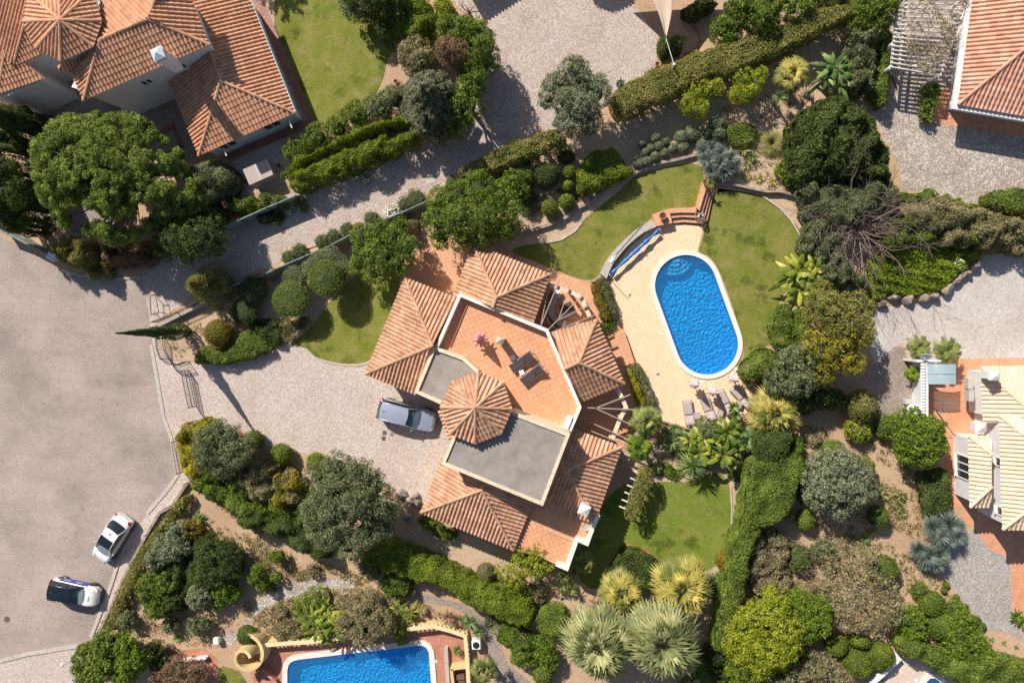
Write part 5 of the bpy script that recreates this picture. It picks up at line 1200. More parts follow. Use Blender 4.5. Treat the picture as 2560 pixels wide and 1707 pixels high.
# ---- dense planting between the gardens, upper right
tree('tree', 'tall mixed hedge tree in the top corner beside the pergola', '30:1200,40,100 1300,50,110 1370,0,60 1180,150,80,2.8 1280,160,90,3', 3.4, 'hedge', cr=.32)
shrub('mixed grey green hedge running down between bird of paradise and pergola', '30:1090,200 1180,170 1290,190 1290,380 1260,560 1220,680 1090,650 1100,500 1070,330', 2.3, 'greygreen', .6, name='hedge', cat='hedge')
hedge('clipped green hedge strip beside the shaded end of the pergola', '30:1310,200 1385,220 1380,400 1370,560 1350,780 1270,760 1240,640 1290,540 1300,380', 1.7, 'hedge', .35)
hedge('big dense dark green domed tree between garden and cobbled yard', '30:880,680 960,655 1080,660 1200,740 1310,800 1350,950 1420,1080 1445,1280 1440,1390 1300,1340 1150,1330 900,1330 740,1345 660,1200 690,1050 680,880 760,780', 4.3, 'dark', 1.6, name='domed_tree', cat='tree', lump=.12, size=.19, dens=190, bumpy=.45, jit=.9)
shrub('grey green rough shrub mass directly below the dark domed tree', '31:700,150 900,120 1100,130 1300,110 1450,150 1440,300 1250,420 1050,480 930,480 780,400', 3.2, 'greygreen', 1.0)
shrub('dull green thicket between the oval pool lawn and the bare tree', '31:780,420 950,450 1050,600 1080,780 1250,860 1250,960 1000,960 860,850 840,700 745,660', 2.8, 'greygreen', 1.0)
bare('sprawling leafless tree with purple brown branches right of the lawn', '31:1165,480', 450, 4.8, 24, depth=4, rb=.09, zb=1.6)
shrub('rough hedge between the cobbled yard and the white gravel yard', '31:1450,290 1700,260 1900,290 2100,370 2349,420 2500,440 2500,700 2349,665 2100,620 1850,620 1620,590 1500,560', 2.4, 'scrub', .7, name='hedge', cat='hedge')
shrub('dark green flank of hedge under the bare tree', '31:1300,420 1560,400 1800,470 2040,560 2040,650 1850,640 1640,600 1480,640 1330,700', 2.0, 'hedge', .6, name='hedge', cat='hedge')
shrub('bright fresh shrub with white blossom under the cobbled yard', '31:1460,225 1560,240 1640,205 1710,225 1715,280 1620,290 1490,285', 1.2, 'bright', .35)
shrub('low green fringe running towards the blue ball', '31:1720,250 1900,260 1930,310 2050,330 2100,370 1990,380 1800,320', 1.1, 'hedge_bright', .3)
hedge('rounded clipped hedge at the right edge with a blue ball at its foot', '31:2085,260 2160,215 2350,210 2500,230 2500,420 2349,410 2180,380 2100,340', 1.7, 'hedge', .5)
hedge('bright green ivy bank above the boulders', '31:1200,740 1400,670 1500,610 1640,600 1850,650 2050,640 2050,710 1950,790 1850,860 1770,940 1640,985 1450,985 1350,995 1255,1045 1230,900', .9, 'ivy', .5, name='ivy_bank', cat='ivy', lump=.25, size=.14, bumpy=.2, jit=.9)
flowers('patch of white blossom on the ivy bank', '31:1890,765', 55, 1.1, 60, 'petal_white', 'bright', size=.08)
broadleaf('banana like strelitzia clump between lawn and dull thicket', '31:725,860', 175, 9, 2.4, 'banana', 'strelitzia', 'strelitzia', lw=.17, parts=5, spread=.55)
hedge('bright clipped hedge mound right of the oval pool lawn', '31:560,1070 640,1050 672,1130 680,1250 650,1380 570,1400 510,1330 500,1180', 1.8, 'hedge', .6, lump=.06)
hedge('darker hedge mound tucked behind the bright one by the lawn', '31:680,1110 780,1090 810,1200 790,1400 700,1420 640,1400 672,1260', 2.3, 'hedge', .6)
tree('tree', 'dark olive tree with the densest crown by the white gravel yard', '31:900,1080,120 1010,1180,140 1120,1090,110,4.6 1150,1250,90,4.4 950,1290,90,4.6 870,1000,90,4', 5.2, 'hedge_brown', cr=.36, dens=190, size=.15)
tree('tree', 'yellow flowered tree over the shaded side of the gravel yard', '32:860,180,120 980,240,110 1080,300,100,4.3 900,360,100,4.3 1150,130,70,4.4 1030,120,90,5', 4.9, 'goldgreen', cr=.32, dens=190, size=.15)
tree('tree', 'mid green tree between the large ball hedge and the yellow flowered tree', '32:660,330,110,4 700,450,110,4 560,470,90,3.4 770,260,90,4.2', 4.2, 'greygreen', cr=.34)
hedge('large dark green ball hedge at the foot of the oval pool', '32:270,370 330,270 430,208 560,230 620,330 600,440 500,480 400,478 310,450', 2.2, 'hedge', .9, name='topiary_ball', cat='clipped shrub', lump=.06)
tree('shrub', 'shrub lost in the deep shade behind the fan palm', '32:720,600,90,2 870,560,90,2.2 970,590,70,1.8', 2.2, 'dark', cat='shrub', cr=.3)
# ---- pool side plants
hedge('grey green clipped hedge between terrace and pool deck, upper', '21:800,905 880,843 930,875 960,960 1020,1150 995,1190 935,1080 900,960 870,905', .9, 'greygreen', .25, size=.10, dens=330)
hedge('yellow clipped shrub block inside the upper poolside hedge', '21:808,925 850,905 895,915 940,1050 985,1150 900,1185 860,1080 830,1020', .85, 'orangebrown', .3, size=.11, dens=300)
shrub('small green creeper at the corner of the garden steps', '21:900,1190 960,1180 975,1230 940,1270 910,1250', .6, 'hedge', .2)
hedge('L shaped grey green hedge between pergola and pool deck, lower', '22:1075,335 1150,310 1200,370 1260,520 1310,660 1318,730 1250,735 1235,640 1190,510 1145,380 1080,365', .9, 'greygreen', .25, size=.10, dens=330)
hedge('yellow and orange strip hedge beside the lower poolside hedge', '22:1075,375 1130,358 1170,480 1220,610 1200,640 1160,625 1110,480', .8, 'yellow', .25, size=.11, dens=300)
fan_palm('green fan palm next to the red brick steps', '22:1225,740', 2.4, 125, 20, 'palm', nb=17)
fan_palm('bright fan palm at the tip of the lower pergola', '22:1165,935', 2.0, 105, 18, 'bright', nb=17)
broadleaf('broad banana clump with yellowing leaves below the sun loungers', '22:1720,920', 150, 9, 2.1, 'banana', lw=.2, parts=7, spread=1.1)
broadleaf('left banana plant with long yellow leaves over the deck edge', '22:1580,885', 115, 8, 2.0, 'banana', lw=.17, parts=3)
tree('shrub', 'grey green leafy shrub among the bananas next to the loungers', '22:1660,800,70 1600,900,60,1.4', 1.9, 'greygreen', cat='shrub', cr=.26)
rosette('upright spiky plant between the third and fourth lounger', '22:1865,640,55,1.3 1880,700,50,1.0', 60, 1, .14, 'dracaena', 'dracaena', 'dracaena')
fan_palm('large yellowish fan palm right of the sun loungers', '32:515,690', 2.2, 195, 26, 'palm_yellow', nb=21)
fan_palm('dark fan palm shaded behind the lounger hedge', '22:1950,880', 1.4, 100, 10, 'dracaena')
rosette('dark spiky dracaena clump below the red brick steps', '22:1380,830,60,.6 1430,800,60,.6 1410,900,70,.7 1480,860,50,.4 1350,900,50,.4', 50, 1, .1, 'dracaena', 'dracaena', 'dracaena')
shrub('grey green shrub in the middle of the planting below the pool', '22:1440,920 1520,890 1580,940 1570,1010 1500,1020 1440,980', 1.1, 'greygreen', .4)
rosette('big dark yucca casting a spiky shadow on the lower lawn', '22:1565,1070,130,1.5', 110, 1, .07, 'dracaena', 'yucca', 'yucca', up=(-.5, 1.3))
shrub('bright green creeper above the lower lawn', '22:1240,1050 1340,1070 1460,1090 1490,1150 1400,1175 1300,1165 1250,1120', .5, 'bright', .3)
shrub('green creeper on the gravel strip right of the lower lawn', '22:1800,1110 1900,1110 1940,1170 1900,1210 1830,1190', .5, 'bright', .3)
shrub('second small creeper patch on the gravel strip', '22:1890,1250 1950,1240 1950,1310 1890,1320', .4, 'bright', .2)
shrub('third and lowest creeper patch on the gravel strip', '22:1870,1350 1930,1340 1930,1400 1870,1400', .4, 'hedge', .2)
hedge('flat topped dark hedge in the lower middle below the fan palm', '32:380,840 500,800 650,800 660,900 620,1000 480,1060 360,1010', 3.0, 'dark', .4)
hedge('narrow shaded hedge piece right of the flat topped dark hedge', '32:660,850 740,870 745,960 690,1010 640,970', 2.4, 'hedge', .3)
hedge('tall block hedge with orange flowers between lower lawn and dry garden', '32:350,1010 480,1020 620,960 755,1010 740,1150 690,1220 640,1400 540,1500 420,1520 300,1560 250,1540 300,1300 310,1150', 2.8, 'hedge', .3, lump=.03, wavy=.06)
hedge('lower stretch of the tall block hedge running down to the fan palms', '33:250,400 420,380 440,430 350,620 310,800 280,950 250,1100 200,1200 210,1350 60,1345 80,1200 120,920 190,640', 2.6, 'hedge', .3, lump=.03, wavy=.08)
# pergola hedge
pgh = hedge('narrow brown green hedge grown over the pergola beside the lower lawn', '22:1172,1090 1225,1073 1268,1110 1255,1180 1215,1290 1150,1450 1100,1468 1050,1420 1085,1330 1140,1190', 2.1, 'hedge_brown', .3, z0=1.5, size=.11, dens=320)
# ---- lower lawn surround
hedge('low square box hedge at the corner of the lower lawn', '23:1090,565 1200,600 1400,745 1330,820 1240,905 1100,880 890,830 930,740 1010,640', .9, 'dark', .3, lump=.08)
fan_palm('compact green fan palm at the foot of the white terrace wall', '23:760,680', 1.4, 100, 22, 'palm', nb=19)
rosette('four headed pale dracaena below the white terrace wall', '23:610,790,60,1.2 700,760,48,1.0 600,860,58,.9 670,880,60,.9', 80, 1, .09, 'palm', 'dracaena', 'dracaena', up=(-.2, 1.3))
fan_palm('yellow fan palm left of two above the giant palms', '23:1035,900', 3.0, 165, 24, 'palm_yellow', nb=21, dead=8)
fan_palm('yellow orange fan palm right of two above the giant palms', '23:1490,870', 3.4, 225, 34, 'palm_yellow', nb=21, dead=12)
fan_palm('giant grey green fan palm, left of the pair at the bottom', '23:870,1290', 5.0, 285, 46, 'palm_grey', nb=23, wd=.05, dead=14)
fan_palm('giant grey green fan palm, right of the pair at the bottom', '23:1340,1270', 5.2, 305, 50, 'palm_grey', nb=23, wd=.05, dead=14)
fan_palm('shaded fan palm low at the bottom edge between the giants and the dark hedge', '23:1560,1560', 2.4, 160, 14, 'palm')
shrub('olive yellow shrub at the gravel bend beside the lower lawn', '23:1780,610 1850,590 1870,680 1850,740 1780,745 1755,690', 1.2, 'orangebrown', .35)
shrub('dark leafy plant beside the gravel bend', '23:1700,800 1760,770 1820,790 1800,870 1750,960 1710,900', 1.0, 'dracaena', .4)
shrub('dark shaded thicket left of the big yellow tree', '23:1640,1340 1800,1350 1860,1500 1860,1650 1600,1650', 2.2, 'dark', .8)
# ---- bottom middle
hedge('long bright clipped hedge crossing the bottom, sunlit upper part', '13:840,640 1000,560 1060,540 1200,570 1400,650 1560,730 1700,800 1860,860 1980,900 2180,1000 2140,1180 2000,1140 1880,1080 1720,1020 1640,1000 1560,900 1400,840 1240,820 1100,770 1000,730 860,680', 2.1, 'hedge_bright', .45, lump=.08, wavy=.15)
hedge('dark round end of the long hedge beside the giant palms', '13:2190,1050 2300,1020 2400,1060 2420,1180 2370,1270 2260,1250 2180,1190 2150,1110', 2.0, 'hedge', .6)
hedge('darker rough hedge continuing up left under the grey tree', '13:-30,330 200,320 420,400 560,500 640,600 640,700 520,640 330,540 150,460 -40,440', 2.2, 'dark', .5, lump=.15, bumpy=.2)
hedge('green wild hedge between the brown thicket and the dry garden', '02:1380,1150 1480,1190 1620,1250 1800,1340 1990,1440 2080,1568 1950,1560 1700,1420 1500,1300 1400,1260', 2.1, 'citrus', .6, lump=.18, bumpy=.3)
gt = tree('olive_tree', 'great grey green tree by the driveway with the widest crown', '12:560,1160,90,5.2 700,1090,100,5.8 860,1130,120,6 970,1230,110,5.4 640,1260,150,6.2 800,1300,170,6.6 960,1360,140,5.8 1060,1400,100,5 560,1400,120,5.4 700,1440,140,6 13:640,480,120,5.2 780,560,110,4.8 900,480,120,5.2 1050,420,80,4.6 560,440,80,4.6', 6.4, 'greygreen', cat='tree', cr=.4, size=.15, dens=190, tr=.24)
tree('olive_tree', 'grey green bushy tree behind the wire gate', '02:1500,880,100 1600,820,80,3.6 1680,860,90,3.8 1560,960,130 1700,980,120 1800,920,70,3.4 1500,1030,90,3.4 1630,1070,90,3.4', 4.2, 'greygreen', cr=.3, size=.13, dens=230)
shrub('yellow leaved creeper on the fence at the driveway mouth', '02:1285,840 1340,780 1440,735 1560,745 1540,800 1460,850 1440,950 1430,1080 1500,1150 1440,1190 1350,1140 1310,1060', 1.5, 'yellow', .4, name='creeper', cat='creeper', size=.13)
ball('green ball half hidden by the grey tree near the gate shadow', '02:1865,880', 72, 1.4, 'hedge')
ball('bright clipped ball at the edge of the driveway', '02:2062,985', 84, 1.5, 'hedge_bright')
ball('bright green ball peeping out above the great grey tree', '02:2320,1050', 80, 1.3, 'hedge_bright')
shrub('brown and yellow wild thicket left of the great grey tree', '02:1660,1090 1850,1000 1950,1050 2100,1110 2200,1250 2180,1420 2050,1420 1900,1340 1750,1280 1660,1200', 2.1, 'scrub', .9, core='shadow_brown')
shrub('ochre leaved patch within the wild thicket', '02:1990,1150 2120,1120 2170,1200 2160,1350 2060,1380 1990,1280', 2.3, 'goldgreen', .6)
bare('pale dead branch in the wild thicket', '02:1750,1180', 130, 2.4, 5, name='dead_shrub', cat='dead shrub', mat='bark_pale', depth=3)
shrub('dark shrub under the south west eave of the villa', '13:1290,380 1390,370 1480,420 1570,460 1580,520 1500,520 1400,470 1310,440', 1.2, 'hedge', .4)
ball('grey clipped ball on the gravel under the villa', '13:1805,755', 70, 1.3, 'scrub')
tree('lemon_tree', 'airy yellow green lemon tree at the corner of the south terrace', '13:2080,620,80 2180,600,70 2060,720,80 2160,720,80 2250,700,60,2.6 1930,750,60,2.2 2020,820,60,2.4', 3.0, 'lime', cat='lemon tree', cr=.24, core=.25, dens=170, size=.14)
shrub('brown green mound between lemon tree and long hedge', '13:2090,870 2180,830 2240,900 2230,1010 2140,1000 2080,940', 1.3, 'scrub', .5)
tree('shrub', 'lime tinted shrub next to the brown mound under the lemon tree', '13:2010,880,60 2080,940,50', 1.3, 'bright', cat='shrub', cr=.22, core=.5, tr=.05)
shrub('green bush pushed out of the long hedge beside the sandy path', '13:1010,850 1080,780 1200,790 1260,850 1240,940 1130,950 1030,900', 1.6, 'hedge', .5)
shrub('grey leaved bush where the long hedge leaves the great tree', '13:870,690 1000,740 1040,800 940,800 860,760', 1.4, 'greygreen', .4)
tree('shrub', 'olive grey feathery tree above the left half of the blue pool', '13:800,1130,100 920,1060,110 1010,1130,90 900,1210,100 1000,1230,60,2.2 1080,1160,60,2.2', 3.2, 'scrub', cat='tree', cr=.28, core=.4, size=.13)
tree('shrub', 'second feathery grey green shrub, up against the banana leaves', '13:760,960,70,2 850,980,80,2.2 960,950,80,2', 2.2, 'scrub', cat='shrub', cr=.25, core=.4, size=.13)
broadleaf('tall banana with a yellow leaf above the pool wall', '13:620,1130', 190, 9, 2.6, 'banana', lw=.14, parts=5, spread=.55)
tree('shrub', 'yellow green mimosa like shrub left of the tall banana', '13:480,980,80 560,940,80,2.2 430,1030,60,1.6', 2.0, 'bright', cat='shrub', cr=.24, core=.4, size=.12, dens=200)
shrub('small grey green plants on the sandy slope', '13:230,1010 310,1000 340,1080 270,1120 230,1070', .7, 'scrub', .3)
shrub('loose shrub overhanging the left end of the balustrade', '13:210,1180 330,1120 440,1150 480,1230 380,1290 230,1270', 1.1, 'scrub', .5)
broadleaf('dark strelitzia by the small rock stack', '13:1200,1050', 110, 6, 1.3, 'banana', 'strelitzia', 'strelitzia', lw=.14, parts=3)
tree('shrub', 'narrow green shrub at the bend of the balustrade', '13:1170,1190,45,1.6 1190,1250,40,1.2', 1.6, 'hedge', cat='shrub', cr=.2)
rosette('reddish oleander like plant above the balustrade', '13:1530,1090,75,.8 1600,1110,60,.6', 70, 1, .09, 'rust', 'oleander', 'oleander')
rosette('dark spiky plant right of the balustrade corner', '13:1690,1130,80,.9 1750,1200,60,.7 1650,1100,50,.7', 70, 1, .08, 'dracaena', 'dracaena', 'dracaena')
rosette('potted agave standing on the pool terrace', '13:1592,1330,52,.5', 45, 1, .12, 'dracaena', 'agave', 'agave')
fan_palm('blurred feathery palm at the bottom edge by the yellow stair wall', '13:1785,1480', 2.4, 115, 18, 'palm', nb=15)
shrub('green round shrub mass left of the giant palms', '13:1900,1200 2050,1170 2160,1260 2210,1400 2190,1500 2080,1480 1980,1400 1890,1300', 1.9, 'citrus', .8)
shrub('grey green small shrub at the path bend', '13:1790,1110 1880,1090 1930,1150 1900,1210 1820,1190', .9, 'greygreen', .4)
tree('shrub', 'bright yellow green shrub right of the round shrub mass', '13:2230,1340,75 2270,1400,70,1.8 2200,1270,50,1.6', 2.0, 'bright', cat='shrub', cr=.26, core=.6)
ball('green shrub at the bottom of the path by the giant palms', '13:2225,1510', 80, 1.5, 'hedge', name='shrub', cat='shrub')
# ---- bottom left garden
hedge('narrow rough hedge inside the roadside railing', '03:1395,200 1350,280 1300,330 1180,510 1070,680 980,880 900,1050 840,1190 770,1180 800,1060 880,870 950,700 1080,510 1230,320 1330,190', 1.1, 'hedge_brown', .3, dens=260)
tree('shrub', 'silver grey shrub row behind the roadside hedge', '03:1300,470,80 1200,560,80,2 1130,660,80,2 1260,580,100,2.4 1340,560,70,2.2', 2.4, 'olive', cat='shrub', cr=.26, core=.7)
tree('shrub', 'ochre tipped shrub at the top of the bottom left garden', '03:1400,440,70 1450,480,50,1.5', 1.8, 'orangebrown', cat='shrub', cr=.22)
tree('conifer', 'dark juniper like tree in the middle of the bottom left garden', '03:1520,600,120,3 1640,640,120,2.8 1680,720,90,2.6 1480,740,110,2.8 1580,760,110,2.8', 3.1, 'cypress', cr=.28, size=.12, dens=260, cat='conifer')
tree('shrub', 'rounded green bush near the roadside hedge, upper of two', '03:1090,860,100 1200,860,90,2.2 1130,930,80,2.1', 2.4, 'hedge', cat='shrub', cr=.26)
tree('shrub', 'rounded green bush near the roadside hedge, lower of two', '03:1150,1010,95', 2.1, 'hedge', cat='shrub', cr=.24)
tree('shrub', 'small blue grey cloud pruned tree, left head', '03:1270,960,72', 2.0, 'cypress', cat='shrub', cr=.2, tr=.06)
tree('shrub', 'blue grey cloud pruned tree with the biggest head', '03:1455,940,92', 2.4, 'olive', cat='shrub', cr=.22, tr=.08)
tree('shrub', 'bright green leafy shrub right of the cloud pruned tree', '03:1640,870,85 1700,920,60,1.7 1590,980,50,1.4', 2.0, 'bright', cat='shrub', cr=.24)
tree('shrub', 'sparse upright shrub casting long shadows by the stone path', '03:1890,760,55,1.8 1920,840,60,1.6 1860,800,50,1.5', 1.8, 'citrus', cat='shrub', cr=.2, core=.3)
tree('shrub', 'thin little tree further up the slope by the thicket', '03:2020,640,45,1.6', 1.6, 'bright', cat='shrub', cr=.18, core=.2)
tree('shrub', 'grey sapling on the bare slope', '13:520,740,45,1.0', 1.1, 'scrub', cat='shrub', cr=.18, core=.2)
tree('shrub', 'tiny shrub near the path below the sparse shrubs', '03:2020,790,38,1.2', 1.2, 'bright', cat='shrub', cr=.16, core=.2)
tree('shrub', 'grey green bush near the lower end of the roadside hedge', '03:930,1110,68', 1.5, 'greygreen', cat='shrub', cr=.2)
tree('shrub', 'small grey bush left of two above the terracotta floor', '03:1245,1145,60', 1.2, 'greygreen', cat='shrub', cr=.2)
tree('shrub', 'wide grey bush right of two above the terracotta floor', '03:1430,1150,75 1500,1140,55', 1.3, 'greygreen', cat='shrub', cr=.2)
bare('dry dark twiggy bush on the sand', '03:1090,1150', 80, 1.2, 14, name='dry_shrub', cat='dry shrub', depth=3, mat='wood_dark', rb=.04, zb=.2)
rosette('red potted aloe on the sand', '03:1300,1240,50', 28, 1, .14, 'dracaena', 'aloe', 'aloe', stem=False)
rosette('star shaped agave in the corner by the wild hedge', '03:1450,365,72,.2', 28, 1, .15, 'dracaena', 'agave', 'agave', stem=False)
ball('dark clipped ball beside the yellow spiral wall', '03:1810,1222', 80, 1.4, 'hedge')
tree('tree', 'bright green tree at the bottom left corner of the garden, left crown', '03:640,1390,110,3.6 760,1300,100,3.6 720,1460,120,4 620,1490,90,3.4 820,1250,60,3', 3.9, 'pine', cr=.36, size=.18)
tree('tree', 'bright green tree at the bottom left corner of the garden, right crown', '03:930,1300,90,3.4 960,1410,110,3.6 900,1500,90,3.4', 3.7, 'bright', cr=.36, size=.18)
tree('shrub', 'dark shrub shading the small terracotta floor', '03:1130,1340,70,2 1160,1430,70,2.2', 2.2, 'cypress', cat='shrub', cr=.24)
tree('tree', 'brown leaved tree at the bottom edge over the terracotta floor', '03:1300,1480,110,2.6 1400,1540,110,2.6 1200,1540,100,2.6', 2.8, 'rust', cr=.24, core=.5, size=.12)
# ---- front garden
tree('topiary', 'large flat cushion topiary by the lane fence, above the darker one', '11:650,740,110,2.2 715,800,105,2.2 580,750,95,2 520,800,80,1.9', 2.2, 'greygreen', cat='clipped shrub', thick=.45, cr=0, core=.9, size=.11, dens=330)
def disc(label, s, r, h, thick, mat, z=None):
    r = r*1.12
    p = R(s, h)[0]; rr = mm(r, h); t = thing('cloud_topiary', label, 'clipped shrub', (p.x, p.y, 0)); d = ell_leaves([(0, 0, h-thick/2, rr, rr, thick/2)], cr=0, size=.10, dens=330, lump=.03, jit=.5, core=.92, zmin=-.7)
    link('crown', foliage_mesh('crown', d, [M[mat], M['shadow_core']]), t); mb = MB(); mb.tube([(0, 0, -.05), (0, 0, h-thick*.6)], [.1, .07], 7); mb.build('trunk', M['bark'], t)
disc('round flat topped cloud topiary, the darkest and highest of the front garden', '11:605,870', 124, 3.0, 1.3, 'hedge')
disc('lowest of the flat cloud topiaries, nearest the brown sphere shrub', '11:352,1022', 130, 2.4, 1.1, 'hedge')
disc('middle flat cloud topiary beside the lane fence', '11:385,868', 90, 2.0, 1.0, 'greygreen')
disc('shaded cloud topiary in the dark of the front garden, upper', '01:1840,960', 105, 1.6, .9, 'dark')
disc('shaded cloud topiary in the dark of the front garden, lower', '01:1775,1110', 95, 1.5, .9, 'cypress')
ball('orange brown sphere shrub beside the cypress', '01:1598,1275', 112, 2.0, 'orangebrown')
shrub('dark ground shrub between the shaded topiaries and the green hedge', '01:1810,1180 1950,1150 2080,1210 2080,1330 1980,1370 1860,1290', .8, 'dark', .4)
hedge('yellow green clipped hedge bordering the driveway', '01:1470,1360 1600,1400 1740,1330 1780,1240 1880,1270 1990,1380 1960,1420 1800,1470 1640,1505 1500,1490 1420,1500 1440,1420', 1.1, 'hedge', .45, lump=.1)
shrub('pale yellow green spreading shrub at the tip of the front lawn', '11:290,1170 400,1180 500,1150 510,1210 440,1290 340,1330 290,1280', .9, 'scrub', .4)
tree('tree', 'glossy green round tree left of the terracotta patio', '11:900,560,90,3.6 1010,530,90,3.9 1120,560,90,3.9 1220,640,90,3.7 900,690,100,3.8 1030,690,130,4.4 1150,760,90,3.8 980,820,80,3.5 860,780,60,3 1180,480,60,3', 4.3, 'citrus', cr=.34, size=.15, dens=200)
tree('tree', 'glossy green tree right of the terracotta patio, larger of the pair', '11:1470,300,100,4 1600,260,110,4.4 1760,200,110,4.4 1900,260,100,4.2 1980,380,100,4.2 1460,440,110,4.2 1620,420,140,5 1800,400,140,5 1900,520,90,4 1480,560,80,3.6 1620,560,100,4.2 1760,570,80,3.8 1980,500,60,3.4', 4.8, 'citrus', cr=.34, size=.15, dens=200)
tree('shrub', 'bright leafy shrub in the shade between hedge end and the larger patio tree', '11:2000,150,80,2.4 2060,220,70,2 2080,120,60,2', 2.3, 'citrus', cat='shrub', cr=.25)
shrub('brown rose bush on the gravel left of the stone wall', '11:2060,250 2170,220 2220,330 2180,420 2070,380', .8, 'scrub', .3, gap=.3)
shrub('rough yellowish shrub above the left patio tree', '11:1130,440 1250,400 1310,470 1290,540 1200,520', 1.2, 'scrub', .4)
for lab, u, v, r in (('grey lavender cushion nearest the larger patio tree, outside the lane fence', 1290, 290, 75), ('grey lavender cushion beside the white daisies', 1210, 325, 55), ('lavender cushion right of the red flowers', 965, 437, 62), ('lavender cushion left of the red flowers', 785, 512, 58), ('dark lavender cushion, third along the lane fence', 685, 560, 56), ('long lavender cushion under the third one', 600, 600, 58), ('pale lavender cushion near the yellow kerb grass', 440, 672, 62), ('pale lavender cushion at the low end of the lane fence', 355, 715, 56)):
    ball(lab, '11:%d,%d' % (u, v), r, .8, 'greygreen', name='lavender_cushion', cat='lavender', cr=.14, size=.10, dens=300, jit=.8, lump=.15, group='lavender cushions along the lane fence')
ball('small lavender tuft where the lane fence ends', '11:1550,150', 38, .7, 'greygreen', name='lavender_cushion', cat='lavender')
flowers('white daisies hanging over the lane fence', '11:1110,385', 62, .8, 150, 'petal_white', size=.10)
flowers('red flowers between two lavender cushions', '11:868,490', 36, .4, 120, 'petal_red', 'rust', .10)
rosette('shrub with red tips beside the deepest shade of the front garden', '01:1910,870,60,.4', 50, 1, .14, 'rust', 'succulent', 'succulent')
# ---- right hand dry garden
ball('tall brown green egg shaped hedge by the brown gravel', '32:1165,630', 95, 2.4, 'hedge_brown', ry=118, name='topiary', dens=330)
ball('acid yellow clipped ball, the brightest of the dry garden', '32:1130,805', 92, 1.5, 'lime', cr=.18, size=.13, ry=85)
ball('bright green ball right of the acid yellow one', '32:1350,785', 78, 1.6, 'bright', cr=.18, size=.13)
tree('citrus_tree', 'round bright green citrus tree touching the terracotta paving', '32:1530,760,100,2.8 1640,820,110,3 1560,900,120,3.2 1680,900,90,2.8 1520,960,80,2.8 1620,980,90,2.7', 3.1, 'bright', cat='citrus tree', cr=.3, size=.17, core=.75)
hedge('low dark rosemary block beside the terracotta paving', '32:1585,1110 1640,1140 1790,1070 1815,1200 1825,1330 1800,1410 1640,1445 1605,1380 1590,1250', 1.0, 'cypress', .4, lump=.1, size=.14)
ball('dome of bright clipped green above the grey olive', '32:955,975', 92, 1.6, 'hedge')
tree('olive_tree', 'grey leaved olive in the dry garden', '32:900,1100,130,3.8 1030,1060,110,3.8 1120,1150,110,3.8 960,1220,140,4.3 1100,1280,110,3.8 880,1280,110,3.6 1180,1230,80,3.4 1000,1360,90,3.4 800,1160,80,3.2', 4.2, 'olive', cat='olive tree', cr=.28, size=.14, dens=280, core=.68)
tree('shrub', 'yellow green shrub hidden behind the grey olive', '32:1170,1075,70', 1.8, 'bright', cat='shrub', cr=.24)
shrub('small rusty green shrub left of the acid yellow ball', '32:770,850 850,830 870,910 820,950 770,920', .9, 'scrub', .3)
ball('green clipped shrub wedged between olive and block hedge', '32:745,1270', 60, 1.5, 'hedge', ry=90)
ball('round clipped shrub at the lower left of the grey olive', '32:745,1465', 66, 1.5, 'hedge_bright', ry=75)
ball('dark clipped ball at the lower right of the grey olive', '32:1282,1440', 72, 1.6, 'hedge', ry=78)
rosette('cluster of aloe heads on the bare soil', '32:1310,1220,50,.3 1330,1290,50,.3 1400,1270,42,.2 1450,1290,50,.3 1430,1330,42,.2 1380,1350,45,.2 1450,1380,45,.2 1470,1420,36,.2 1300,1270,45,.3', 26, 1, .14, 'palm', 'aloe', 'aloe', stem=False)
rosette('huge blue grey agave mound, the upper pair by the paving', '33:1680,420,110,.9 1800,400,115,.9 1840,480,100,.9 1730,480,100,1.1 1780,520,90,.8 1860,420,80,.8', 340, .80, .045, 'blue', 'agave_clump', 'agave', up=(-.1, 1.35), droop=.15)
rosette('huge blue grey agave mound, the lower pair by the grey gravel', '33:1570,590,95,.8 1640,630,105,1 1710,620,110,1.0 1700,690,85,.8 1620,700,60,.6', 340, .80, .045, 'blue', 'agave_clump', 'agave', up=(-.1, 1.35), droop=.15)
ball('dark green ball left of the lower agave mound', '33:1330,735', 94, 1.7, 'hedge', ry=98)
ball('grey green loose ball above the brown scrub', '33:885,605', 85, 1.5, 'greygreen', cr=.16)
ball('rough dark ball among the bare twigs', '33:695,650', 85, 1.6, 'hedge', ry=100, cr=.16)
shrub('dry grey green scrub along the tall hedge', '33:420,430 560,440 620,560 610,760 640,900 560,960 400,930 330,860 340,640', 1.7, 'scrub', .6, gap=.25, core='shadow_brown')
tree('scrub_tree', 'wide straggly brown scrub tree in the dry garden', '33:1000,650,120,2.2 1150,700,130,2.4 1010,800,130,2.6 1180,880,160,3 1050,950,140,3 1300,900,130,2.6 1200,1050,150,3 1060,1100,110,2.6 1330,1040,110,2.6', 3.0, 'scrub', cat='scrub tree', cr=.26, core=0, size=.14, dens=150, bark='bark_pale', jit=.9)
bare('tangle of dead grey twigs left in the dry garden', '33:620,640', 230, 2.2, 16, name='dead_shrub', cat='dead shrub', mat='bark_pale', depth=3, rb=.05)
rosette('pale aloe heads at the foot of the tall block hedge', '33:585,350,55,.6 640,340,45,.6', 30, 1, .14, 'palm', 'aloe', 'aloe')
rosette('small agave below the grey olive', '33:1185,510,48,.3 1240,450,40,.2', 30, 1, .12, 'dracaena', 'agave', 'agave')
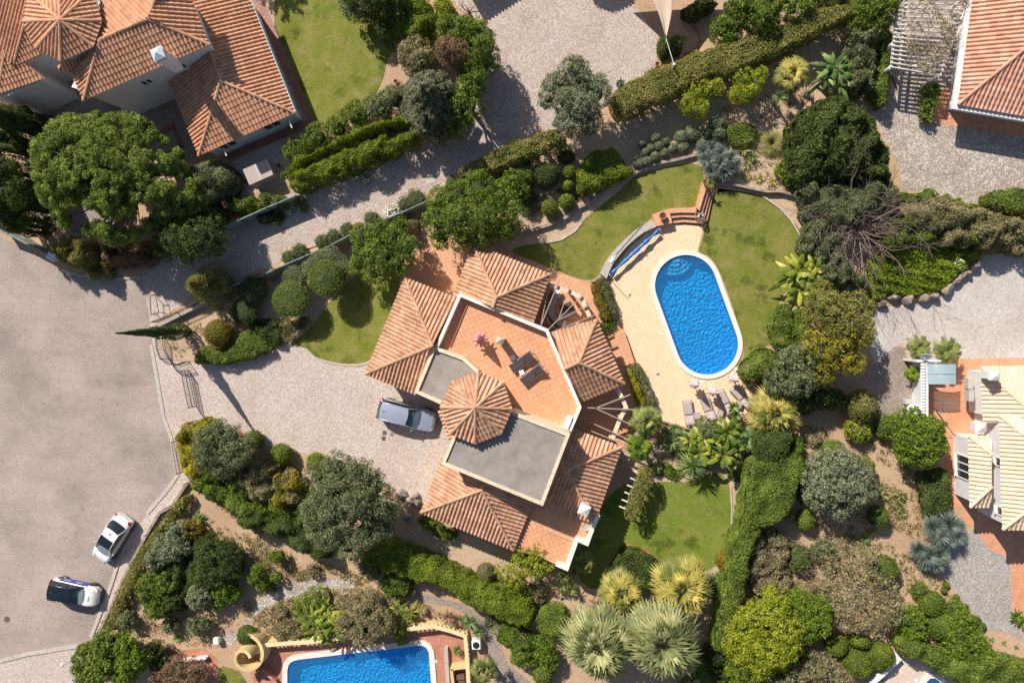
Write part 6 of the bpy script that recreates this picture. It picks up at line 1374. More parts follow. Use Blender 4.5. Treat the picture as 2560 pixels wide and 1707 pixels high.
tree('tree', 'big acid yellow green tree at the bottom of the dry garden', '33:300,1180,110,3.8 420,1120,130,4.2 560,1180,140,4.4 330,1310,140,4 480,1300,150,4.4 620,1300,110,4 520,1000,110,3.6 240,1280,90,3.6 420,1400,110,3.8 570,1400,70,3.4', 4.2, 'lime', cr=.36, core=.72)
tree('tree', 'green companion crown right of the acid yellow green tree', '33:700,1000,100,3 820,1050,110,3.2 750,1160,110,3.2 860,1130,80,3', 3.3, 'bright', cr=.32)
tree('shrub', 'dark green shrub joining the acid yellow tree at the bottom edge', '33:250,1480,90,2.6 310,1540,80,2.6', 2.6, 'bright', cat='shrub', cr=.28)
tree('scrub_tree', 'brown green heather like tree cut by the bottom edge', '33:620,1500,130,2.8 760,1440,120,2.8 880,1500,130,2.8 960,1560,110,2.6 480,1560,110,2.6', 2.9, 'scrub', cat='scrub tree', cr=.22, size=.12, dens=260, core=.75)
for lab, u, v, r, ry in (('clipped ball left of the four in the shade by the white pool wall', 972, 1295, 82, 78), ('half shaded top ball of the four by the white pool wall', 1140, 1250, 82, 60), ('largest and lowest of the four clipped balls by the white pool wall', 1138, 1425, 108, 106), ('right hand ball of the four, beside the white pool wall', 1300, 1370, 92, 104)):
    ball(lab, '33:%d,%d' % (u, v), r, 1.7, 'hedge_bright', ry=ry)
ball('small bright shrub on top of the bright clipped group', '33:1585,890', 54, 1.2, 'bright', cr=.16, name='shrub', cat='shrub')
ball('perfect bright globe in the clipped group near the grey gravel', '33:1675,985', 88, 1.6, 'bright')
tree('shrub', 'bright loose shrub left of the bright globe', '33:1520,1110,90 1580,1180,80 1490,1200,60,1.5', 1.9, 'bright', cat='shrub', cr=.26, core=.75)
ball('dented bright globe below the perfect one', '33:1750,1155', 96, 1.6, 'bright', ry=100)
tree('shrub', 'bright clipped hedge mass along the grey gravel path', '33:1850,1050,80,1.5 1900,1110,85 1880,1210,110,1.8 1960,1280,100 1860,1300,90 2040,1360,80,1.5', 1.7, 'bright', cat='shrub', cr=.24, core=.8)
hedge('green hedge behind the bottom right pool, running to the right edge', '33:1420,1265 1500,1240 1620,1270 1760,1340 1850,1400 1990,1390 2110,1370 2349,1430 2600,1520 2600,1800 2349,1650 2000,1640 1800,1530 1620,1440 1430,1360', 1.9, 'hedge', .4, lump=.1)
for lab, u, v, r in (('small green tuft, upper of two near the grey gravel', 1780, 850, 24), ('small green tuft, lower of two near the grey gravel', 1762, 890, 20), ('lone green tuft in the soil by the gravel edge', 1853, 935, 20), ('tiniest tuft at the gravel edge', 1925, 1002, 14), ('dark cushion at the gravel edge, left of two', 1990, 1120, 45), ('dark cushion at the gravel edge, right of two', 2038, 1158, 34)):
    ball(lab, '33:%d,%d' % (u, v), r, .4, 'hedge', name='tuft', cat='small plant')
for lab, s in (('small agave left of three in the bottom right soil', '33:2117,1255,26'), ('small agave middle of three in the bottom right soil', '33:2206,1276,26'), ('small agave right of three in the bottom right soil', '33:2297,1310,26'), ('seedling first from the top on the soil track', '33:1390,575,22'), ('seedling second from the top on the soil track', '33:1412,632,16'), ('seedling third from the top on the soil track', '33:1450,690,16'), ('seedling fourth from the top on the soil track', '33:1478,745,16')):
    rosette(lab, s, 14, 1, .16, 'dracaena', 'small_agave', 'small plant', stem=False)
feather_palm('feathery palm behind the satellite dish mast', '31:1580,1370', 1.6, 90, 20, 'palm')
feather_palm('feathery palm over the corner of the frosted awning', '31:1790,1400', 1.8, 105, 22, 'palm')
feather_palm('small palm left of the white louvred wall', '32:1540,395', 1.1, 62, 16, 'bright')
tree('shrub', 'trimmed bush on the paving corner of the upper right house', '30:1650,760,50,1.2 1640,850,45,1.0 1680,660,55,1.5', 1.4, 'hedge', cat='shrub', cr=.2)
rosette('leafy plant at the right edge near the grey gravel tip', '33:2300,1080,60,.5 2349,1120,60,.4', 30, 1, .18, 'bright', 'aloe', 'aloe')

shrub('dark undergrowth below the wild thicket and the great grey tree', '02:1420,1150 1600,1100 1900,1080 2200,1200 2349,1450 2400,1650 2100,1600 1800,1430 1500,1290', 1.5, 'citrus', .5)
shrub('deep green underplanting between the bushes of the bottom left garden', '03:1080,760 1250,640 1450,520 1700,560 1780,700 1700,850 1560,950 1300,1060 1100,1060 1000,960', 1.1, 'dark', .5)
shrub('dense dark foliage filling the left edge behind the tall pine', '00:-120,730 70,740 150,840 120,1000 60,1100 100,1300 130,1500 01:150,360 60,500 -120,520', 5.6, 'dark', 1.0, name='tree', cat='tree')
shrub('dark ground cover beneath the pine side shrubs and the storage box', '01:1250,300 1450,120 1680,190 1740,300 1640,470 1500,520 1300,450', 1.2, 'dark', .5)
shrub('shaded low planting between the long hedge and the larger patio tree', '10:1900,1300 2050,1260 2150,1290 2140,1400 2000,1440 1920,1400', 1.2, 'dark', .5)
shrub('grassy ochre shrub filling the dry garden between twigs and tall hedge', '33:560,900 760,860 900,900 930,1000 800,1040 600,1020 520,980', 1.5, 'scrub', .6, gap=.15, core='shadow_brown')

# low plants, fallen leaves and tufts scattered over the planting beds
gc = []
for pts, n in (('03:900,1150 1000,1000 1400,300 1500,330 1900,560 2349,800 1900,930 1700,1190 1640,1300 1100,1300', 900), ('13:60,1000 300,900 900,860 1180,960 1400,1000 1500,1080 1150,1160 700,1200 200,1230 40,1100', 1300), ('13:430,620 900,780 1000,870 600,820 200,900 60,560 0,440', 900), ('02:1400,1160 2349,1568 1900,1568 1500,1300', 500), ('01:1220,1290 1500,1180 1700,950 2050,820 11:300,780 480,1000 400,1200 01:1800,1250 1440,1400 1300,1460', 500), ('32:640,760 1000,780 1250,620 1450,760 1500,1050 1600,1250 1620,1560 1200,1568 1100,1350 1240,1100 800,1000', 900), ('33:380,450 1000,300 1600,480 1480,560 1800,900 2020,1180 2349,1400 1900,1300 1450,1150 900,950 560,900', 1300), ('20:700,1350 1000,1290 700,1500 400,1450', 250), ('30:0,700 500,700 800,700 660,1000 640,1250 720,1430 300,1400 100,1250 350,1000 100,850', 330), ('23:480,950 900,950 800,1250 560,1250', 250), ('22:1250,900 1500,830 1900,950 1900,1130 1500,1180 1280,1040', 350), ('01:450,560 1100,600 1100,700 500,750', 250), ('10:350,1250 1000,860 1180,560 1240,900 600,1150', 400)):
    pl = np.array(P2(pts)); lo, hi = pl.min(0), pl.max(0); Q = lo+rng.random((n*4, 2))*(hi-lo); Q = Q[poly_dist(Q, pl) > 0]; k = snoise(np.c_[Q, np.zeros(len(Q))], .35, 21)+.6*rng.random(len(Q)) > .25; gc.append(Q[k][:n])
Q = np.concatenate(gc)
for pp in ('03:2349,790 2200,820 2060,870 1930,930 1870,980 1830,1080 1750,1170 1640,1200 1600,1280 1700,1290 1780,1200 1830,1110 1900,1050 2060,960 2349,890 13:640,880 800,880 860,850 800,800 600,800', '13:1180,960 1340,970 1560,1010 1700,1080 1790,1200 1830,1400 1960,1420 1900,1250 1800,1080 1640,990 1500,950 1300,900'): Q = Q[poly_dist(Q, np.array(P2(pp))) < .05]
mlt = 1+(rng.random(len(Q))*9).astype(int); idx = np.repeat(np.arange(len(Q)), mlt); P3 = np.c_[Q[idx]+rng.normal(size=(len(idx), 2))*.09, .02+.13*rng.random(len(idx))*(mlt[idx] > 3)]
v, f = leaf_cards(P3, np.tile([0, 0, 1.], (len(P3), 1)), .13, .45, .7); kind = (rng.random(len(Q))[idx]*3).astype(int)
tag(link('ground_cover', mk('ground_cover', v, f, [M['scrub'], M['hedge'], M['rust']], kind, rng.random(len(f)))), 'low weeds and fallen leaves scattered over the planting beds', 'ground cover', kind='stuff')
# ---------------------------------------------------------------- cars
M['tyre'] = plain('tyre_rubber', (.02, .02, .02), .8, var=.2, scale=20); M['rim'] = plain('alloy_rim', (.45, .45, .46), .3, .9, var=0)
M['car_glass'] = plain('car_glass', (.015, .022, .028), .04, var=0, coat=.5); M['interior'] = plain('seat_beige', (.35, .31, .24), .7, var=.1)
M['lamp_red'] = plain('tail_lamp_red', (.45, .008, .012), .15, var=0, coat=1); M['lamp_clear'] = plain('headlamp_glass', (.62, .64, .66), .1, var=0, coat=1)
M['trim_black'] = plain('black_trim', (.02, .02, .022), .45, var=0)
def paint(n, c, metal=.0, r=.3): M[n] = plain(n, c, r, metal, var=0, coat=1)
paint('paint_silverblue', (.42, .47, .58), .45, .4); paint('paint_white', (.80, .80, .79)); paint('paint_black', (.012, .013, .018), .1, .2); paint('paint_blue', (.01, .045, .32), .1)
M['seeglass'] = glassy('windscreen_glass', (.02, .05, .055, 1), .55, .03)
def grid(mb, rows, m=0):
    n = len(rows[0]); mb.add([p for r in rows for p in r], [(i*n+j, i*n+j+1, (i+1)*n+j+1, (i+1)*n+j) for i in range(len(rows)-1) for j in range(n-1)], m)
def lerpt(T, x):
    for (a, va), (b, vb) in zip(T[:-1], T[1:]):
        if a <= x <= b: k = (x-a)/(b-a); return va+(vb-va)*k
    return T[0][1] if x < T[0][0] else T[-1][1]
def car(label, rear, front, L_, Wd, prof, belt, roofz, gh, mats, wheel=.33, wb=(.8, .8), est=False, sky=None):
    """gh = (x tail glass base, x roof rear, x roof front, x screen base) measured from the rear; prof = deck height table"""
    c = (rear+front)/2; d = (front-rear); rz = math.atan2(d.y, d.x); t = thing('car', label, 'car', (c.x, c.y, 0), rz, 'parked cars'); h = L_/2
    HW = [(-h, .80), (-h+.12, .93), (-h+.5, 1.0), (h-.9, 1.0), (h-.35, .93), (h-.1, .78), (h, .58)]
    xs = [-h, -h+.05, -h+.15, -h+.35, -h+.7, -h+1.2, -h*.4, 0, h*.4, h-1.2, h-.75, h-.4, h-.2, h-.07, h]; rows = []
    for x in xs:
        w_ = Wd/2*lerpt(HW, x); zt = lerpt(prof, x+h); zs = min(zt-.04, belt-.06*(x/h)**2); zs = min(zs, zt-.03); e = max(0, (abs(x)-h+.12)/.12)
        zb = .22+.08*e; half = [(w_*.86, zb), (w_*.98, zb+.12), (w_, (zb+zs)/2+.03), (w_*.985, zs-.10), (w_*.93, zs), (w_*.80, zs+(zt-zs)*.75), (w_*.4, zt), (0, zt+.015)]
        rows.append([(x, -y, z) for y, z in half]+[(x, y, z) for y, z in half[::-1][1:]])
    mb = MB(); grid(mb, rows); n = len(rows[0]); mb.add([rows[0][i] for i in range(n)], [tuple(range(n))]); mb.add([rows[-1][i] for i in range(n)], [tuple(range(n))[::-1]])
    mb.add([rows[i][0] for i in range(len(rows))]+[rows[i][-1] for i in range(len(rows))], [(i, i+1, len(rows)+i+1, len(rows)+i) for i in range(len(rows)-1)])
    b = mb.build('body', mats['body'], t, smooth=True); m = b.modifiers.new('smooth', 'SUBSURF'); m.levels = 1; m.render_levels = 2
    g0, g1, g2, g3 = [v-h for v in gh]; wr = Wd*.36; wbt = Wd*.445
    def zr(x): k = (x-g1)/(g2-g1); return roofz-.05*(2*k-1)**2-.02*k
    # roof
    mb = MB(); rr = []
    for i in range(9):
        x = g1+(g2-g1)*i/8; z = zr(x); rr.append([(x+(.10*(1-(2*j/8-1)**2) if i == 8 else (-.08*(1-(2*j/8-1)**2) if i == 0 else 0)), wr*(2*j/8-1), z+.035*(1-(2*j/8-1)**2)) for j in range(9)])
    split = mats.get('split', 0); grid(mb, rr, 0)
    o = MB(); grid(o, rr[:9]); ro = o.build('roof', mats['roof'], t, smooth=True)
    if split:
        o = MB(); k = int(8*split); grid(o, [[(p[0], p[1]*.97, p[2]+.008) for p in r] for r in rr[8-k:]]); o.build('panoramic_roof', M['paint_black'], t, smooth=True)
    zf = lerpt(prof, g3+h)-.01; zk = lerpt(prof, g0+h)-.01
    def screen(nm, xb, zb, xt, row, w0, bow, mat):
        o = MB(); rows_ = []
        for i in range(5):
            k = i/4; r = []
            for j in range(9):
                s = 2*j/8-1; top = row[j]; bx = xb+bow*(1-s*s); r.append((bx*(1-k)+top[0]*k, (w0*s)*(1-k)+top[1]*k, zb*(1-k)+(top[2]-.012)*k+.03*math.sin(math.pi*k)))
            rows_.append(r)
        grid(o, rows_); return o.build(nm, mat, t, smooth=True)
    screen('windscreen', g3, zf, g2, rr[8], wbt*.93, .16, M['seeglass']); screen('rear_window', g0, zk, g1, rr[0], wbt*.86, -.10, M['car_glass'])
    for s in (-1, 1):
        o = MB(); top = []; bot = []
        for i in range(9):
            k = i/8; x = g1+(g2-g1)*k; xb = g0+.1+(g3-g0-.15)*k; top.append((x, s*wr*1.0, zr(x)-.02)); bot.append((xb, s*wbt*1.02, belt+.0))
        grid(o, [bot, [((a[0]+b_[0])/2, (a[1]+b_[1])/2+s*.02, (a[2]+b_[2])/2) for a, b_ in zip(bot, top)], top]); o.build('side_windows', M['car_glass'], t, smooth=True)
        o = MB(); o.tube([(g0+.05, s*wbt*.99, zk), (g1, s*wr, zr(g1)-.01)]+[(g1+(g2-g1)*k, s*wr*1.01, zr(g1+(g2-g1)*k)) for k in (.33, .66)]+[(g2, s*wr, zr(g2)-.01), (g3, s*wbt*.95, zf)], .035, 6); o.build('pillar', mats.get('pillar', mats['body']), t, smooth=True)
        for px in (-.18, .55): 
            o = MB(); o.box((g1+(g2-g1)*.5+px, s*(wbt+wr)/2*1.03, (belt+roofz)/2), (.07, .03, roofz-belt-.08)); o.build('pillar', M['trim_black'], t)
        o = MB(); mx = g3-.35; o.lathe((0, 0, 0), [(.06, -.08), (.1, 0), (.06, .08)], 8); v = [(mx+p[2]*.6, s*(Wd/2+.09)+p[0]*.9*.9, belt+.06+p[1]*.8) for p in o.v]; o2 = MB(); o2.add(v, o.f); o2.build('mirror', mats.get('mirror', mats['body']), t, smooth=True)
        for x, nm, mt in ((h-.28, 'headlight', M['lamp_clear']), (-h+.13, 'tail_light', M['lamp_red'])):
            o = MB(); zz = (lerpt(prof, x+h)-.12) if nm == 'headlight' else belt-.10; w_ = Wd/2*lerpt(HW, x)
            rws = []
            for i in range(4):
                k = i/3; xx = x+(.22-.40*k if nm == 'headlight' else -.12+.26*k)*(1); ww = Wd/2*lerpt(HW, xx)
                rws.append([(xx, s*(ww*(1.0)-.012), zz-.10), (xx, s*(ww*1.02), zz-.0), (xx, s*(ww*.94), zz+.075), (xx, s*(ww*.72), zz+.13)])
            grid(o, rws); o.build(nm, mt, t, smooth=True)
        for x in (-h+wb[0], h-wb[1]):
            o = MB(); q = []; K = 20
            for y0, r0 in ((-.11, wheel*.88), (-.09, wheel), (.09, wheel), (.11, wheel*.88)):
                q += [(x+r0*math.cos(6.283*j/K), s*(Wd/2-.12)+y0, wheel+r0*math.sin(6.283*j/K)) for j in range(K)]
            o.add(q, [(i*K+j, i*K+(j+1) % K, (i+1)*K+(j+1) % K, (i+1)*K+j) for i in range(3) for j in range(K)]+[tuple(range(K)), tuple(range(3*K, 4*K))]); wl_ = o.build('wheel', M['tyre'], t, smooth=False)
            o = MB()
            for j in range(5):
                a = 6.283*j/5; o.bar((x, s*(Wd/2-.002), wheel), (x+wheel*.6*math.cos(a), s*(Wd/2-.002), wheel+wheel*.6*math.sin(a)), .06, .02)
            o.build('rim', M['rim'], wl_)
            o = MB(); ar = []
            for j in range(11):
                a = math.pi*j/10; ar.append([(x+(wheel+.0)*math.cos(a), s*(Wd/2-.0), wheel+(wheel+.0)*math.sin(a)), (x+(wheel+.07)*math.cos(a), s*(Wd/2+.012), wheel+(wheel+.07)*math.sin(a))])
            grid(o, ar); o.build('wheel_arch', mats.get('arch', M['trim_black']), t)
    o = MB(); o.box((h-.02, 0, .42), (.05, Wd*.5, .14)); o.build('grille', M['trim_black'], t)
    o = MB(); o.box((-h-.0, 0, .72 if not est else .85), (.03, .5, .11)); o.build('number_plate', M['plastic_white'], t)
    o = MB(); o.box((g1+.25, 0, roofz+.05), (.16, .03, .05)); o.build('antenna', M['trim_black'], t)
    o = MB(); o.box(((g2+g3)/2-.25, .38, belt-.05), (.5, .45, .3)); o.box(((g2+g3)/2-.25, -.38, belt-.05), (.5, .45, .3)); o.build('seat', M['interior'], t)
    o = MB(); yy = Wd/2*.9; o.tube([(g3+.1, -yy*.5, zf+.03), (g3+.05, .1, zf+.1)], .012, 4); o.tube([(g3+.1, yy*.1, zf+.03), (g3+.05, yy*.7, zf+.1)], .012, 4); o.build('wiper', M['trim_black'], t)
    return t
car('silver blue estate car with red tail lamps parked by the villa door', W(951, 1020, .6), W(1086, 1054, .4), 4.75, 1.86, [(0, .92), (.1, 1.0), (3.2, 1.02), (3.6, .98), (4.3, .86), (4.6, .72), (4.75, .60)], .98, 1.50, (.10, .42, 2.55, 3.45), dict(body=M['paint_silverblue'], roof=M['paint_silverblue'], mirror=M['paint_silverblue']), est=True)
car('white saloon car with dark glass roof panel beside the kerb', W(313, 1296, .5), W(255, 1391, .4), 4.45, 1.78, [(0, .86), (.12, .98), (.6, 1.0), (3.1, .98), (3.6, .92), (4.15, .80), (4.45, .58)], .92, 1.44, (.62, 1.20, 2.65, 3.45), dict(body=M['paint_white'], roof=M['paint_white'], split=.56, mirror=M['paint_white'], arch=M['paint_white']))
suv = car('white crossover with black roof and blue doors, lowest on the road', W(120, 1466, .7), W(259, 1491, .4), 4.35, 1.80, [(0, .90), (.1, 1.05), (3.0, 1.06), (3.35, 1.02), (3.95, .94), (4.22, .78), (4.35, .62)], 1.02, 1.57, (.08, .40, 2.35, 3.2), dict(body=M['paint_white'], roof=M['paint_black'], pillar=M['paint_black'], mirror=M['paint_black']), wheel=.35)
for s in (-1, 1):
    o = MB(); rws = []
    for i in range(7):
        x = -1.35+2.55*i/6; rws.append([(x, s*.905, .36), (x, s*.912, .62), (x, s*.90, .88), (x, s*.878, .955)])
    grid(o, rws); o.build('door', M['paint_blue'], suv, smooth=True)
def lettering(txt, size, mat, parent, loc, rot, name='lettering'):
    cu = bpy.data.curves.new(name, 'FONT'); cu.body = txt; cu.size = size; cu.extrude = .002; cu.align_x = 'CENTER'; cu.align_y = 'CENTER'
    tmp = bpy.data.objects.new('tmp', cu); C.objects.link(tmp); dg = bpy.context.evaluated_depsgraph_get(); me = bpy.data.meshes.new_from_object(tmp.evaluated_get(dg)); bpy.data.objects.remove(tmp)
    me.materials.clear(); me.materials.append(mat); o = link(name, me, parent); o.location = loc; o.rotation_euler = rot; return o
lettering('Pukkin', .17, M['paint_black'], suv, (1.52, -.12, 1.015), (0, .09, -math.pi/2-math.pi))
lettering('Pukkin', .22, M['plastic_white'], suv, (-.75, .925, .74), (math.pi/2-.12, 0, math.pi))
lettering('Pukkin', .22, M['plastic_white'], suv, (.35, .925, .74), (math.pi/2-.12, 0, math.pi))
# ---------------------------------------------------------------- gates, railings, fences
def railing(name, label, pts, h, mat, step=.13, post=1.6, parent=None, cat='railing', tilt=None, arch=0, group=None, rails=(0.12, 1.0), r=.016):
    p = R(pts); c = p[0]; t = thing(name, label, cat, (c.x, c.y, 0), 0, group); L_ = [0]
    for a, b in zip(p[:-1], p[1:]): L_.append(L_[-1]+(b-a).length)
    def at(s):
        for i in range(len(p)-1):
            if s <= L_[i+1] or i == len(p)-2: return p[i].lerp(p[i+1], min(1, (s-L_[i])/max(1e-6, L_[i+1]-L_[i])))-c
    mr = MB(); up = lambda q, z: (q.x, q.y, z)
    n = max(2, int(L_[-1]/.25))
    for z in rails: mr.tube([up(at(L_[-1]*i/n), z*h+arch*math.sin(math.pi*i/n)*(z > .5)) for i in range(n+1)], r*1.6, 5)
    mr.build('rail', mat, t); mb = MB(); k = int(L_[-1]/step)
    for i in range(k+1): q = at(L_[-1]*i/k); mb.tube([up(q, .12*h), up(q, h+arch*math.sin(math.pi*i/k))], r, 4, cap=False)
    mb.build('bars', mat, t); k = max(1, int(L_[-1]/post))
    for i in range(k+1): q = at(L_[-1]*i/k); o = MB(); o.tube([up(q, -.02), up(q, h+.06)], r*2.2, 6); o.build('post', mat, t)
    return t
railing('gate', 'dark wrought iron driveway gate standing open at the left', '02:1385,368 1440,632', 1.15, M['metal_dark'], .15, 2.4, cat='gate', r=.018, rails=(.12, .5, 1))
railing('gate', 'dark iron gate leaf swung against the yellow creeper', '02:1440,738 1560,706 1600,760', 1.15, M['metal_dark'], .14, 3, cat='gate', r=.018, rails=(.12, .5, 1))
railing('railing', 'curved dark iron railing below the slim cypress', '01:1200,1290 1205,1380 1230,1450 1280,1490 1330,1500 1390,1480', 1.1, M['metal_dark'], .14, 1.8, rails=(.12, .85, 1))
railing('railing', 'dark iron railing from the road to the lane wall', '01:1160,1190 1290,1140 1400,1090 1500,1040', 1.0, M['metal_dark'], .14, 1.8)
railing('railing', 'dark iron railing in front of the yellow creeper', '02:1310,880 1330,1000 1350,1110', 1.0, M['metal_dark'], .14, 1.8)
mb = MB(); q = R('01:1100,990 1140,985 1165,1120 1110,1135', .9); 
for a, b in zip(q, q[1:]+q[:1]): mb.tube([a, b], .03, 5)
for a in q: mb.tube([(a.x, a.y, 0), a], .03, 5)
tag(mb.build('bin_frame', M['metal_dark']), 'dark metal frame standing at the mouth of the shaded lane', 'metal frame')
mb = MB(); q = R('01:1160,1225 1370,1120 1530,1045'); 
for a, b in zip(q[:-1], q[1:]): mb.bar(a+Vector((0, 0, .22)), b+Vector((0, 0, .22)), .28, .44)
tag(mb.build('garden_wall', M['concrete']), 'low lane wall under the iron railing, next to the thuja', 'wall')
def netting(label, pts, h):
    p = R(pts, h); t = thing('fence', label, 'fence', (p[0].x, p[0].y, 0)); c = Vector((p[0].x, p[0].y, 0)); o = MB()
    for a, b in zip(p[:-1], p[1:]):
        n = max(2, int((b-a).length/.5)); rows = [[], []]
        for i in range(n+1):
            q = a.lerp(b, i/n)-c; w_ = .05*math.sin(i*1.7); rows[0].append((q.x+w_, q.y+w_, .05)); rows[1].append((q.x, q.y, h+.03*math.sin(i*2.3)))
        grid(o, rows)
    nt_ = o.build('netting', M['metal_green'], t); s = nt_.modifiers.new('thick', 'SOLIDIFY'); s.thickness = .07
    o = MB()
    for a, b in zip(p[:-1], p[1:]): o.tube([a-c, b-c], .05, 6)
    o.build('rail', M['metal_green'], t)
    for a in p: o = MB(); q = a-c; o.tube([(q.x, q.y, 0), (q.x, q.y, h+.1)], .04, 6); o.build('post', M['metal_dark'], t)
netting('green netting fence on the north side of the lane', '01:1640,500 1760,440 1960,350 2170,262', 1.5)
netting('long grey green netting fence on the south side of the lane', '11:1390,295 1240,362 1080,430 900,500 640,640 480,705 260,800 01:1900,855 1700,920 1560,1000', 1.25)
netting('green netting fence beside the white pillar above the road', '01:-60,500 60,545 200,620 350,690', 1.6)
mb = MB(); p = V3('01:378,710', 1.9); mb.box((p.x, p.y, .95), (.55, .5, 1.9), rad(-25)); mb.box((p.x, p.y, 1.94), (.68, .62, .1), rad(-25)); tag(mb.build('gate_pillar', M['white_wall']), 'white rendered pillar at the end of the green netting', 'pillar')
mb = MB(); q = R('03:1390,95 1280,260 1190,310 1100,460 1000,640 920,800 850,960 760,1150 720,1220')
for a, b in zip(q[:-1], q[1:]): mb.bar(a+Vector((0, 0, .2)), b+Vector((0, 0, .2)), .22, .4)
tag(mb.build('garden_wall', M['stone']), 'low stone wall between pavement and roadside hedge', 'wall')
for i, s in enumerate(('1335,115 1360,105', '1195,290 1235,280', '1050,490 1095,478', '935,690 975,678', '835,908 880,882', '738,1120 775,1105')):
    a, b = R('03:'+s, 1.1); mb = MB(); mb.tube([(b.x, b.y, 0), (b.x, b.y, .9), (a.x, a.y, 1.15)], .028, 5)
    tag(mb.build('fence_post', M['metal_dark']), ('topmost', 'second', 'third', 'fourth', 'fifth', 'lowest')[i]+' cranked black post of the roadside fence'+(', counted from the top' if 0 < i < 5 else ''), 'fence post', 'cranked posts along the roadside wall')
# ---------------------------------------------------------------- pool side
def lounger(label, foot, head, wd=.68, seatm='fabric_taupe', frm='metal_light', z0=0, raise_=.22, group='sun loungers beside the pool'):
    d = head-foot; L_ = d.length; rz = math.atan2(d.y, d.x); t = thing('sun_lounger', label, 'sun lounger', (foot.x, foot.y, z0), rz, group); zs = .34
    f = MB()
    for s in (-1, 1): f.bar((-.04, s*wd/2, zs-.03), (L_+.02, s*wd/2, zs-.03), .045, .06)
    f.bar((0, -wd/2, zs-.03), (0, wd/2, zs-.03), .045, .06); f.bar((L_, -wd/2, zs-.03), (L_, wd/2, zs-.03), .045, .06); f.build('frame', M[frm], t)
    for x in (.12, L_-.15):
        for s in (-1, 1): o = MB(); o.bar((x, s*wd/2, 0), (x, s*wd/2, zs-.06), .05, .05); o.build('leg', M[frm], t)
    bx = L_*.58; o = MB(); rows = []
    for i in range(8): x = bx*i/7; rows.append([(x, wd*(j/6-.5)*.94, zs-.012*math.sin(math.pi*j/6)*1.5) for j in range(7)])
    grid(o, rows); s_ = o.build('seat', M[seatm], t, smooth=True); mo = s_.modifiers.new('t', 'SOLIDIFY'); mo.thickness = .02
    o = MB(); rows = []; LB = L_*.36
    for i in range(8): x = i/7; rows.append([(bx+.02+LB*x, wd*(j/6-.5)*.94, zs+.01+raise_*x-.02*math.sin(math.pi*j/6)) for j in range(7)])
    grid(o, rows); s_ = o.build('backrest', M[seatm], t, smooth=True); mo = s_.modifiers.new('t', 'SOLIDIFY'); mo.thickness = .02
    o = MB(); 
    for s in (-1, 1): o.bar((bx, s*wd/2*.97, zs), (bx+LB, s*wd/2*.97, zs+raise_), .03, .03)
    o.bar((bx+LB, -wd/2, zs+raise_), (bx+LB, wd/2, zs+raise_), .03); o.build('backrest_frame', M[frm], t)
    o = MB(); xx = bx+LB*.82; o.box((xx, 0, zs+raise_*.82+.03), (.2, wd*.9, .05)); bevel(o.build('headrest', M[seatm], t), .02); return t
def z3(s, h=.34):
    return [W(1680+float(a.split(',')[0])/9.225, 920+float(a.split(',')[1])/9.225, h) for a in s.split()]
def W3(s, h=.34): a = z3(s, h); return a[0], a[1]
a, b = W3('345,750 430,1330'); lounger('taupe sun lounger farthest left by the pool', a, b)
a, b = W3('745,690 930,1220'); lounger('taupe sun lounger second from the left, shaded by a parasol tip', a, b)
a, b = W3('1090,520 1370,1060'); lounger('taupe sun lounger third from the left, its foot under the leaves', a, b)
a, b = W3('1400,440 1830,890'); lounger('taupe sun lounger farthest right with a parasol shadow along it', a, b)
def side_table(label, p, s=.45, rz=0, z0=0, mat='fabric_taupe', h=.38, group='small tables between the loungers'):
    t = thing('side_table', label, 'table', (p.x, p.y, z0), rz, group); o = MB(); o.box((0, 0, h), (s, s, .04)); bevel(o.build('table_top', M[mat], t), .01)
    for i in (-1, 1):
        for j in (-1, 1): o = MB(); o.bar((i*s*.42, j*s*.42, 0), (i*s*.42, j*s*.42, h-.02), .035); o.build('leg', M[mat if mat != 'fabric_taupe' else 'metal_light'], t)
for s, lab, rz in (('585,1090', 'taupe side table between the first and second pool lounger', .1), ('1105,1030', 'taupe side table between the second and third pool lounger', .45), ('1540,830', 'taupe side table between the third and fourth pool lounger', .7)):
    side_table(lab, z3(s)[0], .5, -rz+.3)
def parasol(label, base, h=2.25, mat='fabric_pink', rb=.30, z0=0, n=8, star=.22, group='closed parasols beside the pool'):
    t = thing('parasol', label, 'parasol', (base.x, base.y, z0), 0, group); o = MB(); o.box((0, 0, .05), (.55, .55, .1), .25); bevel(o.build('base', M['concrete'], t), .015)
    o = MB(); o.tube([(0, 0, 0), (0, 0, h)], .025, 8); o.build('pole', M['timber_pale'], t)
    o = MB(); v = []; prof = [(.03, h+.02), (.09, h-.2), (.16, h-.55), (.22, h-.9), (.27, h-1.15), (rb, h-1.28)]; K = n*4
    for r, z in prof:
        for j in range(K):
            a = 6.283*j/K; q = abs((j % 4)-2)/2; rr = r*(1+star*(2*q-1)); v.append((rr*math.cos(a+.15*z), rr*math.sin(a+.15*z), z-.06*q*(r > .2)))
    o.add(v, [(i*K+j, i*K+(j+1) % K, (i+1)*K+(j+1) % K, (i+1)*K+j) for i in range(len(prof)-1) for j in range(K)]); s_ = o.build('canopy', M[mat], t); mo = s_.modifiers.new('t', 'SOLIDIFY'); mo.thickness = .012
    o = MB(); o.lathe((0, 0, h), [(.03, 0), (.045, .05), (.01, .12)], 8); o.build('finial', M['timber_pale'], t); return t
for s, lab in (('470,330', 'closed pale pink parasol farthest left by the pool'), ('870,500', 'closed pale pink parasol in the middle of three by the pool'), ('1370,215', 'closed pale pink parasol farthest right by the pool')):
    parasol(lab, z3(s, 0)[0], rb=.36)
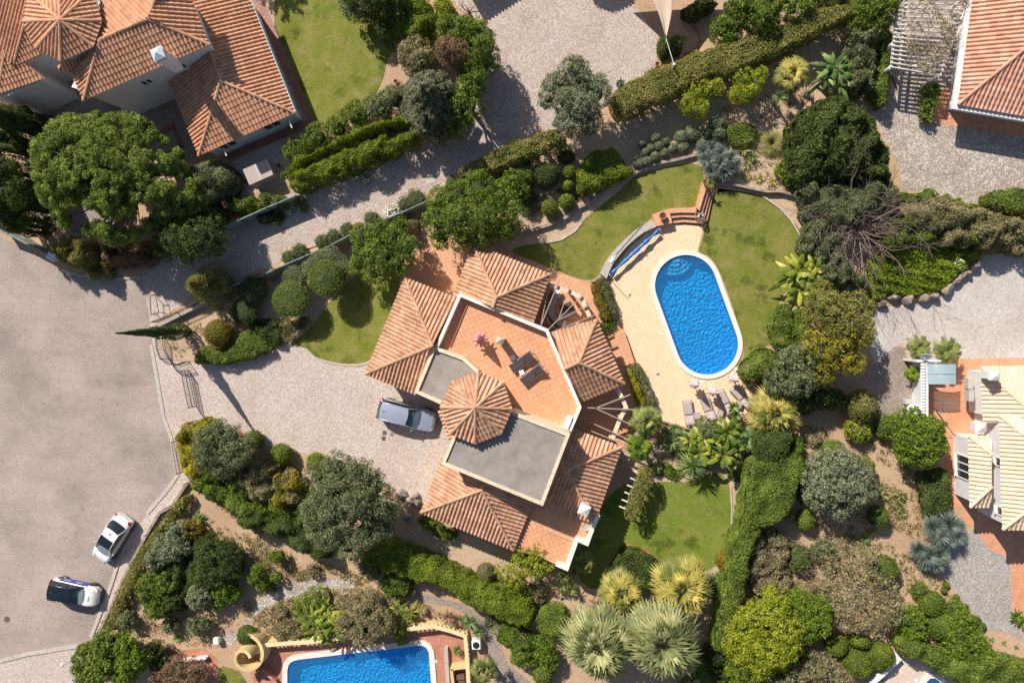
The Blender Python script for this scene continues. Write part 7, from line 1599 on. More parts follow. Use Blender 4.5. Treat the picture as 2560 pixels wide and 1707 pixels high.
# roof terrace things
tb = V3('12:1775,140', TF); parasol('star shaped closed magenta parasol on the roof terrace', tb, 2.1, 'fabric_magenta', .48, TF, 8, .42, None)
a, b = R('12:1990,360 2155,245', TF+.34); lounger('dark sun lounger on the roof terrace, nearer the chimney', a, b, .66, 'fabric_dark', 'timber_grey', TF, .3, 'dark loungers on the roof terrace')
a, b = R('12:2072,458 2225,338', TF+.34); lounger('dark sun lounger on the roof terrace, farther from the chimney', a, b, .66, 'fabric_dark', 'timber_grey', TF, .3, 'dark loungers on the roof terrace')
side_table('small white table by the upper dark lounger of the roof terrace', V3('12:2003,277', TF+.3), .36, .35, TF, 'plastic_white', .3, 'white tables on the roof terrace')
side_table('small white table between the two dark loungers of the roof terrace', V3('12:2068,386', TF+.3), .36, .35, TF, 'plastic_white', .3, 'white tables on the roof terrace')
# rolled cover
rc = thing('pool_cover_roller', 'rolled blue pool cover on its stand beside the curved wall', 'pool cover', (0, 0, 0)); a, b = R('21:962,835 1312,515', .5)
o = MB(); d = (b-a).normalized(); n = 30; o.tube([a.lerp(b, i/n)+Vector((0, 0, .0)) for i in range(n+1)], [.11+.035*math.sin(i*.9)*(1 if i % 3 else .2)+(.03 if 8 < i < 24 else 0) for i in range(n+1)], 12); o.build('rolled_cover', M['cover_blue'], rc, smooth=True)
sd = Vector((-d.y, d.x, 0))
for q in (a-d*.12, b+d*.12):
    o = MB(); o.bar(q+sd*.35-Vector((0, 0, .5)), q, .05); o.bar(q-sd*.35-Vector((0, 0, .5)), q, .05); o.bar(q+sd*.4-Vector((0, 0, .46)), q-sd*.4-Vector((0, 0, .46)), .06); o.build('stand', M['plastic_white'], rc)
o = MB(); 
for i in range(1, 12):
    q = a.lerp(b, i/12)-sd*.13; o.bar(q, q+Vector((-sd.x*.06, -sd.y*.06, -.28)), .09, .01)
o.build('strap', M['fabric_taupe'], rc)
# curved bench wall
cw = MB(); outr = R('21:880,832 905,780 935,730 970,685 1005,640 1050,595 1090,560 1140,515 1190,480 1235,460 1282,445', .5); innr = R('21:930,872 950,815 975,765 1010,715 1045,672 1080,632 1115,600 1160,562 1205,530 1250,508 1300,488', .5)
n = len(outr); v = []
for p, q in zip(outr, innr): v += [(p.x, p.y, 0), (p.x, p.y, .5), (q.x, q.y, .5), (q.x, q.y, 0)]
f = [(4*i+k, 4*i+k+1, 4*i+5+k, 4*i+4+k) for i in range(n-1) for k in range(3)]+[(0, 3, 2, 1), (4*n-4, 4*n-3, 4*n-2, 4*n-1)]; cw.add(v, f)
tag(cw.build('curved_wall', M['concrete']), 'curved low concrete bench wall between lawn and pool deck', 'wall')
mb = MB(); a, b = R('21:1222,438 985,705', .56); mb.tube([a, b], .02, 5); tag(mb.build('pool_pole', M['metal_light']), 'long thin pole lying on the curved wall', 'pole')
mb = MB(); p = V3('21:965,735', .56); mb.box((p.x, p.y, .54), (.42, .3, .06), .8); mb.box((p.x+.25, p.y+.3, .53), (.25, .16, .05), .9); tag(mb.build('folded_towel', M['cushion_white']), 'folded white cloth lying on the curved wall', 'cloth')
mb = MB(); q = R('21:950,870 1060,990 1090,1018', .02); mb.tube([q[0]+Vector((0, 0, .03)), q[1]+Vector((0, 0, .03)), q[2]+Vector((0, 0, .03))], .018, 5); tag(mb.build('hose', M['metal_dark']), 'thin dark rod lying on the pool deck below the cover roller', 'pole')
for s, lab in (('21:1223,700', 'small grey drain grate near the cover roller'), ('21:1100,992', 'small grey drain grate beside the thin rod'), ('22:1306,397', 'small grey drain grate on the lower pool deck')):
    p = V3(s, 0); mb = MB(); mb.box((p.x, p.y, .018), (.2, .2, .012), rad(20)); tag(mb.build('drain_grate', M['metal_light']), lab, 'drain', 'drain grates in the pool deck')
for s, lab in (('22:1632,453', 'round white skimmer lid by the left parasol'), ('22:1877,360', 'round white skimmer lid at the lower right of the oval pool'), ('22:1328,98', 'small white lid on the left of the oval pool'), ('13:1438,1408', 'white skimmer lid beside the squared pool'), ('33:1558,1545', 'white skimmer lid beside the bottom right pool')):
    p = V3(s, 0); mb = MB(); mb.lathe((p.x, p.y, .012), [(.13 if 'small' not in lab else .08, 0), (.13 if 'small' not in lab else .08, .02), (.10 if 'small' not in lab else .06, .028)], 18); tag(mb.build('skimmer_lid', M['plastic_white']), lab, 'pool lid', 'white pool lids')
# platform and steps by the pool
def steps(label, quads, mat, name='garden_steps'):
    mb = MB()
    for i, (s, h) in enumerate(quads): mb.prism(P2(s, h), 0, h)
    tag(mb.build(name, mat), label, 'steps')
steps('terracotta platform and curved steps at the head of the pool deck', [('21:1262,400 1385,358 1412,462 1292,487', .62), ('21:1385,358 1590,358 1588,388 1470,386 1392,392', .61), ('21:1392,390 1470,386 1600,390 1612,425 1480,418 1400,428', .42), ('21:1400,427 1480,418 1625,425 1640,468 1500,456 1410,464', .21)], M['terracotta_pale'])
steps('straight brick stairs climbing to the sandy bed', [('21:1640,148 1672,170 1612,372 1588,350', .95), ('21:1672,165 1692,178 1632,395 1606,372', .7), ('21:1690,178 1708,192 1650,425 1628,395', .46), ('21:1706,190 1722,205 1668,450 1646,425', .24)], M['terracotta_pale'])
def pot(label, s, z0, r, plant=None, mat='clay'):
    p = V3(s, z0+.3); t = thing('flower_pot', label, 'flower pot', (p.x, p.y, z0)); o = MB(); o.lathe((0, 0, 0), [(r*.65, 0), (r, .3), (r*1.1, .3), (r*1.1, .36), (r*.9, .36), (r*.86, .28)], 16); o.build('pot', M[mat], t)
    o = MB(); o.lathe((0, 0, .27), [(r*.88, 0), (r*.6, .03)], 12); o.build('potting_soil', M['mulch'], t); return t, p
t, p = pot('big empty terracotta bowl on the platform by the pool', '21:1342,410', .62, .26)
t, p = pot('terracotta pot at the top of the brick stairs', '21:1652,160', .95, .17)
rosette('yellow green spiky plant in the pot at the top of the brick stairs', '20:1690,1350,42,1.2', 30, 1, .13, 'bright', 'potted_plant', 'plant', stem=False)
flowers('white flowers of the potted plant on the brick stairs', '21:1620,410', 34, .9, 50, 'petal_white', size=.08); flowers('pink flowers of the potted plant on the brick stairs', '21:1643,448', 26, .8, 45, 'petal_pink', size=.08)
t, p = pot('blue glazed pot with a spiky plant on the courtyard', '20:1030,620', 0, .3, mat='blue_paint'); rosette('spiky succulent growing in the blue glazed pot', '20:1035,600,38,.4', 26, 1, .12, 'dracaena', 'potted_plant', 'plant', stem=False)
for s, lab in (('20:1302,472', 'small pot at the corner of the long hedge and courtyard'), ('10:1143,600', 'brown pot on the bare patch of the upper left lawn'), ('10:283,1215', 'small orange pot right of the storage box'), ('10:42,1335', 'small orange pot left of the storage box'), ('22:1108,785', 'pot with a plant standing at the tip of the lower pergola')):
    pot(lab, s, 0, .17)
# ---------------------------------------------------------------- pergolas
def col(mb_, p, r, z0, z1, n=12): mb_.tube([(p.x, p.y, z0), (p.x, p.y, z1)], r, n)
def pergola(label, ring, rafters, hz, name='pergola'):
    p = R(ring, hz); t = thing(name, label, 'pergola', (p[0].x, p[0].y, 0)); c = Vector((p[0].x, p[0].y, 0)); pl = parapet('ring_beam', [q-c for q in p], hz-.22, hz, .3, M['cream_wall'], parent=t)
    for q in p[::1]: o = MB(); col(o, q-c, .13, 0, hz-.2); o.build('column', M['cream_wall'], t)
    for s in rafters: a, b = R(s, hz+.16); o = MB(); d = (b-a).normalized(); o.bar(a-c-d*.1, b-c+d*.05, .07, .15); o.build('rafter', M['timber_grey'], t)
    return t
pergola('radial timber pergola over the curved sofa', '21:505,915 655,965 742,1005 805,1150', ['21:445,1218 520,850', '21:445,1222 582,880', '21:583,1150 665,908', '21:500,1245 775,968', '21:590,1168 820,1052', '21:520,1268 850,1132'], 2.5)
pergola('radial timber pergola over the south east patio', '22:1012,500 1072,640 1030,722 965,890', ['22:735,640 1135,657', '22:850,645 1098,548', '22:860,652 1100,762', '22:715,706 1082,872', '22:690,762 1035,902'], 2.5)
# round wall at the pergola and sofa
sofa = thing('sofa', 'curved wicker sofa with lilac cushions under the radial pergola', 'sofa', (0, 0, 0))
def z4(s, h): a = [float(x) for x in s.split(',')]; return W(1340+a[0]/10.45, 690+a[1]/10.45, h)
inn = [z4(s, .42) for s in ('640,470', '590,640', '510,800', '480,900', '530,1060', '640,1150', '720,1210')]; ott = [z4(s, .42) for s in ('400,400', '320,560', '215,750', '215,900', '300,1090', '480,1260', '600,1370')]
n = len(inn)
for nm, z0, z1, ka, kb, mt in (('base', .05, .3, 0, 1, 'wicker'), ('seat_cushion', .3, .45, .0, .78, 'cushion'), ('backrest', .3, .72, .8, 1.0, 'wicker')):
    segs = range(n-1) if nm == 'seat_cushion' else [None]
    if nm == 'seat_cushion':
        for i in segs:
            o = MB(); a, b = inn[i].lerp(ott[i], .02), inn[i+1].lerp(ott[i+1], .02); c_, d_ = inn[i+1].lerp(ott[i+1], .78), inn[i].lerp(ott[i], .78); ce = (a+b+c_+d_)/4
            o.prism([((p.x-ce.x)*.97+ce.x, (p.y-ce.y)*.97+ce.y) for p in (a, b, c_, d_)], z0, z1); bevel(o.build(nm, M[mt], sofa), .03)
    else:
        o = MB(); pl = [inn[i].lerp(ott[i], ka) for i in range(n)]+[inn[i].lerp(ott[i], kb) for i in range(n)][::-1]; o.prism([(p.x, p.y) for p in pl], z0, z1); o.build(nm, M[mt], sofa)
for s in ('570,420', '730,1240'): p = z4(s, .5); o = MB(); o.box((p.x, p.y, .45), (.5, .28, .3), .3 if s[0] == '5' else 1.1); bevel(o.build('armrest_cushion', M['cushion_white'], sofa), .05)
for i, s in enumerate(('210,850', '230,960', '290,1110', '330,1200', '440,1310', '560,1400')): p = z4(s, .7); o = MB(); o.box((p.x, p.y, .62), (.36, .16, .34), .9+i*.35); bevel(o.build('pillow', M['cushion'], sofa), .05)
tb = thing('coffee_table', 'low wicker table in front of the curved sofa', 'table', tuple(z4('800,830', 0))); o = MB(); o.box((0, 0, .38), (1.0, .7, .05), .4); o.build('table_top', M['wicker'], tb)
for i, j in ((-1, -1), (1, -1), (1, 1), (-1, 1)): o = MB(); a_ = .4; x, y = i*.44, j*.3; o.bar((x*math.cos(a_)-y*math.sin(a_), x*math.sin(a_)+y*math.cos(a_), 0), (x*math.cos(a_)-y*math.sin(a_), x*math.sin(a_)+y*math.cos(a_), .36), .05); o.build('leg', M['wicker'], tb)
p = z4('850,990', .4); ch = thing('armchair', 'small cushioned chair beside the low wicker table', 'chair', (p.x, p.y, 0), .3); o = MB(); o.box((0, 0, .22), (.6, .55, .3)); bevel(o.build('seat', M['cushion'], ch), .04); o = MB(); o.box((0, .26, .5), (.6, .1, .4)); bevel(o.build('backrest', M['wicker'], ch), .03)
# hedge pergola
hp = thing('pergola', 'white beamed frame carrying the narrow brown green hedge', 'pergola', (0, 0, 0))
for i, (x, y) in enumerate(((1125, 1103), (1103, 1157), (1078, 1208), (1060, 1260), (1036, 1313), (1016, 1362))):
    a, b = R('22:%d,%d %d,%d' % (x, y, x+150, y+62), 1.55); o = MB(); o.bar(a, b, .09, .09); o.build('beam', M['white_cap'], hp)
    for q in (a.lerp(b, .35), a.lerp(b, .8)): o = MB(); o.bar((q.x, q.y, 0), (q.x, q.y, 1.5), .09); o.build('post', M['timber_grey'], hp)
# vine pergola upper right
vp = thing('pergola', 'long white timber pergola with grey bare vines', 'pergola', (0, 0, 0))
def lp(s0, s1, k): a, b = s0, s1; return a.lerp(b, k)
PA, PB, PC, PD = R('30:1430,-60 1372,500 1940,-60 1730,560', 2.3)
for a, b in ((PA, PB), (PC, PD), (PA.lerp(PC, .12), PB.lerp(PD, .16))): o = MB(); o.bar(a, b, .12, .16); o.build('beam', M['timber_pale'], vp)
for i in range(19):
    k = i/18; a = PA.lerp(PB, k); b = PC.lerp(PD, k); d = (b-a).normalized(); o = MB(); o.bar(a-d*.12+Vector((0, 0, .14)), b+d*.05+Vector((0, 0, .14)), .075, .13); o.build('slat', M['timber_pale'], vp)
for k in (.05, .36, .68, .99):
    for a, b in ((PA, PB), (PC, PD)): q = a.lerp(b, k); o = MB(); o.tube([(q.x, q.y, 0), (q.x, q.y, 2.25)], .15, 12); o.build('column', M['white_wall'], vp)
o = MB(); g = random.Random(3)
for i in range(230):
    u, v_ = g.random(), g.random()*.95; q = PA.lerp(PB, v_).lerp(PC.lerp(PD, v_), .15+.85*u)+Vector((0, 0, .22+.15*g.random())); pts = [q]
    for k in range(5): q = q+Vector((g.uniform(-.28, .28), g.uniform(-.3, .3), g.uniform(-.08, .08))); pts.append(q)
    o.tube(pts, [.022, .02, .017, .014, .01, .006], 4, cap=False)
vv = thing('vine', 'grey leafless vine tangled over the long white pergola', 'vine', (0, 0, 0)); o.build('branches', M['bark_pale'], vv)
P_ = []; 
for i in range(2600):
    u, v_ = rng.random(), rng.random(); q = PA.lerp(PB, v_).lerp(PC.lerp(PD, v_), .2+.8*u); P_.append((q.x, q.y, q.z+.25+.2*rng.random()))
P_ = np.array(P_); k = snoise(P_, .35, 8) > .12; P_ = P_[k]; v, f = leaf_cards(P_, np.tile([0, 0, 1.], (len(P_), 1)), .15, .5, .8); link('leaves', mk('leaves', v, f, [M['scrub']], None, rng.random(len(f))), vv)
mbk = MB(); a, b = R('30:1380,560 1420,660', 0); mbk.bar(a+Vector((0, 0, .03)), b+Vector((0, 0, .03)), .07); tag(mbk.build('timber_plank', M['wood_dark']), 'dark pole lying at the near end of the long pergola', 'pole')
# ---------------------------------------------------------------- sail, bench, storage box
sa = thing('shade_sail', 'large sand coloured triangular shade sail at the top edge', 'shade sail', (0, 0, 0)); tip = V3('20:1365,284', 2.8); l = V3('20:900,-420', 3.6); r_ = V3('20:1720,-420', 3.4); o = MB(); rows = []; N_ = 14
for i in range(N_+1):
    k = i/N_; a = tip.lerp(l, k); b = tip.lerp(r_, k); bow = math.sin(math.pi*k)*.9; ab = (b-a); ab = ab.normalized() if ab.length > .01 else Vector((1, 0, 0)); a = a+ab*min(bow, ab.length*(b-a).length*.35); b = b-ab*min(bow, (b-a).length*.35 if (b-a).length > .1 else 0)
    rows.append([a.lerp(b, j/6)+Vector((0, 0, -.15*math.sin(math.pi*j/6))) for j in range(7)])
grid(o, rows); s_ = o.build('cloth', M['sail'], sa, smooth=True); mo = s_.modifiers.new('t', 'SOLIDIFY'); mo.thickness = .015
pt = V3('20:1424,475', 3.0); o = MB(); o.tube([tip, pt], .02, 5); o.build('rope', M['plastic_white'], sa)
o = MB(); o.tube([(pt.x, pt.y, 0), (pt.x, pt.y, 3.0)], .06, 10); o.lathe((pt.x, pt.y, 3.0), [(.1, 0), (.1, .04), (.05, .09)], 14); tag(o.build('sail_pole', M['plastic_white']), 'white capped pole rising out of the long hedge, holding the sail rope', 'pole')
bq = R('10:1445,145 1545,65 1590,125 1480,195', .45); bn = thing('bench', 'weathered slatted timber bench between hedge and bare tree', 'bench', (0, 0, 0))
for i in range(5): k = (i+.5)/5; a = bq[0].lerp(bq[3], k); b = bq[1].lerp(bq[2], k); o = MB(); o.bar(a, b, .10, .035); o.build('slat', M['timber_pale'], bn)
for q in bq: c_ = sum((p for p in bq), Vector())/4; q = q.lerp(c_, .12); o = MB(); o.bar((q.x, q.y, 0), (q.x, q.y, .43), .07); o.build('leg', M['timber_grey'], bn)
sb = thing('storage_box', 'taupe garden storage box with a pale lid strip beside the long hedge', 'storage box', (0, 0, 0)); q = R('10:20,1245 195,1170 245,1282 70,1360', 1.25); o = MB(); o.prism(offset([(p.x, p.y) for p in q], .03), 0, 1.22); o.build('body', M['fabric_taupe'], sb); o = MB(); o.prism([(p.x, p.y) for p in q], 1.22, 1.27); bevel(o.build('lid', plain('box_lid', (.40, .32, .29), .6, var=.04), sb), .015)
o = MB(); a = q[0].lerp(q[1], .5); b = q[3].lerp(q[2], .5); o.bar(a+Vector((0, 0, .03)), b+Vector((0, 0, .03)), .07, .02); o.build('lid_strip', M['timber_pale'], sb)
# manholes, slabs
for s, r, lab in (('03:52,1100', .27, 'round rusty manhole cover in the road at the left edge'),):
    p = V3(s, 0); o = MB(); o.lathe((p.x, p.y, .004), [(r, 0), (r, .012), (r*.9, .014)], 26); tag(o.build('manhole_cover', plain('rusty_iron', (.16, .09, .075), .7, var=.2)), lab, 'manhole cover')
for s, sz, lab in (('12:1062,827', .34, 'dark square drain cover, upper of two beside the estate car'), ('12:1055,868', .34, 'dark square drain cover, lower of two beside the estate car'), ('12:1116,838', .28, 'lighter square cover right of the two dark drain covers')):
    p = V3(s, 0); o = MB(); o.box((p.x, p.y, .02), (sz, sz, .015), rad(8)); tag(o.build('drain_cover', plain('drain_iron', (.12, .085, .075) if 'dark square' in lab else (.24, .2, .18), .7, var=.15)), lab, 'drain cover', 'square covers beside the estate car')
for s, a_, lab in (('20:937,497', .35, 'pale square concrete slab set in the courtyard'), ('20:1192,487', .6, 'second pale slab set in the courtyard near the hedge corner'), ('10:1395,1315', .3, 'square stone slab flush in the lane near its bend')):
    p = V3(s, 0); o = MB(); o.box((p.x, p.y, .018), (.75, .7, .02), a_); tag(o.build('paving_slab', M['concrete'] if '1395' not in s else M['kerb']), lab, 'slab')
p = V3('22:1815,1072', .3); o = MB(); o.box((p.x, p.y, .2), (.6, .5, .4), .3); bevel(tag(o.build('pump_box', plain('blue_grey_lid', (.14, .2, .24), .5, var=.1)), 'blue grey box lid in the shade below the bananas', 'box'), .02)
# ---------------------------------------------------------------- walls, rocks
def lowwall(label, pts, h, wd, mat, name='garden_wall'):
    p = R(pts, h); o = MB()
    pl = [q for q in p]; me = parapet(name, pl, 0, h, wd, mat, parent=None); tag(me, label, 'wall'); return me
lowwall('low stone wall between topiary beds and curved lawn', '21:215,560 330,530 520,470 630,420 720,350 820,300 900,235 1000,160 1140,90 20:1290,1200 1450,1170 1600,1130', .35, .22, M['stone'])
lowwall('low dark wall curving under the blue agave and sandy bed', '30:80,1345 170,1350 260,1362 360,1385 460,1405 570,1405 700,1440', .45, .16, M['stone'])
lowwall('curved brick rim of the round bed near the sail pole', '20:1560,190 1600,230 1615,290 1600,340 1560,375 1500,395', .15, .1, M['clay'])
lowwall('pale kerb wall along the left edge of the gravel strip beside the lower lawn', '23:1840,130 1850,300 1845,480', .1, .1, M['kerb'])
lowwall('low clay edging of the square box hedge', '23:920,745 1000,620 1090,552 1200,585 1300,660 1400,740', .12, .1, M['clay'])
lowwall('clay brick edging between front lawn and driveway', '11:480,1392 560,1455 640,1485 740,1502 860,1508 940,1490', .06, .12, M['kerb'])
lowwall('thin stone edging along the curved lawn and sandy bed', '21:460,612 600,585 700,522 745,462', .07, .1, M['kerb'])
lowwall('stone edging on the right of the oval pool lawn', '31:435,265 560,355 640,440 720,572 746,665', .1, .12, M['kerb'])
def rock(label, s, r, h=.5, name='boulder', sq=1.0, rz=0, mat='stone', group=None):
    p = V3(s, h*.6); bm = bmesh.new(); bmesh.ops.create_icosphere(bm, subdivisions=3, radius=1); g = random.Random(int(p.x*97+p.y*31)); ds = [(Vector((g.gauss(0, 1), g.gauss(0, 1), g.gauss(0, 1))).normalized(), g.uniform(.6, .9)) for _ in range(12)]
    for v in bm.verts:
        for d, k in ds:
            t = v.co.dot(d)
            if t > k: v.co -= d*(t-k)*.9
        v.co += v.co.normalized()*.04*math.sin(v.co.x*9+v.co.y*7+v.co.z*11)
    me = bpy.data.meshes.new(name); bm.to_mesh(me); bm.free(); me.materials.append(M[mat]); o = link(name, me); rr = mm(r); o.location = (p.x, p.y, h*.3); o.scale = (rr*.9, rr*sq*.9, h*.65); o.rotation_euler = (0, 0, rz); return tag(o, label, 'rock', group)
ords = ('first', 'second', 'third', 'fourth', 'fifth', 'sixth', 'seventh', 'eighth', 'ninth', 'tenth')
for i, (u, v, r, q, a) in enumerate(((1310, 1055, 42, .7, .6), (1405, 1010, 55, .6, 0), (1508, 1022, 58, .75, .1), (1622, 1012, 55, .65, 0), (1700, 995, 42, .8, .4), (1792, 950, 56, .8, .9), (1860, 880, 50, .6, .7), (1905, 840, 55, .5, .5), (1948, 825, 32, .6, .2), (1995, 775, 44, .75, .7))):
    rock(ords[i]+' boulder from the left in the row under the ivy bank', '31:%d,%d' % (u, v), r, .8, sq=q, rz=a, group='boulders under the ivy bank')
for i, (u, v, r) in enumerate(((1185, 1280, 55), (1245, 1330, 40), (1290, 1290, 30), (1225, 1440, 50), (1300, 1350, 36))):
    rock(('brown rock with the darkest face', 'middle rock', 'small pale rock nearest the driveway', 'lowest rock in the shade', 'flat rock by the eave corner')[i]+' of the rockery at the villa corner', '12:%d,%d' % (u, v), r, .5, name='rock', group='rocks at the villa corner')
rock('small stack of pale stones above the pool balustrade', '13:1355,1045', 26, .9, name='stone_stack')
# ---------------------------------------------------------------- yellow pool enclosure
yw = thing('balustrade', 'yellow wall with white balusters round the squared pool terrace', 'balustrade', (0, 0, 0))
ypts = '13:180,1290 330,1278 500,1268 860,1225 1190,1178 1420,1152 1545,1185 1652,1222 1668,1400 1680,1640'
yp = R(ypts, .9); parapet('wall', yp, 0, .35, .22, M['yellow_wall'], parent=yw); parapet('coping', yp, .82, .92, .3, plain('yellow_cap', (.74, .58, .32), .8, var=.06), parent=yw)
nb = 0
for a, b in zip(yp[:-1], yp[1:]):
    L_ = (b-a).length; k = int(L_/.34)
    for i in range(k):
        if nb >= 95: break
        q = a.lerp(b, (i+.5)/k); o = MB(); o.lathe((q.x, q.y, .35), [(.05, 0), (.09, .1), (.09, .2), (.04, .34), (.06, .47)], 8); o.build('baluster', M['white_cap'], yw, smooth=True); nb += 1
sp = thing('spiral_wall', 'yellow snail shaped outdoor shower enclosure at the pool corner', 'shower enclosure', (0, 0, 0))
c0 = V3('03:1785,1400', 2.1); outer = V3('03:1790,1420', 1.5)
def spiral():
    cc = Vector((c0.x, c0.y)); pts = []
    for i in range(41):
        k = i/40; a = math.radians(20+430*k); r = .62+1.05*k**1.6; pts.append((Vector((cc.x+r*math.cos(a)-.12*k, cc.y+r*math.sin(a)+.15*k*0)), 2.1-.9*k))
    return pts
o = MB(); v = []; pts = spiral(); th2 = .14
for i, (q, z) in enumerate(pts):
    d = (pts[min(i+1, 40)][0]-pts[max(i-1, 0)][0]).normalized(); m = Vector((-d.y, d.x)); 
    for s, zz in ((-1, 0), (-1, z), (1, z), (1, 0)): v.append((q.x+m.x*s*th2, q.y+m.y*s*th2, zz))
o.add(v, [(4*i+k, 4*i+(k+1) % 4, 4*i+4+(k+1) % 4, 4*i+4+k) for i in range(40) for k in range(4)]+[(0, 1, 2, 3), (160, 163, 162, 161)]); me = o.build('wall', M['yellow_wall'], sp)
bmx = bmesh.new(); bmx.from_mesh(me.data); bmesh.ops.recalc_face_normals(bmx, faces=bmx.faces); bmx.to_mesh(me.data); bmx.free()
o = MB(); o.box((c0.x+.05, c0.y-.1, .03), (.8, .7, .06)); o.build('shower_tray', M['plastic_white'], sp); o = MB(); o.tube([(c0.x-.2, c0.y+.3, 0), (c0.x-.2, c0.y+.3, 1.9), (c0.x+.1, c0.y+.15, 1.95)], .025, 6); o.build('shower_head', M['metal_light'], sp)
mb = MB(); 
for a, b in (R('03:1910,1460 2020,1560', .5), R('03:1910,1460 1850,1540', .5)): mb.bar(a-Vector((0, 0, .25)), b-Vector((0, 0, .25)), .2, .5)
tag(mb.build('garden_wall', M['terracotta_red']), 'terracotta capped low wall meeting the yellow spiral', 'wall')
st = thing('staircase', 'yellow walled stair shaft with brown steps at the bottom edge', 'stairs', (0, 0, 0))
for pts_ in ('13:1545,1465 1660,1450', '13:1550,1465 1570,1640'): parapet('wall', R(pts_, .8), 0, .8, .24, M['yellow_wall'], parent=st)
for i in range(4): o = MB(); o.prism(P2('13:1572,%d 1652,%d 1656,%d 1575,%d' % (1490+i*34, 1484+i*34, 1518+i*34, 1524+i*34)), 0.01, .5-.12*i); o.build('step', M['wood_dark'], st)
lowwall('rough pale curb wall on the squared pool terrace', '13:1510,1310 1520,1480 1530,1640', .4, .3, M['concrete'])
lowwall('white wall beside the small terracotta floor', '03:1100,1440 1300,1412 1510,1388', .5, .14, M['white_wall'])
lowwall('white wall beside the clipped balls above the bottom right pool', '33:1445,1385 1350,1480 1230,1580', .7, .26, M['white_wall'])
p = V3('13:1733,1290', .8); hpz = thing('heat_pump', 'white pool heat pump with a dark fan beside the path', 'heat pump', (p.x, p.y, 0), .05); o = MB(); o.box((0, 0, .4), (.72, .74, .8)); bevel(o.build('case', M['plastic_white'], hpz), .06); o = MB(); o.lathe((0, 0, .8), [(.27, 0), (.27, .02), (.1, .03)], 24); o.build('fan_grille', M['trim_black'], hpz)
p = V3('03:1582,1262', .6); o = MB(); o.box((p.x, p.y, .3), (.45, .5, .6), .1); bevel(tag(o.build('cabinet', M['plastic_white']), 'white service box on the path above the terracotta floor', 'box'), .02)
p = V3('03:488,1415', .5); o = MB(); o.tube([(p.x, p.y, 0), (p.x, p.y, .8)], .05, 8); o.lathe((p.x, p.y, .8), [(.08, 0), (.15, .12), (.13, .28), (.03, .36)], 14); tag(o.build('globe_lamp', M['plastic_white']), 'pale globe lamp on a short post at the pavement corner', 'lamp')
p = V3('31:2088,343', .6); o = MB(); o.tube([(p.x, p.y, 0), (p.x, p.y, .5)], .03, 6); o.lathe((p.x, p.y, .5), [(.03, 0), (.13, .08), (.16, .2), (.1, .33), (.02, .37)], 14); tag(o.build('garden_ball', M['blue_paint']), 'blue glazed ball at the foot of the rounded hedge', 'garden ornament')
# satellite dishes, aerial, utility box
def dish(label, s, h, r, az, el=.6):
    p = V3(s, h); t = thing('satellite_dish', label, 'satellite dish', (p.x, p.y, 0), az); o = MB(); o.tube([(0, 0, 0), (0, 0, h-.1)], .035, 6); o.build('mast', M['plastic_white'], t); o = MB(); v = []; K = 20
    ax = Vector((math.cos(el), 0, math.sin(el))); sx = Vector((0, 1, 0)); sy = ax.cross(sx)
    for rr, dd in ((.01, 0), (.5, .05), (1, .2)): v += [Vector((0, 0, h))+ax*(dd*r)+(sx*math.cos(6.283*j/K)+sy*math.sin(6.283*j/K))*rr*r for j in range(K)]
    o.add(v, [(i*K+j, i*K+(j+1) % K, (i+1)*K+(j+1) % K, (i+1)*K+j) for i in range(2) for j in range(K)]); s_ = o.build('reflector', M['plastic_white'], t, smooth=True); mo = s_.modifiers.new('t', 'SOLIDIFY'); mo.thickness = .02
    o = MB(); o.tube([Vector((0, 0, h))-sy*r*.0, Vector((0, 0, h))+ax*r*.9], .015, 5); o.build('feed_arm', M['metal_light'], t)
dish('white satellite dish on a mast above the louvred wall', '31:1635,1430', 2.6, .35, -1.9, .35)
dish('big white satellite dish behind the citrus tree', '32:1545,668', 1.4, .55, 2.7, .8)
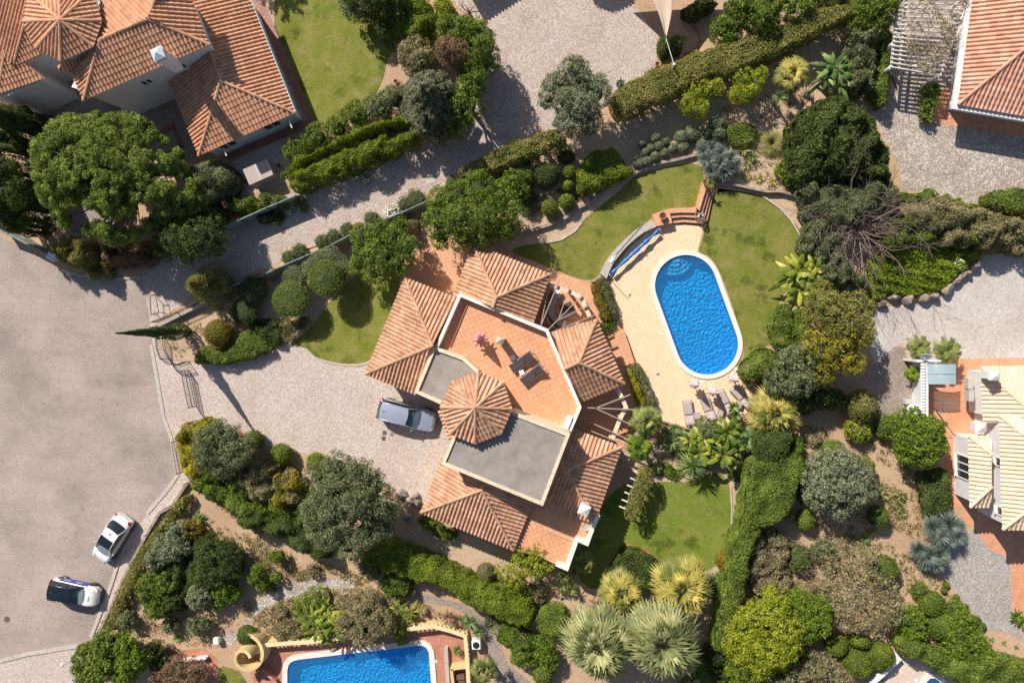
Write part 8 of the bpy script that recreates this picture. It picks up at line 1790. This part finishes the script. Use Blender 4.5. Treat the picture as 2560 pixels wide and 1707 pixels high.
p = V3('32:1512,600', .4); o = MB(); o.box((p.x, p.y, .25), (.75, .35, .5), .05); bevel(tag(o.build('outdoor_unit', M['plastic_grey']), 'grey outdoor unit on the brown gravel left of the white wall', 'outdoor unit'), .03)
ae = thing('aerial', 'television aerial mast casting a crossed shadow on the paving', 'aerial', (0, 0, 0)); p0 = V3('32:1815,760', 0); p1 = V3('32:1775,600', 2.6); o = MB(); p0 = Vector((p1.x-.0, p1.y, 0)); o.tube([p0, Vector((p1.x, p1.y, 3.2))], .03, 6); o.build('mast', M['metal_light'], ae); o = MB()
for k in range(8): z = 3.1; o.tube([Vector((p1.x-.7+.2*k, p1.y-.3-.02*k, z)), Vector((p1.x-.7+.2*k, p1.y+.3, z+.02))], .012, 4)
o.tube([Vector((p1.x-.8, p1.y, 3.1)), Vector((p1.x+.8, p1.y, 3.1))], .02, 5); o.build('yagi', M['metal_light'], ae)
q = V3('32:1730,660', .8); o = MB(); o.box((q.x, q.y, 1.2), (.34, .3, .05), .1); o.tube([(q.x, q.y, 0), (q.x, q.y, 1.2)], .03, 5); o.build('bracket', M['metal_light'], ae)
t_ = R('23:462,430 700,525', 3.1); o = MB(); o.tube(t_, .012, 4); tag(o.build('washing_line', M['cushion_white']), 'thin pale line stretched over the south terrace', 'washing line')
# brick steps by the fan palms
mb = MB()
for i in range(4): mb.prism(P2('22:%d,%d %d,%d %d,%d %d,%d' % (1290-i*10, 750+i*30, 1355-i*10, 762+i*30, 1345-i*10, 795+i*30, 1280-i*10, 780+i*30)), 0, .4-.09*i)
tag(mb.build('brick_steps', M['terracotta_red']), 'short flight of red brick steps between the fan palms', 'steps')
lowwall('low curved deck edge wall below the loungers', '22:1330,738 1420,768 1530,800 1620,800', .3, .1, M['stone'])
mb = MB(); q = R('22:1935,690 2045,600', .5)
for k in (0, .22): mb.tube([q[0]+Vector((k, -k*.6, .5)), q[1]+Vector((k, -k*.6, .5))], .03, 5)
for k in range(4): p = q[0].lerp(q[1], k/3); mb.tube([(p.x, p.y, 0), (p.x, p.y, 1.0)], .03, 5)
tag(mb.build('deck_railing', M['wood_dark']), 'short wooden railing behind the right hand lounger', 'railing')
